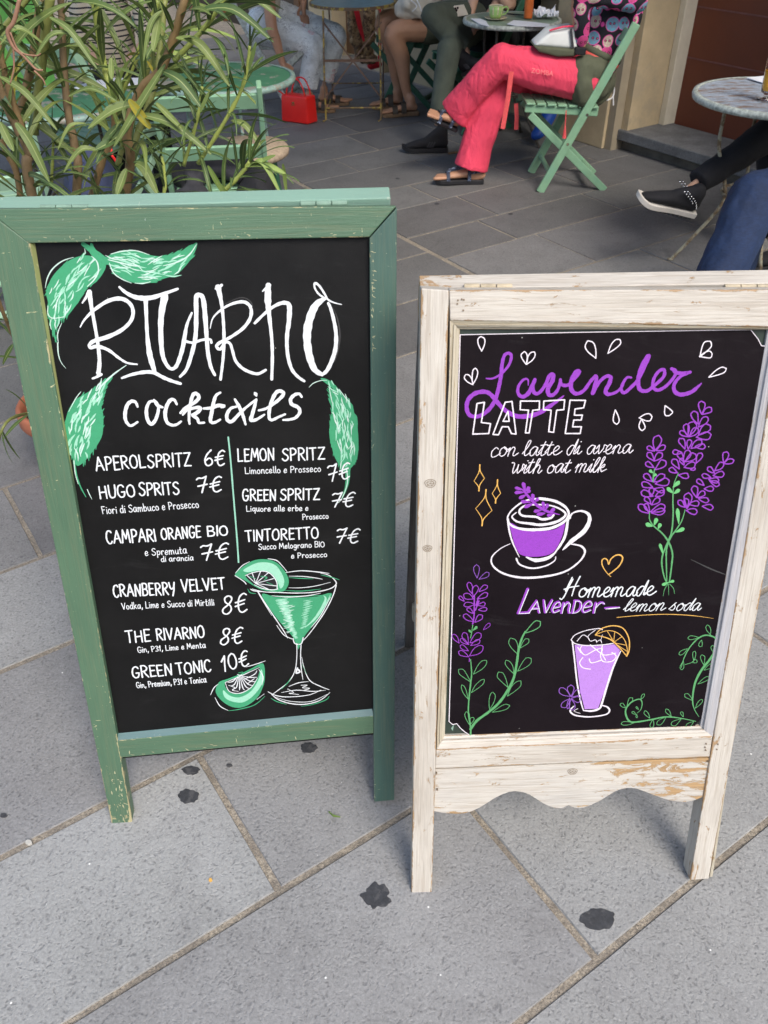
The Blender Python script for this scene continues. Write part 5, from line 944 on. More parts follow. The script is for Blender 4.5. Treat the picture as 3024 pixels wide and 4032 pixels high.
iw.petals('915,650 860,505 70;945,590 1020,510 44;885,830 815,710 50;920,810 1040,690 60;830,960 740,820 56;820,1040 945,905 60;660,1170 690,1010 50;680,1190 840,1130 46', .4, 6)
iw.start('smudge', 'greyc'); iw.crop(0, 0, 1); iw.st('2720,2202 2800,2240 2858,2262', [2, 6, 3]); 
iw.done(pst)

# ------------------------------------------------------------------ café furniture
random.seed(12)
def folding_chair(name, label, P, yn, yf, mat='mint', group='green folding café chairs', slats=7):
    """P: side-view points in world XZ (x,z): foot_front, back_top, foot_back, seat_front, seat_back. Sides lie at y=yn and y=yf (functions of a frame)"""
    ff, bt, fb, sf, sb = P['ff'], P['bt'], P['fb'], P['sf'], P['sb']; T = P.get('T', lambda x, y, z: (x, y, z))
    root = thing(name, label, 'chair', T((ff[0]+fb[0])/2, (yn+yf)/2, 0), group)
    for y, yi in ((yn, yn+.028), (yf, yf-.028)):
        b = MB(); b.bar(T(ff[0], y, ff[1]), T(bt[0], y, bt[1]), .020, .046, up=T2(T, (1, 0, .4))); b.build('back_post', mat, root, bevel=.004)
        b = MB(); b.bar(T(fb[0], yi, fb[1]), T(sf[0]+.03, yi, sf[1]-.03), .018, .040, up=T2(T, (1, 0, .4))); b.build('leg', mat, root, bevel=.004)
        b = MB(); b.bar(T(sf[0], yi+(.018 if yi < (yn+yf)/2 else -.018), sf[1]), T(sb[0], yi+(.018 if yi < (yn+yf)/2 else -.018), sb[1]), .018, .042); b.build('seat_rail', mat, root, bevel=.005)
    for k in range(slats):
        f = (k+.5)/slats; x = sf[0]+(sb[0]-sf[0])*f; z = sf[1]+(sb[1]-sf[1])*f+.028
        b = MB(); b.bar(T(x, yn+.02, z), T(x, yf-.02, z), abs(sb[0]-sf[0])/slats-.009, .012); b.build('slat', mat, root, bevel=.003)
    def at(a, b_, f): return (a[0]+(b_[0]-a[0])*f, a[1]+(b_[1]-a[1])*f)
    for f in (.93, .70):
        q = at(ff, bt, f); b = MB(); b.bar(T(q[0]-.012, yn-.008, q[1]), T(q[0]-.012, yf+.008, q[1]), .014, .062, up=T2(T, (bt[0]-ff[0], 0, bt[1]-ff[1]))); b.build('back_slat', mat, root, bevel=.003)
    q = at(fb, sf, .16); b = MB(); b.tube([T(q[0], yn+.02, q[1]), T(q[0], yf-.02, q[1])], .018, 10); b.build('stretcher', mat, root)
    q = at(ff, bt, .12); b = MB(); b.tube([T(q[0], yn+.01, q[1]), T(q[0], yf-.01, q[1])], .014, 10); b.build('stretcher', mat, root)
    for q in (at(ff, bt, .31), (sb[0]-.07, sb[1])):
        b = MB(); b.tube([T(q[0], yn-.012, q[1]), T(q[0], yn-.006, q[1])], .008, 8); b.build('bolt', 'rustd', root)
    return root
def T2(T, v): a = np.array(T(*v)); o = np.array(T(0, 0, 0)); return tuple(a-o)
folding_chair('folding_chair', 'mint green folding chair under the person in coral pink trousers', dict(ff=(.925, .0), bt=(1.335, .86), fb=(1.31, .0), sf=(.80, .445), sb=(1.21, .42)), 5.0, 5.37)
def rotT(cx, cy, a):
    c, s_ = math.cos(a), math.sin(a); return lambda x, y, z: (cx+x*c-y*s_, cy+x*s_+y*c, z)
# chair whose back turns to the camera (side view axis runs away from the camera)
def back_chair(name, label, cx, cy, a, mat='mint2', w=.40, h=.885, group='green folding café chairs'):
    T = rotT(cx, cy, a)
    return folding_chair(name, label, dict(ff=(.36, .0), bt=(-.07, h), fb=(-.04, .0), sf=(.44, .45), sb=(.05, .43), T=T), -w/2, w/2, mat, group)
ca = Y(*z1(820, 550), 3.45); cb = Y(*z1(1370, 455), 3.45)
back_chair('folding_chair', 'pale mint folding chair with its slatted back to the camera, beside the oleander', -.665, 3.50, R(98), 'mint', w=.40, h=.90)
back_chair('folding_chair', 'pale mint folding chair beside the person in the striped top', -1.52, 4.35, R(60), 'mint2', w=.42, h=.93)
back_chair('folding_chair', 'pale mint folding chair low behind the oleander stems at the left edge', -1.48, 3.25, R(112), 'mint2', w=.40, h=.84)
back_chair('folding_chair', 'dark green folding chair under the person with bare legs', .43, 7.10, R(155), 'dgreen', w=.38, h=.84, group='dark green folding chairs')
back_chair('folding_chair', 'dark green folding chair under the person in olive trousers', .82, 6.55, R(205), 'dgreen', w=.38, h=.84, group='dark green folding chairs')
back_chair('folding_chair', 'worn pale chair under the person in printed jeans', -1.0, 7.15, R(-10), 'rim2', w=.38, h=.8)
back_chair('folding_chair', 'mint folding chair under the person in black trousers at the right', 2.86, 4.20, R(180), 'mint', w=.40, h=.86)
back_chair('folding_chair', 'mint folding chair under the person in dark blue jeans', 2.08, 3.10, R(180), 'mint', w=.40, h=.86)
back_chair('folding_chair', 'mint folding chair under the person in black behind the pale green table', 1.02, 7.08, R(-90), 'mint', w=.40, h=.86)
back_chair('folding_chair', 'mint folding chair under the person in the cream and black striped top', -1.50, 5.52, R(-90), 'mint', w=.40, h=.86)
def disc(c, r, th, n=48):
    return [(0.0001, 0), (r-.004, 0), (r, .003), (r, th-.003), (r-.006, th), (r-.03, th), (r-.034, th-.0015), (.0001, th-.0015)]
def table(name, label, c, r, h, top, rim, leg, style, group=None, n=4, ph=.3):
    root = thing(name, label, 'table', (c[0], c[1], 0), group)
    b = MB(); b.lathe((c[0], c[1], h-.018), [(.0001, 0), (r-.006, 0), (r-.006, .0145), (.0001, .0145)], 56); b.build('tabletop', top, root, smooth=False)
    b = MB(); b.lathe((c[0], c[1], h-.020), [(r-.006, -.006), (r+.002, -.006), (r+.005, .006), (r+.002, .0185), (r-.014, .0205), (r-.02, .0185), (r-.006, .016), (r-.006, -.006)], 56); b.build('rim', rim, root, smooth=True)
    for k in range(n):
        a = ph+2*math.pi*k/n; ca_, sa = math.cos(a), math.sin(a)
        if style == 'bistro': pr = [(.62, h-.02), (.60, h*.72), (.42, h*.5), (.40, h*.36), (.66, h*.16), (.86, .02), (.90, .006)]
        else: pr = [(.55, h-.02), (.58, h*.6), (.62, h*.3), (.80, .06), (.88, .008)]
        P = [np.array((c[0]+ca_*r*q, c[1]+sa*r*q, z)) for q, z in pr]; b = MB(); b.tube(crom(P, 5), .0085, 8); lg = b.build('leg', leg, root, smooth=True)
        b = MB(); b.ball(P[-1], (.016, .016, .006), 8, 4); b.build('foot', leg, lg)
    b = MB(); zz = h*.43; b.tube([(c[0]+math.cos(t)*r*.41, c[1]+math.sin(t)*r*.41, zz) for t in np.linspace(0, 2*math.pi, 33)], .007, 6); b.build('ring', leg, root, smooth=True)
    b = MB(); b.tube([(c[0]+math.cos(t)*r*.60, c[1]+math.sin(t)*r*.60, h-.03) for t in np.linspace(0, 2*math.pi, 33)], .006, 6); b.build('apron_ring', leg, root, smooth=True)
    return root
TC = (.83, 6.06); table('round_table', 'round pale green table holding a green cup, papers and napkin', TC, .305, .735, 'ttop2', 'rim2', 'rustd', 'bistro', 'round café tables', ph=-.6)
TR_ = (1.735, 3.96); table('round_table', 'round blue-grey table with rusty legs and a glass of orange juice', TR_, .365, .74, 'ttopr', 'rim2', 'rust', 'bistro', 'round café tables', ph=3.12)
TLc = (-.77, 4.52); table('round_table', 'round dark green café table with worn paint, behind the pale mint chair and oleander', TLc, .35, .72, 'ttop', 'ttopedge', 'ttopedge', 'splay', 'round café tables', n=4, ph=.5)
TL2 = (-1.42, 4.05); table('round_table', 'dark green café table with a sheet of white paper, mostly hidden by oleander leaves', TL2, .33, .72, 'ttop', 'ttopedge', 'rustd', 'splay', 'round café tables', n=3, ph=1.0)
# the yellow iron table: round top on a folding frame
ty = thing('round_table', 'small round table on a rusty yellow iron frame near the wall', 'table', (-.2, 7.0, 0), 'round café tables')
b = MB(); b.lathe((-.2, 7.0, .70), [(.0001, 0), (.30, 0), (.305, .012), (.0001, .012)], 48); b.build('tabletop', 'blue_top', ty)
b = MB(); b.lathe((-.2, 7.0, .697), [(.30, 0), (.310, 0), (.310, .018), (.30, .018), (.30, 0)], 48); b.build('rim', 'yiron', ty)
for x in (-.405, .0):
    b = MB(); b.tube([(x-.02, 6.62, .004), (x, 6.635, .012), (x, 6.66, .30), (x*.95-.01, 6.70, .70)], .0065, 6); b.build('leg', 'yiron', ty)
    b = MB(); b.tube([(x+.02, 7.36, .004), (x+.02, 7.34, .3), (x+.02, 7.28, .70)], .0065, 6); b.build('leg', 'biron', ty)
    b = MB(); b.tube([(x+.005, 6.66, .05), (x+.02, 7.34, .05)], .005, 6); b.build('stretcher', 'yiron', ty)
b = MB(); b.tube([(-.405, 6.64, .09), (.0, 6.64, .09)], .006, 6); b.build('stretcher', 'yiron', ty)
b = MB(); b.tube([(-.385, 7.3, .12), (.02, 7.3, .12)], .005, 6); b.build('stretcher', 'yiron', ty)
b = MB(); b.bar((-.40, 6.70, .15), (.01, 6.76, .62), .008, .022, up=(0, 1, 0)); b.build('brace', 'biron', ty); b = MB(); b.bar((.0, 6.69, .15), (-.40, 6.75, .62), .008, .022, up=(0, 1, 0)); b.build('brace', 'biron', ty)
b = MB(); b.bar((-.40, 6.72, .385), (.0, 6.72, .385), .010, .016); b.build('brace', 'biron', ty)

# things on the tables
def cup(c, s=1.0):
    r = thing('cup', 'green striped glazed cup on its cream saucer', 'cup', c)
    b = MB(); b.lathe(c, [(.0001, .004), (.028*s, .004), (.036*s, .018), (.040*s, .045), (.041*s, .070), (.0385*s, .070), (.037*s, .045), (.032*s, .015), (.0001, .012)], 28); o = b.build('bowl', 'ceram', r, smooth=True)
    for k in range(9):
        a = k*2*math.pi/9; b = MB(); b.tube([(c[0]+math.cos(a)*q, c[1]+math.sin(a)*q, c[2]+z) for q, z in ((.0335*s, .013), (.0375*s, .028), (.0405*s, .048), (.0412*s, .066))], [(.0035, .0006)]*4, 6, flat=(math.cos(a), math.sin(a), 0)); b.build('stripe', 'ceramc', o, smooth=True)
    b = MB(); b.tube(crom([(c[0]+.038*s, c[1], c[2]+.055), (c[0]+.058*s, c[1]-.004, c[2]+.064), (c[0]+.066*s, c[1]-.004, c[2]+.045), (c[0]+.052*s, c[1]-.002, c[2]+.026), (c[0]+.036*s, c[1], c[2]+.020)], 6), (.0045), 8); b.build('handle', 'ceram', r, smooth=True)
    b = MB(); b.lathe(c, [(.0385*s, .068), (.041*s, .0715), (.0385*s, .0722), (.0355*s, .066)], 28); b.build('lip', 'ceramc', r, smooth=True)
    return r
cp_ = G(*z6(305, 215), .742); cup((cp_[0], cp_[1], .740), 1.12)
b = MB(); b.lathe((cp_[0], cp_[1], .734), [(.0001, 0), (.035, 0), (.068, .010), (.071, .013), (.066, .012), (.034, .005), (.0001, .005)], 32); tag(b.build('saucer', 'ceramc', None, smooth=True), 'cream china saucer under the green striped cup', 'saucer')
def paper(name, label, pts, z, mat='paper', cat='paper', th=.0012):
    b = MB(); n = len(pts); P = [G(*p, z) for p in pts]; b.add([p for p in P]+[p+V((0, 0, th+random.uniform(0, .004))) for p in P], [tuple(range(n)), tuple(range(n, 2*n))[::-1]]+[(i, i+n, (i+1) % n+n, (i+1) % n) for i in range(n)]); return tag(b.build(name, mat), label, cat)
paper('receipt', 'white till receipts on the left half of the pale green table', [z6(10, 225), z6(110, 290), z6(230, 320), z6(190, 250), z6(120, 222)], .736)
paper('folded_paper', 'pale lilac folded paper lying in front of the crumpled napkin', [z6(440, 290), z6(560, 312), z6(930, 322), z6(948, 292), z6(760, 268), z6(520, 245)], .737)
paper('sheet_of_paper', 'white sheet of paper on the dark green table behind the oleander', [z1(385, 490), z1(520, 498), z1(800, 452), z1(785, 425), z1(600, 430), z1(480, 448)], .724)
paper('paper_slip', 'white slip of paper beside the juice glass on the blue-grey table', [z4(1490, 622), z4(1640, 665), z4(1750, 640), z4(1640, 602)], .742)
b = MB(); c = G(*z6(900, 215), .736); nb = 14
vs = []; fs = []
for i in range(nb):
    for j in range(nb):
        u, v_ = i/(nb-1)-.5, j/(nb-1)-.5; q = Vector((u*5+3, v_*5, 1.7)); vs.append((c[0]+u*.14+noise.noise(q)*.02, c[1]+v_*.12+noise.noise(q*1.3)*.02, .739+abs(noise.noise(q*.9))*.085+.008))
for i in range(nb-1):
    for j in range(nb-1): k = i*nb+j; fs.append((k, k+nb, k+nb+1, k+1))
b.add(vs, fs); o = b.build('paper_napkin', 'paper'); md = o.modifiers.new('s', 'SOLIDIFY'); md.thickness = .0015; tag(o, 'crumpled white paper napkin at the right of the pale green table', 'napkin')
c = G(*z6(690, 215), .737); r = thing('bottle', 'orange plastic bottle standing on the pale green table', 'bottle', c); b = MB(); b.lathe(c, [(.0001, 0), (.026, 0), (.027, .006), (.028, .12), (.027, .15), (.016, .17)], 20); b.build('body', 'orangecup', r, smooth=True); b = MB(); b.lathe((c[0], c[1], c[2]+.17), [(.017, 0), (.017, .022), (.0001, .024)], 16); b.build('cap', 'orangecup', r)
b = MB(); c = G(*z6(540, 185), .737); b.tube([c+V((-.05, .03, .006)), c+V((.0, .0, .006)), c+V((.05, -.03, .007))], [.004, .005, .004], 6); tag(b.build('pen', 'black'), 'dark pen lying between the green cup and orange bottle', 'pen')
# juice glass
c = G(*z4(1634, 790), .742); jg = thing('juice_glass', 'footed glass half full of orange juice on the blue-grey table', 'glass', c)
b = MB(); b.lathe(c, [(.0001, .0), (.034, .0), (.035, .003), (.012, .010), (.010, .022), (.024, .030), (.027, .05), (.031, .15), (.0325, .19), (.0308, .19), (.0293, .15), (.0255, .05), (.021, .034), (.0001, .030)], 32); b.build('glass_body', 'glass', jg, smooth=True)
b = MB(); b.lathe(c, [(.0001, .0345), (.020, .036), (.0248, .05), (.0272, .112), (.0001, .112)], 32); b.build('juice', 'juice', jg, smooth=False)

# ------------------------------------------------------------------ people: swept limbs fused into one skin
def body(name, chains, mat, parent, voxel=.012, smooth=6, wr=0.0, ws_=14.0, bare=False):
    b = MB()
    def sc_(r, k): return tuple(x*k for x in r) if hasattr(r, '__len__') else r*k
    if name == 'body' and not bare:
        nc = []
        for ch in chains:
            r0 = max(ch[0][1]) if hasattr(ch[0][1], '__len__') else ch[0][1]
            if len(ch) > 1 and (r0 >= .068 and abs(ch[0][0][2]-ch[-1][0][2]) > .02 and np.linalg.norm(V(ch[0][0])-V(ch[-1][0])) > .25): ch = [(p, sc_(r, .5)) for p, r in ch[:-1]]+[ch[-1]]
            elif len(ch) == 3 and .04 <= r0 <= .05 and ch[0][0][2] > .85: ch = [(ch[0][0], sc_(ch[0][1], .8))]+ch[1:]
            nc.append(ch)
        chains = nc
    for ch in chains:
        flat_end = isinstance(ch[-1][1], list)
        P = [V(p) for p, _ in ch]; r_ = [r for _, r in ch]
        if len(P) == 1: b.ball(P[0], r_[0], 12, 8); continue
        Q = crom(P, 6); rr = [q for q in crom([np.array([x if not hasattr(x, '__len__') else x[0], x if not hasattr(x, '__len__') else x[1]]) for x in r_], 6)]
        b.tube(Q, [(max(.003, q[0]), max(.003, q[1])) for q in rr], 12)
        b.ball(Q[0], max(rr[0].min(), .003), 10, 6)
        if not flat_end: b.ball(Q[-1], max(rr[-1].min(), .003), 10, 6)
    o = b.build(name, mat, parent, smooth=True)
    md = o.modifiers.new('r', 'REMESH'); md.mode = 'VOXEL'; md.voxel_size = voxel; md.use_smooth_shade = True
    md = o.modifiers.new('m', 'SMOOTH'); md.factor = .6; md.iterations = smooth
    dg = bpy.context.evaluated_depsgraph_get(); me = bpy.data.meshes.new_from_object(o.evaluated_get(dg)); o.modifiers.clear(); old = o.data; o.data = me; bpy.data.meshes.remove(old)
    me.polygons.foreach_set('use_smooth', [True]*len(me.polygons))
    if wr:
        co = np.zeros(len(me.vertices)*3); me.vertices.foreach_get('co', co); co = co.reshape(-1, 3); nn = np.zeros(len(me.vertices)*3); me.vertices.foreach_get('normal', nn); nn = nn.reshape(-1, 3)
        for i in range(len(co)):
            q = Vector(co[i]); w = noise.noise(q*ws_)+.6*abs(noise.noise(Vector((q.x*ws_*2.2, q.y*ws_*2.2, q.z*ws_*.8))))-.25; co[i] += nn[i]*w*wr
        me.vertices.foreach_set('co', co.reshape(-1)); me.update()
    return o
def head(root, c, d, r=.10, skin='skin', hair='hair', long=False, body_chains=None):
    """c centre of the head, d facing direction; returns nothing, adds hair, eyes, lips"""
    d = V(d); d /= np.linalg.norm(d); sd_ = np.cross((0, 0, 1), d); c = V(c)
    ch = [[(c+V((0, 0, .03)), (r*.82)), (c+V((0, 0, -.02)), r*.78), (c+d*.02+V((0, 0, -.075)), r*.55), (c+d*.035+V((0, 0, -.10)), r*.36)],
          [(c+d*r*.80+V((0, 0, .005)), .012), (c+d*(r*.98)+V((0, 0, -.025)), .016), (c+d*(r*.82)+V((0, 0, -.035)), .012)]]
    for s_ in (-1, 1): ch.append([(c+sd_*s_*r*.80+V((0, 0, -.01)), .014), (c+sd_*s_*r*.84-d*.008+V((0, 0, .015)), .016)])
    for s_ in (-1, 1):
        e = c+d*r*.74+sd_*s_*.032+V((0, 0, .008)); q = MB().ball(e, .012, 10, 7).build('eye', 'eye', root, smooth=True); MB().ball(e+d*.008, .006, 8, 5).build('iris', 'iris', q, smooth=True)
    b = MB(); b.tube([c+d*r*.76+sd_*-.024+V((0, 0, -.062)), c+d*r*.83+V((0, 0, -.060)), c+d*r*.76+sd_*.024+V((0, 0, -.062))], [.004, .008, .004], 8); b.build('mouth', 'lip', root, smooth=True)
    body('hair', [[(c-d*.02+V((0, 0, .055)), r*.80), (c-d*.045+V((0, 0, 0)), r*.84)]]+([[(c-d*.07+V((0, 0, -.02)), r*.7), (c-d*.09+V((0, 0, -.16)), r*.55), (c-d*.08+V((0, 0, -.28)), r*.35)]] if long else [[(c-d*.06+V((0, 0, -.03)), r*.6)]]), hair, root, .014, 3)
    return ch
def hand_chains(w, d, up, curl=.5, s=1.0, side=1, spread=.35):
    """palm and five fingers from wrist w, pointing along d, back of the hand towards up"""
    w, d, up = V(w), V(d), V(up); d /= np.linalg.norm(d); x = np.cross(d, up); x /= np.linalg.norm(x); up = np.cross(x, d); L = []
    L.append([(w, .021*s), (w+d*.035*s, (.030*s, .016*s)), (w+d*.085*s, (.036*s, .013*s))])
    for k, ln in enumerate((.068, .078, .072, .056)):
        o = w+d*.082*s+x*(k-1.5)*.0185*s*side; a = (k-1.5)*.06*spread*side; dd = d+x*a; q = [(o, .0095*s)]
        for j in range(3):
            th = curl*(.5+j*.55); v_ = dd*math.cos(th)-up*math.sin(th); o = o+v_*ln*s*(.42, .32, .26)[j]; q.append((o, (.0088, .0080, .0070)[j]*s))
        L.append(q)
    o = w+d*.028*s-x*.026*s*side; v_ = d*.75-x*.62*side-up*.25*curl; L.append([(o, .013*s), (o+v_*.034*s, .011*s), (o+v_*.034*s+(v_*.5+d*.5)*.030*s, .009*s)])
    return L
def sandal_foot(root, heel, toe, skin_list, strapm='strapb', solem='rubber', up=(0, 0, 1), th=.022, birk=False, h=.0):
    """heel and toe points on the underside of the sole; returns skin chains of a foot with toes"""
    h0, t0, up = V(heel), V(toe), V(up); d = t0-h0; L = np.linalg.norm(d); d /= L; up = up-d*(up @ d); up /= np.linalg.norm(up); x = np.cross(d, up)
    prof = [(-.02, .030), (.03, .036), (.4, .034), (.7, .046), (.9, .042), (1.0, .024)]; n = len(prof)
    pl = [(q*L, w) for q, w in prof]+[(q*L, -w) for q, w in prof[::-1]]
    P = [h0+d*a+x*w_ for a, w_ in pl]; b = MB(); m = len(P); b.add(P+[p+up*th for p in P], [tuple(range(m)), tuple(range(m, 2*m))[::-1]]+[(i, (i+1) % m, (i+1) % m+m, i+m)[::-1] for i in range(m)]); sl_ = b.build('sole', solem, root, bevel=.004)
    base = h0+up*th
    ch = [[(base+d*L*.10+up*.028, .028), (base+d*L*.35+up*.030, (.030, .026)), (base+d*L*.62+up*.020, (.036, .020)), (base+d*L*.78+up*.014, (.038, .014))], [(base+d*L*.16+up*.035, .030), (base+d*L*.20+up*.09, .032)]]
    for k in range(5): a = (k-2)*.0165; ll = (.155, .145, .13, .115, .095)[k]*.45; ch.append([(base+d*L*.76+x*a+up*.012, .010), (base+d*(L*.78+ll)+x*a*1.05+up*.009, .0095 if k else .012)])
    def strap(q, hh, wd, w_=.012, m_=strapm):
        pts = [base+d*L*q+x*math.cos(t)*wd+up*(math.sin(t)*hh-.004) for t in np.linspace(0, math.pi, 11)]; b = MB(); b.tube(pts, [(w_, .0022)]*11, 8, flat=tuple(np.cross(d, (0, 0, 1)) if False else up)); b2 = MB(); A = []
        for p, t in zip(pts, np.linspace(0, math.pi, 11)): A += [p-d*w_, p+d*w_]
        o_ = [x*math.cos(t)+up*math.sin(t) for t in np.linspace(0, math.pi, 11) for _ in (0, 1)]; B = [p+q_*.003 for p, q_ in zip(A, o_)]; nA = len(A)
        b2.add(A+B, [(2*i, 2*i+1, 2*i+3, 2*i+2) for i in range(10)]+[(nA+2*i, nA+2*i+2, nA+2*i+3, nA+2*i+1) for i in range(10)]+[(2*i, 2*i+2, nA+2*i+2, nA+2*i) for i in range(10)]+[(2*i+1, nA+2*i+1, nA+2*i+3, 2*i+3) for i in range(10)]); b2.build('strap', m_, root)
    if birk: strap(.66, .046, .046, .020); strap(.42, .070, .042, .020)
    else:
        strap(.74, .042, .046, .010); strap(.30, .078, .038, .010)
        b = MB(); b.tube([base+d*L*.74+up*.044, base+d*L*.5+up*.064, base+d*L*.30+up*.08], [(.010, .003)]*3, 8, flat=tuple(x)); b.build('strap', strapm, root)
        b = MB(); b.tube(crom([base+d*L*.28+x*.036+up*.04, base-d*L*.015+x*.03+up*.05, base-d*L*.03+up*.052, base-d*L*.015-x*.03+up*.05, base+d*L*.28-x*.036+up*.04], 4), .006, 6); b.build('heel_strap', strapm, root)
    return ch
def shoe(root, heel, toe, up, mat='black', solem='rubber', high=.0, th=.022, stretch=1.0, stud=False, laces=False):
    h0, t0, up = V(heel), V(toe), V(up); d = t0-h0; L = np.linalg.norm(d); d /= L; up = up-d*(up @ d); up /= np.linalg.norm(up); x = np.cross(d, up)
    base = h0+up*th
    u = body('shoe', [[(base+d*L*.08+up*.032, (.034, .036)), (base+d*L*.3+up*.036, (.036, .040)), (base+d*L*.6+up*.026, (.043, .030)), (base+d*L*.82+up*.016, (.042, .020)), (base+d*L*.93+up*.012, (.030, .014))], [(base+d*L*.10+up*.03, .036), (base+d*L*.12+up*(.085+high), .038)], [(base+d*L*.12+up*(.08+high), .036), (base+d*L*.4+up*.05, .032)]], mat, root, .008, 3)
    prof = [(-.02, .028), (.03, .037), (.4, .036), (.68, .046), (.88, .043), (1.0, .020)]; pl = [tuple(k) for k in crom([np.array(k) for k in [(q*L, w) for q, w in prof]+[(q*L, -w) for q, w in prof[::-1]]], 3, True)]
    P = [h0+d*a+x*w_+up*(.022*max(0, (a/L-.72)/.28)**2) for a, w_ in pl]; m = len(P); b = MB(); b.add(P+[p+up*th*1.15 for p in P], [tuple(range(m)), tuple(range(m, 2*m))[::-1]]+[(i, (i+1) % m, (i+1) % m+m, i+m)[::-1] for i in range(m)]); b.build('sole', solem, u, bevel=.004)
    if solem == 'sole':
        for k in range(11):
            q = h0+d*L*(.05+k*.075); b = MB(); b.bar(q-x*.036-up*.003, q+x*.036-up*.003, .009, .009, up=tuple(up)); b.build('tread', 'rubber', u)
    if laces:
        for k in range(4): q = base+d*L*(.42+k*.07)+up*(.070-k*.008); b = MB(); b.tube([q-x*.018, q+up*.008, q+x*.018], .0025, 5); b.build('lace', 'charcoal', u)
        for k in range(3):
            for s_ in (-1, 1): q = base+d*L*(.30+k*.055)+x*s_*.0405; b = MB(); b.bar(q+up*.012+d*.012, q+up*.045-d*.006, .004, .009, up=tuple(d)); b.build('side_stripe', 'charcoal', u)
    if stud:
        for s_ in (-1, 1):
            for k in range(9):
                f = k/8; q = base+d*L*(.36-.30*math.sin(f*1.4))+up*(.098-.068*f)+x*s_*(.038); MB().ball(q, .0042, 6, 5).build('stud', 'stud', u, smooth=True)
                if k < 6: MB().ball(q+d*.014-up*.004, .0042, 6, 5).build('stud', 'stud', u, smooth=True)
    return u
def E(a, b, f): return V(a)*(1-f)+V(b)*f

# --- person in coral pink trousers
p = thing('person', 'person in coral pink trousers and printed jersey, seated cross-legged', 'person', (1.0, 5.2, 0))
hipL = Y(*z3(1190, 500), 5.10); knL = Y(*z3(705, 345), 5.12); anL = Y(*z3(430, 690), 5.24); toeL = Y(*z3(318, 700), 5.20)
hipR = Y(*z3(1190, 515), 5.32); knR = Y(*z3(700, 430), 5.30); anR = Y(*z3(520, 1010), 5.19); pel = E(hipL, hipR, .5)
ax = V((.25, 0, .62)); ax /= np.linalg.norm(ax); ch_ = pel+ax*.32; nk = pel+ax*.52+V((-.02, 0, 0)); hd = nk+V((-.04, 0, .15))
sk = head(p, hd, (-1, 0, -.1), long=True)
shL, shR = nk+V((.02, -.17, -.05)), nk+V((.02, .17, -.05))
elL = Y(*z3(1185, -40), 5.0); wrL = Y(*z3(1192, 265), 5.06); elR = shR+V((-.12, .05, -.27)); wrR = wrL+V((-.02, .16, .03))
h1 = toeL*0+Y(*z3(440, 770), 5.24); t1 = Y(*z3(288, 700), 5.2); h2 = Y(*z3(600, 1086), 5.18); t2 = Y(*z3(320, 1086), 5.16)
f1 = sandal_foot(p, h1, t1, None, up=V((.35, -.25, .9)), th=.020); f2 = sandal_foot(p, h2, t2, None, th=.026)
body('body', sk+f1+f2+[[(hipL, .07), (knL, .055), (anL, .035), (h1+V((0, 0, .05)), .03)], [(hipR, .07), (knR, .055), (anR, .035), (h2+V((-.01, 0, .05)), .03)], [(pel, (.13, .10)), (pel+ax*.2, (.12, .09)), (ch_, (.13, .09)), (nk, .05), (hd, .055)],
     [(shL, .045), (elL, .035), (wrL, .024)], [(shR, .045), (elR, .035), (wrR, .024)]]+hand_chains(wrL, (-.35, .8, -.45), (-.3, -.3, .9), .9)+hand_chains(wrR, (-.8, -.3, -.4), (0, 0, 1), .8, side=-1), 'skin', p, .007, 3)
body('trousers', [[(hipL+V((.02, 0, .02)), .115), (E(hipL, knL, .5)+V((0, 0, .005)), (.108, .108)), (knL+V((.015, 0, -.012)), .085)], [(knL+V((.01, 0, -.01)), .086), (E(knL, anL, .5), (.080, .088)), (E(knL, anL, .97), [.072, .105])],
     [(hipR+V((.02, 0, .0)), .105), (E(hipR, knR, .5), .095), (knR, .088)], [(knR, .09), (E(knR, anR, .25)+V((.0, -.03, 0)), .098), (E(knR, anR, .6)+V((0, -.02, 0)), (.094, .10)), (E(knR, anR, 1.0)+V((.012, 0, .012)), [.100, .118])]], 'pink', p, .008, 2, .0075, 10)
body('jersey', [[(pel+ax*.08, (.125, .14)), (pel+ax*.25, (.115, .13)), (ch_+ax*.04, (.12, .15)), (nk-ax*.04, (.07, .11))], [(shL, .062), (E(shL, elL, .5), .055), (elL, .05)], [(elL, .05), (E(elL, wrL, .5), .048), (E(elL, wrL, .92), .038)], [(shR, .062), (elR, .05)], [(elR, .05), (E(elR, wrR, .9), .038)]], 'jersey', p, .010, 3, .007, 18)
JK = lambda x, y, d: Y(*z3(x, y), d)
body('jacket_round_waist', [[(JK(1130, 395, 5.10), .045), (JK(1210, 410, 5.06), .075), (JK(1290, 430, 5.10), .085)], [(JK(1185, 470, 5.05), .075), (JK(1205, 560, 5.06), .075), (JK(1175, 620, 5.10), .05)], [(JK(1270, 500, 5.12), .095), (JK(1290, 480, 5.28), .10)], [(JK(1225, 350, 5.2), .10), (JK(1180, 420, 5.30), .10)], [(JK(1250, 600, 5.15), .055), (JK(1320, 530, 5.2), .06)]], 'olive', p, .009, 3, .012, 16)
b = MB(); q = pel+ax*.165+V((.0, -.015, 0)); b.lathe(q, [(.128, -.016), (.134, -.008), (.134, .010), (.128, .016)], 30, ax=ax); b.build('belt', 'elastic', p, smooth=True)
b = MB(); b.lathe(q+ax*.022, [(.130, -.016), (.137, -.01), (.137, .012), (.128, .018)], 30, ax=ax); b.build('belt_band', 'olive', p, smooth=True)
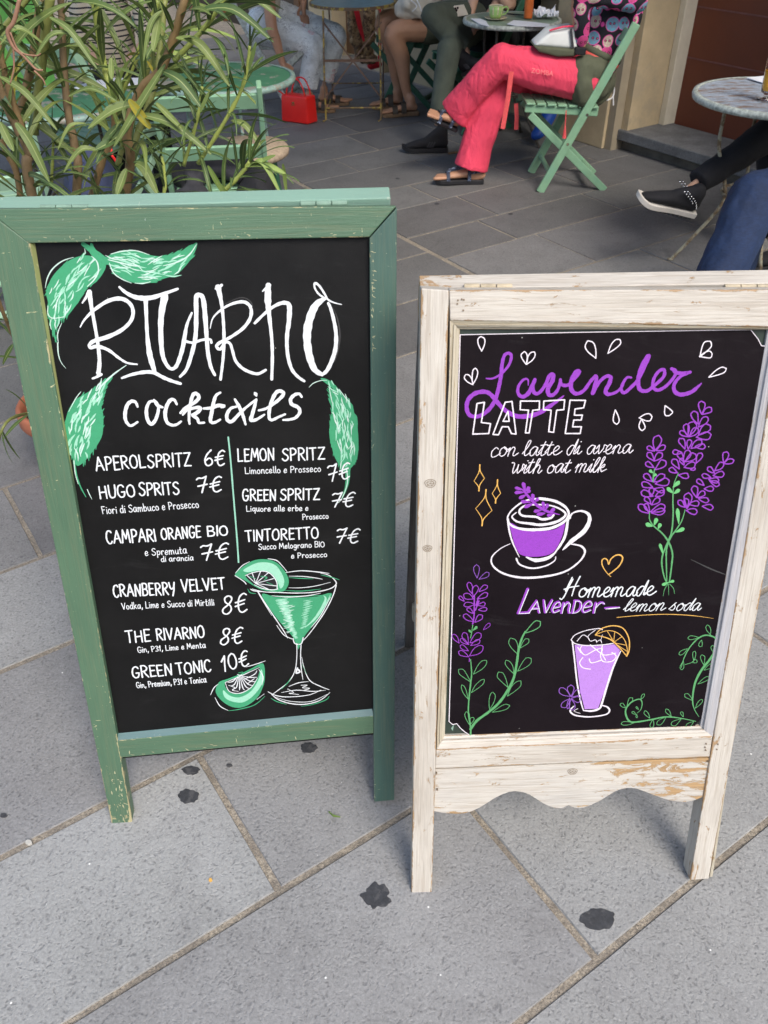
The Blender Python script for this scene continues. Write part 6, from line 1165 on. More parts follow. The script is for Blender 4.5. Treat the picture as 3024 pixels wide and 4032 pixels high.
for px0, px1, w in (((775, 425), (722, 765), .013), ((802, 615), (803, 770), .012)):
    a = Y(*z3(*px0), 4.97 if px0[0] < 790 else 5.16); c = Y(*z3(*px1), 4.95 if px0[0] < 790 else 5.16); b = MB(); b.tube([a, E(a, c, .5)+V((.004, 0, 0)), c], [(w, .002)]*3, 8, flat=(0, 1, 0)); b.build('hanging_strap', 'strapc', p)
tk = Ink.__new__(Ink)
a = Y(*z3(1100, 655), 4.96); c = Y(*z3(1088, 820), 4.955); b = MB(); b.tube([a, E(a, c, .5), c], [.003, .003, .012], 6); b.build('drawstring', 'strapc', p)
a = Y(*z3(1385, 445), 5.3); b = MB(); b.tube(crom([a, Y(*z3(1382, 560), 5.3), Y(*z3(1350, 592), 5.28), Y(*z3(1312, 592), 5.27)], 5), .004, 6); b.build('cord', 'lace', p); b = MB(); b.tube([Y(*z3(1378, 560), 5.3), Y(*z3(1380, 625), 5.3)], .004, 6); b.build('cord', 'lace', p)
# writing printed on the thigh, small and pale
fc = bpy.data.curves.new('lettering', 'FONT'); fc.body = 'ZOMBA'; fc.size = .035; fc.extrude = .0006; fo = bpy.data.objects.new('lettering_src', fc); COL.objects.link(fo)
dg = bpy.context.evaluated_depsgraph_get(); fm = bpy.data.meshes.new_from_object(fo.evaluated_get(dg)); bpy.data.objects.remove(fo)
fm.name = 'lettering'; fm.materials.append(simple('faded_print', (.84, .19, .21), .8)); lo = bpy.data.objects.new('lettering', fm); COL.objects.link(lo); lo.parent = p
lc = Y(*z3(890, 432), 4.985)-V(p.location); lo.matrix_local = Matrix.Translation(Vector(lc)) @ Matrix.Rotation(R(8), 4, 'Y') @ Matrix.Rotation(R(62), 4, 'X')
# cream and olive shoulder bag on the lap
bg_ = thing('shoulder_bag', 'white and olive canvas bag resting on the lap of the person in coral pink trousers', 'bag', Y(*z3(1020, 260), 5.1))
q = [Y(*z3(*k), 5.08) for k in ((900, 265), (1000, 175), (1150, 152), (1160, 285))]; b = MB(); b.add([k+V((0, -.05, 0)) for k in q]+[k+V((0, .12, 0)) for k in q], [(0, 3, 2, 1), (4, 5, 6, 7), (0, 1, 5, 4), (1, 2, 6, 5), (2, 3, 7, 6), (3, 0, 4, 7)]); b.build('upper', 'whitef', bg_, bevel=.02, seg=4, smooth=True)
q = [Y(*z3(*k), 5.07) for k in ((895, 262), (1150, 283), (1150, 325), (1040, 328), (930, 300))]; b = MB(); n = 5; b.add([k+V((0, -.055, 0)) for k in q]+[k+V((0, .12, 0)) for k in q], [tuple(range(n)), tuple(range(n, 2*n))[::-1]]+[(i, i+n, (i+1) % n+n, (i+1) % n) for i in range(n)]); b.build('base', 'olive', bg_, bevel=.012, seg=3, smooth=True)
q = [Y(*z3(*k), 5.02) for k in ((1128, 170), (1140, 285))]; b = MB(); b.bar(q[0], q[1], .012, .004, up=(0, 1, 0)); b.build('strap', 'charcoal', bg_)
b = MB(); b.bar(Y(*z3(1150, 300), 5.02), Y(*z3(1215, 305), 5.02), .03, .035); b.build('buckle_end', 'black', bg_, bevel=.005)
b = MB(); b.tube(crom([Y(*z3(1000, 182), 5.03), Y(*z3(1080, 160), 5.02), Y(*z3(1150, 155), 5.03)], 4), .005, 6); b.build('piping', 'pink', bg_)

# --- person in olive trousers with a phone
p = thing('person', 'person in dark olive trousers and black trainers holding a phone', 'person', (.6, 6.4, 0))
knA = Y(*z2(1330, 100), 6.15); hpA = Y(*z2(1650, 120), 6.55); anA = Y(*z2(1545, 345), 6.15); knB = Y(*z2(1440, 320), 6.05); hpB = hpA+V((-.02, .05, -.05)); anB = Y(*z2(1370, 790), 5.86)
pl_ = V((.72, 6.62, .52)); nk = V((.74, 6.62, 1.05)); hd = nk+V((-.05, -.06, .17)); sk = head(p, hd, (-.5, -.8, -.3))
wr = Y(*z2(1560, 170), 6.3); elb = Y(*z2(1590, -60), 6.4)+V((.02, .05, .0)); shl = nk+V((-.15, -.05, -.06)); shr = nk+V((.16, .02, -.06))
wr2 = wr+V((.02, -.02, -.03)); el2 = wr2+V((.16, .14, .10))
body('body', sk+[[(hpA, .07), (knA, .055), (anA, .035)], [(hpB, .07), (knB, .055), (anB, .035)], [(pl_, (.14, .11)), (E(pl_, nk, .6), (.15, .1)), (nk, .05), (hd, .055)], [(shl, .045), (elb, .038), (wr, .025)], [(shr, .045), (el2, .038), (wr2+V((.03, .02, .02)), .025)]]+hand_chains(wr, (-.5, -.45, -.75), (-.3, -.8, .3), .8, side=-1)+hand_chains(wr2+V((.02, .0, .0)), (-.75, -.25, -.35), (.1, -.8, .4), .9), 'skin2', p, .008, 3)
body('trousers', [[(hpA, .10), (E(hpA, knA, .55)+V((0, 0, .01)), .088), (knA, .072)], [(knA, .072), (E(knA, anA, .5), (.074, .07)), (E(knA, anA, .92), [.070, .070])], [(hpB, .10), (knB, .075)], [(knB, .078), (E(knB, anB, .5), .068), (E(knB, anB, .82), .066)]], 'oliveg', p, .010, 3, .006, 14)
body('t_shirt', [[(pl_, (.16, .13)), (E(pl_, nk, .6), (.17, .12)), (nk-V((0, 0, .05)), (.09, .08))], [(shl, .065), (E(shl, elb, .6), .058)], [(shr, .065), (E(shr, el2, .6), .058)]], 'black', p, .012, 3, .004)
q1, q2 = Y(*z2(1425, 975), 5.84), Y(*z2(1135, 985), 5.83); q1[2] = q2[2] = .004; shoe(p, q1, q2, (0, 0, 1), laces=True, high=.03)
q1, q2 = Y(*z2(1570, 480), 6.1), Y(*z2(1490, 330), 6.12); shoe(p, Y(*z2(1545, 490), 6.08), Y(*z2(1680, 440), 5.98), (.1, -.3, .9), laces=True, high=.02)
ph = thing('phone', 'pale gold phone with three lenses held by the person in olive trousers', 'phone', Y(*z2(1500, 85), 6.25))
q = [Y(*z2(*k), 6.22) for k in ((1467, 40), (1535, 30), (1565, 98), (1495, 110))]; b = MB(); b.add(q+[k+V((.003, .009, .001)) for k in q], [(0, 1, 2, 3), (7, 6, 5, 4), (0, 4, 5, 1), (1, 5, 6, 2), (2, 6, 7, 3), (3, 7, 4, 0)]); b.build('case', 'phone', ph, bevel=.003)
for k in ((1482, 56), (1497, 52), (1490, 68)): c = Y(*z2(*k), 6.215); MB().tube([c, c+V((0, .006, 0))], .0065, 10).build('lens', 'lens', ph)

# --- person with bare legs and brown sandals
p = thing('person', 'person with bare tanned legs and dark brown two-strap sandals near the wall', 'person', (.3, 6.95, 0))
knA = Y(*z2(1075, 215), 6.78); hpA = Y(*z2(1400, 170), 6.95); anA = Y(*z2(1175, 640), 6.82); knB = Y(*z2(1010, 140), 7.05); hpB = Y(*z2(1330, 140), 7.15); anB = Y(*z2(1115, 610), 7.02)
pl_ = E(hpA, hpB, .5)+V((.06, .02, .06)); nk = pl_+V((.08, .02, .50)); hd = nk+V((-.04, -.02, .17)); sk = head(p, hd, (-1, -.3, -.1), long=True)
hA, tA = Y(*z2(1235, 745), 6.80), Y(*z2(1003, 775), 6.74); hA[2] = tA[2] = .003; hB, tB = V((.17, 7.02, .003)), V((-.07, 6.98, .003))
fA = sandal_foot(p, hA, tA, None, 'leatherb', 'cork', birk=True, th=.028); fB = sandal_foot(p, hB, tB, None, 'leatherb', 'cork', birk=True, th=.028)
shl = nk+V((0, -.16, -.06)); shr = nk+V((0, .16, -.06)); el = shl+V((-.1, -.02, -.26)); wr = V(knA)+V((.22, .05, .13)); el2 = shr+V((-.12, 0, -.25)); wr2 = wr+V((0, .16, .02))
body('body', sk+fA+fB+[[(hpA, .095), (E(hpA, knA, .5), .083), (knA, (.064, .066)), (E(knA, anA, .35)+V((.02, 0, 0)), .060), (E(knA, anA, .75), .040), (anA, .034), (hA+V((-.045, 0, .06)), .033)], [(hpB, .095), (E(hpB, knB, .5), .082), (knB, .064), (E(knB, anB, .35)+V((.02, 0, 0)), .058), (E(knB, anB, .75), .039), (anB, .033), (hB+V((-.045, 0, .06)), .032)],
     [(pl_, (.14, .11)), (E(pl_, nk, .6), (.14, .1)), (nk, .048), (hd, .055)], [(shl, .042), (el, .036), (wr, .024)], [(shr, .042), (el2, .036), (wr2, .024)]]+hand_chains(wr, (-.8, .2, -.3), (0, 0, 1), .5)+hand_chains(wr2, (-.8, -.2, -.3), (0, 0, 1), .5, side=-1), 'skin', p, .008, 4, bare=True)
body('shorts', [[(hpA, .115), (E(hpA, knA, .28), .11)], [(hpB, .115), (E(hpB, knB, .28), .108)], [(pl_, (.15, .12))]], 'olive', p, .012, 3, .006)
body('shirt', [[(pl_+V((0, 0, .05)), (.15, .13)), (E(pl_, nk, .6), (.16, .13)), (nk-V((0, 0, .05)), (.09, .08))], [(shl, .062), (E(shl, el, .6), .055)], [(shr, .062), (E(shr, el2, .6), .055)]], 'shirtw', p, .012, 3, .008)
ct = thing('cloth_bag', 'cream cotton drawstring bag on the lap above the bare tanned legs', 'bag', Y(*z2(1220, 60), 6.8))
body('pouch', [[(Y(*z2(1150, 60), 6.85), .075), (Y(*z2(1240, 30), 6.82), .085), (Y(*z2(1330, 10), 6.85), .065)], [(Y(*z2(1180, 20), 6.8), .07), (Y(*z2(1260, 80), 6.78), .04)]], 'cream', ct, .010, 3, .014, 18)
for k in (0, 1): b = MB(); b.tube(crom([Y(*z2(1190+k*40, 0), 6.72), Y(*z2(1230+k*20, 40), 6.70), Y(*z2(1200+k*60, 75), 6.70)], 5), .004, 6); b.build('cord', 'lace', ct)

# --- person in pale printed jeans reaching for the red bag
p = thing('person', 'person in pale printed jeans leaning down to hold the red handbag', 'person', (-.75, 7.1, 0))
hpA = Y(*z2(215, 170), 7.0); knA = Y(*z2(560, 300), 6.95); anA = Y(*z2(520, 590), 6.93); hpB = Y(*z2(330, 110), 7.25); knB = Y(*z2(700, 235), 7.2); anB = Y(*z2(625, 540), 7.18)
pl_ = E(hpA, hpB, .5)+V((-.04, 0, .02)); nk = pl_+V((.06, -.02, .50)); hd = nk+V((.06, -.03, .16)); sk = head(p, hd, (.9, -.4, -.3), long=True)
shr = nk+V((.02, -.17, -.06)); wr = Y(*z2(350, 410), 6.80); el = Y(*z2(275, 130), 6.82); shl = nk+V((.02, .17, -.06)); el2 = Y(*z2(455, -80), 7.2); wr2 = Y(*z2(490, 20), 7.15)
hA, tA = V((anA[0]-.04, 6.93, .003)), V((anA[0]+.20, 6.90, .003)); hB, tB = V((anB[0]-.05, 7.15, .003)), V((anB[0]+.19, 7.12, .003))
fA = sandal_foot(p, hA, tA, None, 'leatherb', 'cork', birk=True); fB = sandal_foot(p, hB, tB, None, 'leatherb', 'cork', birk=True)
body('body', sk+fA+fB+[[(hpA, .07), (knA, .055), (anA, .034), (hA+V((.04, 0, .06)), .032)], [(hpB, .07), (knB, .055), (anB, .034), (hB+V((.04, 0, .06)), .032)], [(pl_, (.14, .11)), (E(pl_, nk, .6), (.14, .1)), (nk, .048), (hd, .055)], [(shr, .045), (el, .042), (E(el, wr, .5), .036), (wr, .024)], [(shl, .042), (el2, .036), (wr2, .024)]]+hand_chains(wr, (.55, -.1, -.75), (.6, -.6, .3), .8)+hand_chains(wr2, (.0, -.2, -1), (-.3, -.9, 0), .5, side=-1), 'skin', p, .008, 4)
body('jeans', [[(hpA, .125), (E(hpA, knA, .5), .105), (knA, .085)], [(knA, .085), (E(knA, anA, .5), .078), (E(knA, anA, .95), [.070, .070])], [(hpB, .115), (E(hpB, knB, .5), .10), (knB, .084)], [(knB, .085), (E(knB, anB, .5), .078), (E(knB, anB, .95), [.072, .072])]], 'pdenim', p, .010, 3, .009, 13)
body('t_shirt', [[(pl_+V((0, 0, .08)), (.14, .12)), (E(pl_, nk, .6), (.15, .12)), (nk-V((0, 0, .05)), (.09, .08))], [(shr, .06), (E(shr, el, .45), .054)], [(shl, .06), (E(shl, el2, .45), .054)]], 'cream', p, .012, 3, .006)
# red handbag
hb = thing('handbag', 'glossy red leather handbag standing on the paving by the yellow iron table', 'handbag', (-.60, 6.60, 0))
q0 = np.array([G(*z2(345, 795)), G(*z2(520, 818)), G(*z2(578, 800))]); x0, x1 = q0[0], q0[1]; dp = q0[2]-q0[1]; dp = dp/np.linalg.norm(dp)*.11; hh = .185; tp = lambda a: a+V((0, 0, hh))
mid = (x0+x1)/2+dp/2; A = [x0, x1, x1+dp, x0+dp]; B = [mid+(tp(k)-mid)*np.array([.93, .93, 1]) for k in A]; A = [k+V((0, 0, .003)) for k in A]
b = MB(); b.add(A+B, [(0, 3, 2, 1), (4, 5, 6, 7), (0, 1, 5, 4), (1, 2, 6, 5), (2, 3, 7, 6), (3, 0, 4, 7)]); b.build('bag_body', 'redl', hb, bevel=.012, seg=4, smooth=True)
fx = (x1-x0)/np.linalg.norm(x1-x0)
for off in (.25, .85):
    c0 = B[0]+fx*.03+dp*off*.9; c1 = B[1]-fx*.03+dp*off*.9; top = (c0+c1)/2+V((0, 0, .10)); b = MB(); b.tube(crom([c0, c0+V((0, 0, .045))+fx*.01, top-fx*.03, top+fx*.03, c1+V((0, 0, .045))-fx*.01, c1], 6), .0055, 8); b.build('handle', 'redl', hb, smooth=True)
    for c in (c0, c1): b = MB(); b.tube([c+fx*.008*math.cos(t)+V((0, 0, .010+.009*math.sin(t))) for t in np.linspace(0, 6.28, 13)], .002, 5); b.build('ring', 'gold', hb)
c = (B[0]+B[1])/2*.75+(A[0]+A[1])/2*.25-dp*.045; b = MB(); b.box(c, (.016, .002, .012)); b.build('emblem', 'gold', hb); b = MB(); b.box(c-V((0, 0, .014)), (.026, .002, .005)); b.build('emblem', 'gold', hb)
b = MB(); b.tube(crom([B[0]+fx*.03, B[0]-fx*.03+V((0, -.01, .04)), B[0]-fx*.01+V((0, -.02, .09)), B[0]+fx*.06+V((0, -.01, .11))], 6), .005, 6); b.build('shoulder_strap', 'redl', hb, smooth=True)

# --- person behind the pale green table (black top, bare forearms)
p = thing('person', 'person in black behind the pale green table, bare forearms leaning on its far side', 'person', (1.05, 6.75, 0))
pl_ = V((1.02, 6.85, .50)); nk = V((1.0, 6.78, 1.04)); hd = nk+V((0, -.06, .17)); sk = head(p, hd, (-.3, -1, -.2))
elA = Y(*z6(480, 60), 6.42); elB = V((1.22, 6.62, .80)); wA = elA+V((-.12, .02, .13)); wB = elB+V((-.16, -.12, .05)); shl = nk+V((-.17, 0, -.07)); shr = nk+V((.17, 0, -.07))
knA, knB = V((.80, 6.45, .50)), V((1.10, 6.42, .50)); anA, anB = V((.86, 6.5, .10)), Y(*z3(985, 720), 6.0)
body('body', sk+[[(pl_, (.15, .12)), (E(pl_, nk, .6), (.16, .11)), (nk, .05), (hd, .055)], [(shl, .045), (elA, .040), (wA, .026)], [(shr, .045), (elB, .038), (wB, .026)], [(pl_+V((-.09, 0, 0)), .08), (knA, .055), (anA, .04)], [(pl_+V((.09, 0, 0)), .08), (knB, .055), (anB, .038)]]+hand_chains(wA, (.5, -.4, .2), (-.3, -.3, .9), .8)+hand_chains(wB, (-.8, -.4, -.1), (0, 0, 1), .5, side=-1), 'skin2', p, .009, 3)
body('trousers', [[(pl_+V((-.09, 0, 0)), .11), (knA, .085), (anA, .065)], [(pl_+V((.09, 0, 0)), .11), (knB, .085), (anB+V((.02, .04, .08)), .06)]], 'black', p, .012, 3, .005)
body('t_shirt', [[(pl_, (.17, .14)), (E(pl_, nk, .6), (.18, .13)), (nk-V((0, 0, .05)), (.09, .08))], [(shl, .065), (E(shl, elA, .6), .06)], [(shr, .065), (E(shr, elB, .6), .06)]], 'black', p, .012, 3, .004)
body('boot', [[(anB+V((.02, .03, .04)), .05), (Y(*z3(950, 770), 5.95), .045), (Y(*z3(915, 805), 5.92), (.042, .030))]], 'blue', p, .008, 3); shoe(p, (.86, 6.55, .003), (.80, 6.3, .003), (0, 0, 1))

# --- person in black trousers, studded slip-on shoes
p = thing('person', 'person in black trousers and studded black slip-on shoes at the right', 'person', (2.2, 4.2, 0))
an = Y(*z4(1040, 1480), 3.90); kn = Y(*z4(1720, 1020), 4.12); hp = kn+V((.42, .05, .02)); t_ = Y(*z4(600, 1590), 3.82); h_ = Y(*z4(1050, 1695), 3.86)
kn2 = kn+V((.05, .16, -.05)); hp2 = hp+V((0, .16, 0)); an2 = Y(*z4(1720, 1960), 3.93); an2 = V((1.86, 3.9, .12))
pl_ = E(hp, hp2, .5)+V((.06, 0, .04)); nk = pl_+V((.10, 0, .5)); hd = nk+V((-.04, 0, .17)); sk = head(p, hd, (-1, -.1, -.1), long=True)
shl = nk+V((0, -.17, -.06)); shr = nk+V((0, .17, -.06)); wl = V((2.0, 3.95, .80)); el = shl+V((-.08, -.02, -.26)); wr = V((2.02, 4.2, .80)); er = shr+V((-.08, .02, -.26))
body('body', sk+[[(hp, .08), (kn, .055), (E(kn, an, .4), .045), (an, .031), (E(h_, t_, .15)+V((0, 0, .08)), .032)], [(hp2, .08), (kn2, .055), (an2, .032)], [(pl_, (.14, .11)), (E(pl_, nk, .6), (.14, .1)), (nk, .048), (hd, .055)], [(shl, .042), (el, .036), (wl, .024)], [(shr, .042), (er, .036), (wr, .024)]]+hand_chains(wl, (-.9, .1, -.2), (0, 0, 1), .5)+hand_chains(wr, (-.9, -.1, -.2), (0, 0, 1), .5, side=-1), 'skin2', p, .008, 3)
body('trousers', [[(hp, .11), (E(hp, kn, .5), .10), (kn, .083)], [(kn, .083), (E(kn, an, .5)+V((0, 0, -.005)), .066), (E(kn, an, .92), [.056, .056])], [(hp2, .11), (kn2, .08)], [(kn2, .08), (E(kn2, an2, .9), .055)]], 'black', p, .010, 3, .005, 14)
body('top', [[(pl_, (.15, .13)), (E(pl_, nk, .6), (.15, .12)), (nk-V((0, 0, .05)), (.09, .08))], [(shl, .06), (el, .05), (E(el, wl, .8), .04)], [(shr, .06), (er, .05), (E(er, wr, .8), .04)]], 'black', p, .012, 3, .004)
shoe(p, h_, t_, (-.15, -.28, .95), 'black', 'sole', high=.005, th=.020, stud=True)
g0 = G(*z4(1800, 2150)); shoe(p, (g0[0]+.04, g0[1]+.05, .004), (g0[0]-.22, g0[1]+.0, .004), (0, 0, 1), 'black', 'rubber', stud=True)

# --- person in blue jeans, knee at the right edge
p = thing('person', 'person in dark blue jeans at the right edge behind the white board', 'person', (1.75, 2.9, 0))
kn = Y(*z4(1545, 1560), 2.98); hp = kn+V((.42, .05, .02)); an = Y(*z4(1250, 2300), 2.80); an = V((an[0], 2.82, max(.12, an[2]-.12)))
ank = Y(*z4(1150, 2500), 2.70); kn2 = kn+V((.10, .2, -.10)); hp2 = hp+V((0, .18, 0)); an2 = kn2+V((-.02, 0, -.34))
pl_ = E(hp, hp2, .5)+V((.05, 0, .03)); nk = pl_+V((.08, 0, .5)); hd = nk+V((-.03, 0, .17)); sk = head(p, hd, (-1, .2, -.1)); shl = nk+V((0, -.18, -.06)); shr = nk+V((0, .18, -.06)); el = shl+V((-.06, 0, -.27)); wl = el+V((-.22, .05, .02)); er = shr+V((-.06, 0, -.27)); wr = er+V((-.22, -.05, .02))
body('body', sk+[[(hp, .09), (kn, .06), (ank, .036)], [(hp2, .09), (kn2, .06), (an2, .036)], [(pl_, (.16, .12)), (E(pl_, nk, .6), (.17, .11)), (nk, .055), (hd, .058)], [(shl, .05), (el, .04), (wl, .027)], [(shr, .05), (er, .04), (wr, .027)]]+hand_chains(wl, (-.9, .1, -.2), (0, 0, 1), .5)+hand_chains(wr, (-.9, -.1, -.2), (0, 0, 1), .5, side=-1), 'skin2', p, .009, 3)
body('jeans', [[(hp, .115), (E(hp, kn, .5), .105), (kn, .088)], [(kn, .088), (E(kn, ank, .35), (.088, .088)), (E(kn, ank, .7), .080), (E(kn, ank, .96), .072)], [(hp2, .115), (kn2, .085)], [(kn2, .085), (an2, .07)]], 'denim', p, .009, 3, .009, 12)
body('shirt', [[(pl_, (.17, .14)), (E(pl_, nk, .6), (.18, .13)), (nk-V((0, 0, .05)), (.1, .08))], [(shl, .065), (el, .055)], [(shr, .065), (er, .055)]], 'navy', p, .012, 3, .005)
shoe(p, ank+V((.02, .02, -.10)), ank+V((-.23, .0, -.14)), (0, 0, 1), 'black', 'rubber'); shoe(p, (an2[0]+.05, an2[1], .003), (an2[0]-.22, an2[1], .003), (0, 0, 1), 'black', 'rubber')

# --- striped shirt person behind the oleander
p = thing('person', 'person in a cream and black striped top seated behind the oleander at the upper left', 'person', (-1.55, 5.3, 0))
pl_ = V((-1.52, 5.3, .52)); nk = V((-1.45, 5.25, 1.05)); hd = nk+V((.02, -.04, .17)); sk = head(p, hd, (.3, -1, -.1), long=True); shl = nk+V((.16, 0, -.06)); shr = nk+V((-.16, 0, -.06)); el = shl+V((.04, -.12, -.26)); wl = V((-1.25, 4.95, .78)); er = shr+V((-.02, -.12, -.26)); wr = V((-1.5, 4.9, .78))
knA = V((-1.25, 4.95, .5)); knB = V((-1.5, 4.9, .5))
body('body', sk+[[(pl_, (.14, .11)), (E(pl_, nk, .6), (.14, .1)), (nk, .048), (hd, .055)], [(shl, .042), (el, .036), (wl, .024)], [(shr, .042), (er, .036), (wr, .024)], [(pl_+V((.08, 0, 0)), .08), (knA, .055), (knA+V((0, .05, -.42)), .035)], [(pl_+V((-.08, 0, 0)), .08), (knB, .055), (knB+V((0, .05, -.42)), .035)]]+hand_chains(wl, (-.3, -.8, -.2), (0, 0, 1), .5)+hand_chains(wr, (.3, -.8, -.2), (0, 0, 1), .5, side=-1), 'skin2', p, .01, 3)
body('striped_top', [[(pl_, (.16, .13)), (E(pl_, nk, .6), (.16, .12)), (nk-V((0, 0, .05)), (.09, .08))], [(shl, .06), (el, .05)], [(shr, .06), (er, .05)]], 'stripes', p, .012, 3, .004)
body('trousers', [[(pl_+V((.08, 0, 0)), .11), (knA, .085), (knA+V((0, .05, -.38)), .06)], [(pl_+V((-.08, 0, 0)), .11), (knB, .085), (knB+V((0, .05, -.38)), .06)]], 'black', p, .012, 3, .004)
shoe(p, knA+V((0, .08, -.49)), knA+V((0, -.18, -.49)), (0, 0, 1)); shoe(p, knB+V((0, .08, -.49)), knB+V((0, -.18, -.49)), (0, 0, 1))

# --- bags, jackets and the hanging shawl
bk = thing('backpack', 'navy blue backpack leaning against the pale chairs behind the oleander stems', 'backpack', (-1.10, 3.30, 0))
body('pouch', [[(V((-1.14, 3.28, .12)), (.17, .12)), (V((-1.13, 3.32, .36)), (.18, .12)), (V((-1.12, 3.34, .58)), (.15, .10)), (V((-1.11, 3.35, .66)), (.09, .07))]], 'navy', bk, .012, 4, .010, 9)
b = MB(); q = [Y(*z1(600, 790), 3.18), Y(*z1(612, 850), 3.17), Y(*z1(640, 890), 3.18)]; b.tube(q, .005, 6); b.build('zip_pull', 'redl', bk)
b = MB(); b.tube(crom([V((-1.27, 3.2, .15)), V((-1.31, 3.12, .4)), V((-1.22, 3.2, .62))], 5), [(.02, .004)]*11, 8); b.build('strap', 'black', bk)
jk = thing('jacket', 'charcoal jacket heaped on the seat of the pale mint chair', 'jacket', (-.70, 3.72, .46))
body('cloth', [[(V((-.84, 3.66, .52)), (.10, .07)), (V((-.70, 3.72, .56)), (.13, .08)), (V((-.56, 3.70, .50)), (.10, .06))], [(V((-.78, 3.55, .44)), .07), (V((-.92, 3.58, .34)), .06), (V((-.94, 3.6, .2)), .05)]], 'charcoal', jk, .012, 4, .014, 14)
b2 = thing('bag', 'black bag with an orange tag on the chair seat, right of the charcoal jacket', 'bag', (-.52, 3.6, .46))
body('pouch', [[(V((-.56, 3.56, .40)), (.09, .08)), (V((-.50, 3.58, .50)), (.08, .07))]], 'black', b2, .010, 4, .008, 14)
b = MB(); b.bar(V((-.62, 3.46, .47)), V((-.64, 3.45, .40)), .015, .003, up=(0, 1, 0)); b.build('tag', 'orangecup', b2)
st_ = thing('stool', 'low round stool with a mottled beige seat behind the pale mint chair', 'stool', (-.62, 3.95, 0))
b = MB(); b.lathe((-.60, 3.95, .535), [(.0001, -.03), (.17, -.03), (.185, -.02), (.188, .0), (.175, .014), (.0001, .018)], 36); b.build('seat', 'hatm', st_, smooth=True)
for k in range(4):
    a = k*math.pi/2+.5; b = MB(); b.tube([(-.60+.12*math.cos(a), 3.95+.12*math.sin(a), .51), (-.60+.17*math.cos(a), 3.95+.17*math.sin(a), .0)], .012, 8); b.build('leg', 'dgreen', st_)
gf = thing('cloth', 'bright green cloth hung over the pale chair at the upper left', 'cloth', (-1.8, 4.7, .8)); nb = 16; vs = []; fs = []
for i in range(nb):
    for j in range(nb): u, v_ = i/(nb-1), j/(nb-1); vs.append((-2.05+u*.42, 4.65+.02*math.sin(u*22+v_*3), .55+v_*.5))
for i in range(nb-1):
    for j in range(nb-1): k = i*nb+j; fs.append((k, k+nb, k+nb+1, k+1))
b = MB(); b.add(vs, fs); o = b.build('cloth_sheet', 'lime', gf, smooth=True); md = o.modifiers.new('s', 'SOLIDIFY'); md.thickness = .004
sh = thing('straw_shawl', 'woven straw bag with red ribbons hanging behind the yellow iron table', 'bag', ST(4.60, -7.0, .4))
for k, (px, py0, py1, r0) in enumerate((((790, 860), 20, 360, .05), ((930, 900), 20, 370, .055))):
    P = [Y(*z2(px[0]+(px[1]-px[0])*f, py0+(py1-py0)*f), 7.75) for f in (0, .35, .7, 1)]; body('strand', [[(q, r) for q, r in zip(P, (.03, r0, r0*1.15, .04))]], 'straw', sh, .010, 2, .014, 26)
b = MB(); P = [Y(*z2(*q), 7.68) for q in ((825, 20), (860, 180), (885, 270))]; b.tube(P, [(.022, .003), (.018, .003), (.008, .003)], 8, flat=(0, 1, 0)); b.build('ribbon', 'ribbon', sh)
b = MB(); P = [Y(*z2(*q), 7.70) for q in ((985, 10), (990, 220), (985, 420))]; b.tube(P, [(.014, .003)]*3, 8, flat=(0, 1, 0)); b.build('ribbon', 'ribbon', sh)
body('bottom', [[(Y(*z2(850, 375), 7.74), .04), (Y(*z2(940, 385), 7.74), .045)]], 'straw', sh, .010, 2, .012, 26)
body('red_lining', [[(Y(*z2(930, 425), 7.76), .035), (Y(*z2(985, 420), 7.76), .03)]], 'ribbon', sh, .010, 2, .006)

# ------------------------------------------------------------------ oleander in its terracotta pot
PX, PY = -1.0, 2.29
pt = thing('flower_pot', 'terracotta pot of the oleander, half hidden behind the left stile of the green board', 'pot', (PX, PY, 0))
b = MB(); b.lathe((PX, PY, 0), [(.0001, .001), (.10, .001), (.105, .01), (.130, .17), (.134, .18), (.148, .18), (.152, .188), (.152, .228), (.147, .235), (.136, .235), (.132, .215), (.126, .18)], 44); b.build('pot_wall', 'terra', pt, smooth=True)
b = MB(); b.lathe((PX, PY, .19), [(.0001, .01), (.08, .012), (.130, .0)], 30); b.build('soil', 'soil', pt)
ol = thing('oleander', 'tall potted oleander shrub with long narrow leaves behind the green board', 'plant', (PX, PY, .24))
def leafmesh(k, L=.13, w=.0125, bend=.5, fold=.35):
    n = 9; vs = []; fs = []; uv = []
    a = 0; p = np.array([0., 0.])
    pts = []
    for i in range(n+1):
        f = i/n; pts.append((p.copy(), a)); a -= bend/n*(.4+1.4*f); p = p+np.array([math.cos(a), math.sin(a)])*L/n
    for i, (p_, a_) in enumerate(pts):
        f = i/n; ww = w*(math.sin(math.pi*min(1, f*.93+.04))**.75)*(1.0-.25*f); up = (-math.sin(a_)*ww*fold, math.cos(a_)*ww*fold)
        tw = .004*math.sin(f*3+k)
        vs += [(p_[0]+up[0], -ww, p_[1]+up[1]+tw), (p_[0], 0, p_[1]), (p_[0]+up[0], ww, p_[1]+up[1]-tw)]; uv += [0, .5, 1]
    for i in range(n):
        o = i*3; fs += [(o, o+3, o+4, o+1), (o+1, o+4, o+5, o+2)]
    me = bpy.data.meshes.new('leaf'); me.from_pydata(vs, [], fs); me.update(); l = me.uv_layers.new(name='UVMap')
    for lp in me.loops: l.data[lp.index].uv = (uv[lp.vertex_index], vs[lp.vertex_index][0]/L)
    me.polygons.foreach_set('use_smooth', [True]*len(me.polygons)); return me
LM = [leafmesh(0, .19, .0085, .4), leafmesh(1, .215, .0085, .8), leafmesh(2, .17, .0072, 1.1), leafmesh(3, .20, .0105, .6, .25), leafmesh(4, .225, .0080, 1.4), leafmesh(5, .16, .009, .3)]
LMy = [m.copy() for m in LM[:3]]
for m in LM: m.materials.append(M['leaf'])
for m in LMy: m.materials.append(M['leafy'])
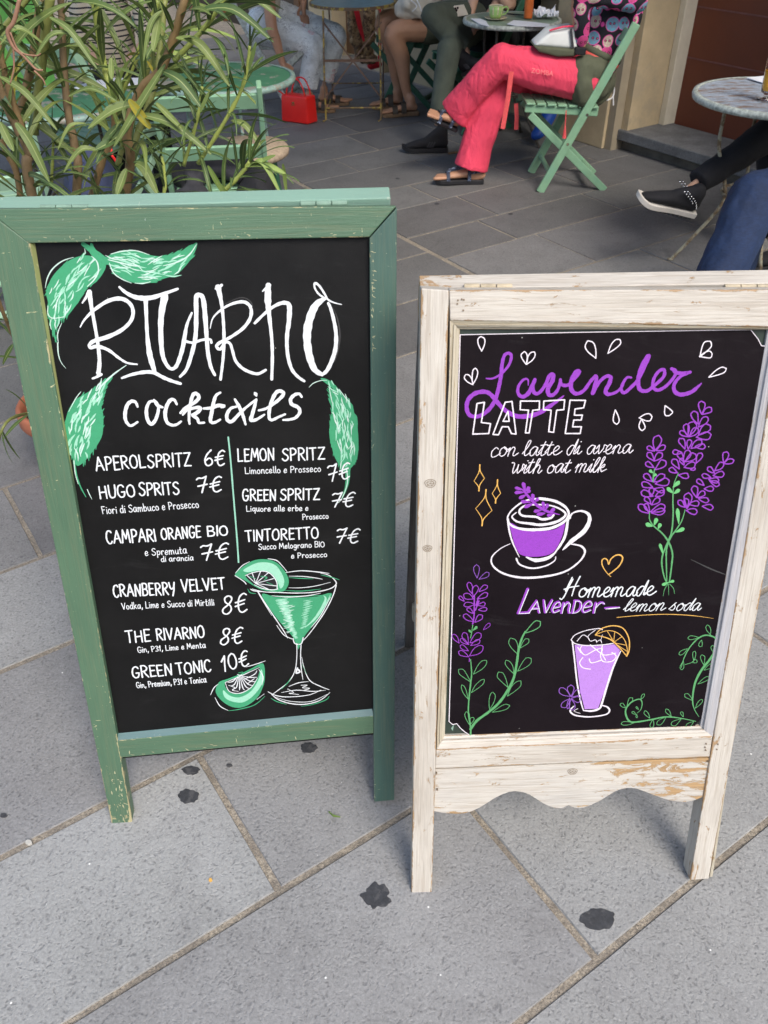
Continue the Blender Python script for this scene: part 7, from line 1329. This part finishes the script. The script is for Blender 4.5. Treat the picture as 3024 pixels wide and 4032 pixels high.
random.seed(21); nleaf = [0]
spill = MB(); spill_uv = []
def put_leaf(pos, d, s=1.0, young=False, roll=None, par=None):
    d = Vector(d).normalized(); z = Vector((0, 0, 1)); y = z.cross(d)
    if y.length < .05: y = Vector((0, 1, 0))
    y.normalize(); z = d.cross(y); rr = random.uniform(-.7, .7) if roll is None else roll
    Mx = Matrix((d, y, z)).transposed().to_4x4() @ Matrix.Rotation(rr, 4, 'X'); Mx = Mx @ Matrix.Diagonal((s, s*random.uniform(.7, 1.0), s, 1))
    q = Vector(tuple(map(float, pos)))-ol.location; Mx = Matrix.Translation(q) @ Mx
    me = random.choice(LMy if young else LM)
    if nleaf[0] >= 258:
        o = len(spill.v)
        for v in me.vertices: spill.v.append(tuple(Mx @ v.co+ol.location))
        for f in me.polygons: spill.f.append(tuple(i+o for i in f.vertices))
        spill_uv.extend([me.uv_layers[0].data[i].uv[0] for i in range(len(me.loops))]); return
    nleaf[0] += 1; o = bpy.data.objects.new('leaf', me); COL.objects.link(o); o.parent = ol; o.matrix_local = Mx
def stem(pts, r0, r1, mat='stemg', yy=2.1, lf=(.25, 1.0), dens=34, young=False, sz=1.0, crown=True, mats=None):
    """pts in crop pixels with their own depth; leaves stand in whorls of three"""
    P = crom([p for p in pts], 6); b = MB(); n = len(P)
    rr = [r0+(r1-r0)*i/(n-1)+(.0011 if i % 5 == 0 else 0) for i in range(n)]; b.tube(P, rr, 8); b.build('stem', mat, ol, smooth=True)
    Ls = [0]
    for a, c in zip(P, P[1:]): Ls.append(Ls[-1]+np.linalg.norm(c-a))
    tot = Ls[-1]; x = tot*lf[0]; ph = random.random()*6
    while x < tot*lf[1]:
        i = min(n-2, max(0, next(k for k in range(n) if Ls[k] >= x)-1)); p = P[i]+(P[i+1]-P[i])*((x-Ls[i])/(Ls[i+1]-Ls[i]+1e-9)); d = P[i+1]-P[i]; d /= np.linalg.norm(d)
        e1 = np.cross(d, (0, 1, .2)); e1 /= np.linalg.norm(e1); e2 = np.cross(d, e1); f = x/tot; ph += 1.05+random.uniform(-.2, .2)
        for k in range(3):
            if random.random() < .12: continue
            a = ph+k*2.094+random.uniform(-.25, .25); up = .55+.75*f+random.uniform(-.15, .25); v_ = (e1*math.cos(a)+e2*math.sin(a))+d*up
            put_leaf(p, v_, sz*random.uniform(.75, 1.12)*(1 if f < .93 else .75), young and random.random() < .75)
        x += .8/dens*random.uniform(.8, 1.2)
    if crown:
        d = P[-1]-P[-2]; d /= np.linalg.norm(d)
        for k in range(4): put_leaf(P[-1], d+np.random.uniform(-.35, .35, 3), sz*.6, True)
z0 = lambda x, y: (x/2.37, y/2.37)
base = lambda k: V((PX+.05*math.cos(k*1.3), PY+.05*math.sin(k*1.3), .19))
def SP(k, pts, conv=z0): # list of (x,y,depth)
    return [base(k)]+[Y(*conv(x, y), d) for x, y, d in pts]
stem(SP(0, [(300, 1830, 2.02), (270, 1430, 2.0), (100, 1080, 1.98), (10, 840, 1.97), (-120, 500, 1.95)]), .0135, .007, 'bark', lf=(.55, 1), dens=20)
stem([Y(*z0(268, 1425), 2.0), Y(*z0(165, 1100), 2.0), Y(*z0(60, 750), 2.0), Y(*z0(-10, 450), 2.0), Y(*z0(-60, 100), 2.0)], .010, .006, 'stemb', lf=(.2, 1), dens=18)
stem(SP(2, [(712, 1830, 2.12), (700, 1400, 2.12), (645, 1100, 2.12), (600, 700, 2.14), (580, 300, 2.15), (565, -60, 2.15)]), .0115, .007, 'bark', lf=(.55, 1), dens=16)
stem([Y(*z0(320, 1250), 2.1), Y(*z0(345, 950), 2.1), Y(*z0(390, 600), 2.08), Y(*z0(430, 250), 2.06), Y(*z0(470, -40), 2.05)], .010, .0105, 'stemg', lf=(.25, 1), dens=17, sz=1.15)
stem(SP(4, [(1168, 1830, 2.05), (1185, 1250, 2.02), (1310, 850, 2.0), (1500, 650, 1.98), (1610, 380, 1.97), (1700, 80, 1.95), (1740, -60, 1.95)]), .0115, .0075, 'stemb', lf=(.5, 1), dens=19)
stem([Y(*z0(1230, 1390), 2.1), Y(*z0(1320, 1150), 2.12), Y(*z0(1440, 800), 2.15), Y(*z0(1500, 400), 2.18), Y(*z0(1540, 0), 2.2)], .009, .006, 'stemg', lf=(.1, 1), dens=18)
stem([Y(*z0(860, 1830), 2.2), Y(*z0(960, 1480), 2.2), Y(*z0(1060, 1250), 2.2), Y(*z0(1060, 960), 2.18)], .010, .007, 'stemb', lf=(.2, 1), dens=16)
stem([Y(*z0(1060, 960), 2.18), Y(*z0(970, 600), 2.2), Y(*z0(905, 200), 2.2), Y(*z0(880, -60), 2.2)], .007, .0085, 'stemy', lf=(.1, 1), dens=15)
stem([Y(*z0(1100, 960), 2.25), Y(*z0(1200, 700), 2.25), Y(*z0(1370, 310), 2.25), Y(*z0(1480, 0), 2.25)], .007, .006, 'stemy', lf=(0, 1), dens=18, young=True)
stem([Y(*z0(190, 1050), 2.2), Y(*z0(250, 800), 2.2), Y(*z0(330, 400), 2.2), Y(*z0(385, -30), 2.2)], .011, .010, 'stemb', lf=(.2, 1), dens=20)
stem([Y(*z1(1000, 900), 1.95), Y(*z1(1060, 700), 1.93), Y(*z1(1085, 590), 1.92), Y(*z1(1100, 470), 1.92)], .004, .003, 'stemy', lf=(0, 1), dens=38, young=True, sz=.55)
stem([Y(*z1(1080, 890), 1.95), Y(*z1(1200, 700), 1.93), Y(*z1(1300, 520), 1.92), Y(*z1(1345, 380), 1.91), Y(*z1(1360, 250), 1.90)], .0045, .0035, 'stemy', lf=(.15, 1), dens=17, young=True, sz=.62)
stem([Y(*z1(1130, 1130), 1.9), Y(*z1(1220, 1040), 1.88), Y(*z1(1300, 960), 1.87), Y(*z1(1360, 880), 1.86)], .0055, .004, 'stemy', lf=(0, 1), dens=34, young=True, sz=.85)
stem([Y(*z1(870, 1130), 1.92), Y(*z1(900, 1000), 1.92), Y(*z1(880, 850), 1.92)], .004, .003, 'stemy', lf=(0, 1), dens=34, young=True, sz=.7)
stem([Y(*z0(0, 1300), 2.1), Y(*z0(60, 1420), 2.1), Y(*z0(150, 1600), 2.1), Y(*z0(190, 1830), 2.1)][::-1], .008, .007, 'stemb', lf=(.0, 1), dens=18)
stem([Y(*z0(480, 1700), 2.15), Y(*z0(490, 1500), 2.15), Y(*z0(500, 1250), 2.15)], .004, .003, 'stemy', lf=(0, 1), dens=30, young=True, sz=.6)
stem([Y(*z0(0, 300), 2.2), Y(*z0(200, 60), 2.2), Y(*z0(300, -60), 2.2)], .007, .006, 'stemg', lf=(0, 1), dens=20)
stem([Y(*z1(640, 900), 2.35), Y(*z1(720, 600), 2.38), Y(*z1(830, 300), 2.4), Y(*z1(900, -30), 2.4)], .008, .006, 'stemg', lf=(.1, 1), dens=18)
stem([Y(*z1(950, 330), 1.97), Y(*z1(1080, 190), 1.95), Y(*z1(1180, 60), 1.93), Y(*z1(1240, -30), 1.92)], .006, .004, 'stemy', lf=(0, 1), dens=20, young=True, sz=.95)
# the long blades that hang nearest the viewer
def blade(conv, a, b_, wpx, arch, sc, mat='leaf', d=1.92, d2=None):
    A = Y(*conv(*a), d); B = Y(*conv(*b_), d2 or d-.03); m = (A+B)/2+V((0, 0, arch)); m2 = crom([A, m, B], 6); n = len(m2); w = wpx*.78/sc/1500/2; vs = []; fs = []; uv = []
    dr = B-A; sd_ = np.cross(dr/np.linalg.norm(dr), FW); sd_ /= np.linalg.norm(sd_)
    for i, p_ in enumerate(m2):
        f = i/(n-1); ww = w*max(.04, math.sin(math.pi*min(1, f*.93+.05))**.7); k = FW*ww*.45; vs += [p_-sd_*ww-k, p_, p_+sd_*ww-k]; uv += [0, .5, 1]
    for i in range(n-1): o = i*3; fs += [(o, o+3, o+4, o+1), (o+1, o+4, o+5, o+2)]
    b = MB(); b.add(vs, fs); o = b.build('leaf', mat, ol, smooth=True); nleaf[0] += 1; l = o.data.uv_layers.new(name='UVMap')
    for lp in o.data.loops: l.data[lp.index].uv = (uv[lp.vertex_index], .5)
for a, b_, w, ar in (((465, 160), (905, 640), 60, .02), ((-60, 330), (405, 668), 60, .01), ((0, 715), (535, 1215), 66, .02), ((150, 1145), (462, 1700), 92, .02), ((1225, 1150), (890, 1400), 100, -.006), ((1130, 1145), (900, 1520), 70, .01), ((1265, 970), (980, 1015), 50, .004),
                     ((1000, 1440), (595, 1610), 58, .03), ((1180, 1575), (1090, 1830), 80, .0), ((1250, 1510), (1480, 1830), 80, .03), ((0, 1140), (130, 1410), 80, .0), ((1510, 100), (1340, 570), 50, .02), ((1490, 150), (1430, 480), 76, .0), ((350, 1720), (650, 1825), 44, .01), ((760, 350), (300, 600), 46, .03), ((1040, 540), (1045, 740), 56, 0),
                     ((640, 900), (1100, 950), 46, .02), ((420, 420), (0, 420), 50, .03), ((800, 1150), (540, 1400), 40, .02)): blade(z0, a, b_, w, ar, 2.37)
for a, b_, w, ar in (((880, 385), (1100, 590), 52, .015), ((960, 205), (1250, 470), 46, .03), ((1060, 65), (1490, 230), 44, .03), ((740, 620), (1150, 840), 48, .02), ((740, 890), (860, 1060), 56, .02), ((900, 350), (620, 800), 44, .0), ((1260, 655), (1420, 795), 36, .015), ((820, 700), (700, 540), 50, .0), ((760, 560), (480, 700), 44, .01), ((1150, 30), (1530, 100), 40, .03), ((850, 560), (990, 700), 34, .0)): blade(z1, a, b_, w, ar, 1.3825, d=1.9)
for a, b_, w, ar in (((1340, 905), (1555, 945), 34, .01), ((1345, 915), (1530, 1060), 34, .04), ((1250, 1090), (1180, 990), 34, .0), ((1370, 900), (1500, 845), 26, .0), ((1560, 1060), (1540, 890), 22, .01), ((1600, 1063), (1680, 1035), 30, .0), ((1220, 1060), (1130, 900), 30, .0), ((1355, 380), (1395, 230), 26, .0), ((1090, 610), (1140, 500), 26, .0)): blade(z1, a, b_, w, ar, 1.3825, 'leafy', d=1.86)
# low shoots by the pot
stem([V((PX-.05, PY-.03, .25)), Y(20, 1250, 1.98), Y(-30, 1080, 1.95)], .006, .004, 'stemb', lf=(.45, 1), dens=8)
stem([V((PX-.02, PY-.1, .26)), Y(40, 1650, 1.82), Y(-15, 1760, 1.78)], .0045, .003, 'stemg', lf=(.4, 1), dens=7, sz=.6, crown=False)
if spill.f:
    so_ = spill.build('foliage', 'leaf', ol, smooth=True); so_['kind'] = 'stuff'; l = so_.data.uv_layers.new(name='UVMap')
    for i, u in enumerate(spill_uv[:len(so_.data.loops)]): l.data[i].uv = (u, .5)
b = MB(); T_ = [(185, -20), (130, 200), (70, 300), (125, 440), (215, 520), (330, 640), (400, 655)]; b.tube(crom([Y(*z0(*q), 1.80) for q in T_], 5), [.004, .004, .0025, .0018], 6); b.build('dry_twig', 'twig', ol, smooth=True)
for T_ in ([(95, 300), (180, 480), (330, 520), (380, 500)], [(125, 440), (130, 640), (95, 780)], [(320, 660), (400, 740), (425, 800)]):
    b = MB(); b.tube(crom([Y(*z0(*q), 1.80) for q in T_], 5), [.0022, .0012], 5); b.build('dry_twig', 'twig', ol, smooth=True)

# ------------------------------------------------------------------ small things on the stones
def blot(px, rx, ry, name, label, cat, mat, seed, z=.0021, lobes=.17):
    random.seed(seed); c = G(*px); n = 48; ph = [random.uniform(0, 6.28) for _ in range(4)]; P = []
    ex = G(px[0]+rx, px[1])[:2]-c[:2]; ey = G(px[0], px[1]-ry)[:2]-c[:2]
    for k in range(n):
        a = 2*math.pi*k/n; f = 1+lobes*(math.sin(3*a+ph[0])*.25+math.sin(5*a+ph[1])*.3+math.sin(9*a+ph[2])*.28+math.sin(13*a+ph[3])*.15); P.append((c[0]+ex[0]*math.cos(a)*f+ey[0]*math.sin(a)*f, c[1]+ex[1]*math.cos(a)*f+ey[1]*math.sin(a)*f))
    b = MB(); b.prism(P, .0, z); return tag(b.build(name, mat, None, bevel=.0006), label, cat, 'old gum spots on the stones' if cat == 'gum spot' else None)
blot((742, 3136), 40, 27, 'gum_spot', 'round black gum spot under the green board, right of its left leg', 'gum spot', 'gum', 1)
blot((752, 3034), 34, 17, 'gum_spot', 'flat dark gum spot just below the bottom rail of the green board', 'gum spot', 'gum', 2)
blot((903, 3015), 12, 7, 'gum_spot', 'tiny black gum spot below the middle of the green board', 'gum spot', 'gum', 3)
blot((1216, 2945), 32, 20, 'gum_spot', 'ragged black gum spot under the right end of the green board', 'gum spot', 'gum', 4)
blot((1483, 3528), 54, 48, 'gum_spot', 'flower-shaped black gum spot left of the white board', 'gum spot', 'gum', 5, lobes=.3)
blot((2354, 3620), 68, 42, 'gum_spot', 'large oval black gum spot in front of the white board', 'gum spot', 'gum', 6, lobes=.14)
blot((1720, 803), 10, 4, 'gum_spot', 'small dark gum spot just beyond the top right corner of the green board', 'gum spot', 'gum', 7)
blot((1565, 704), 8, 3, 'gum_spot', 'small dark gum spot left of the flat sandal', 'gum spot', 'gum', 8)
blot((15, 3212), 14, 9, 'gum_spot', 'small dark gum spot at the left edge of the near paving', 'gum spot', 'gum', 9)
blot((2010, 843), 9, 3.5, 'gum_spot', 'small dark gum spot in front of the mint folding chair', 'gum spot', 'gum', 10)
blot((115, 3321), 13, 10, 'pebble', 'pale flat pebble in the joint at the left', 'pebble', 'gumg', 11, z=.006, lobes=.1)
blot((829, 3466), 7, 8, 'paper_scrap', 'tiny yellow scrap on the near paving', 'scrap', 'orange', 12)
b = MB(); q = [G(1295, 3200), G(1312, 3216), G(1340, 3221)]; b.tube([k+V((0, 0, .004)) for k in q], [(.002, .0012), (.005, .001), (.002, .001)], 6, flat=(0, 1, 0)); tag(b.build('fallen_leaf', 'leafy', None), 'small green fallen leaf on the paving between the boards', 'leaf')
b = MB(); q = [G(*z3(400, 918)), G(*z3(455, 910))]; b.tube([k+V((0, 0, .006)) for k in q], .008, 6); tag(b.build('dry_leaf', 'cork', None), 'pale dry leaf on the paving beside the pink trouser hem', 'leaf')
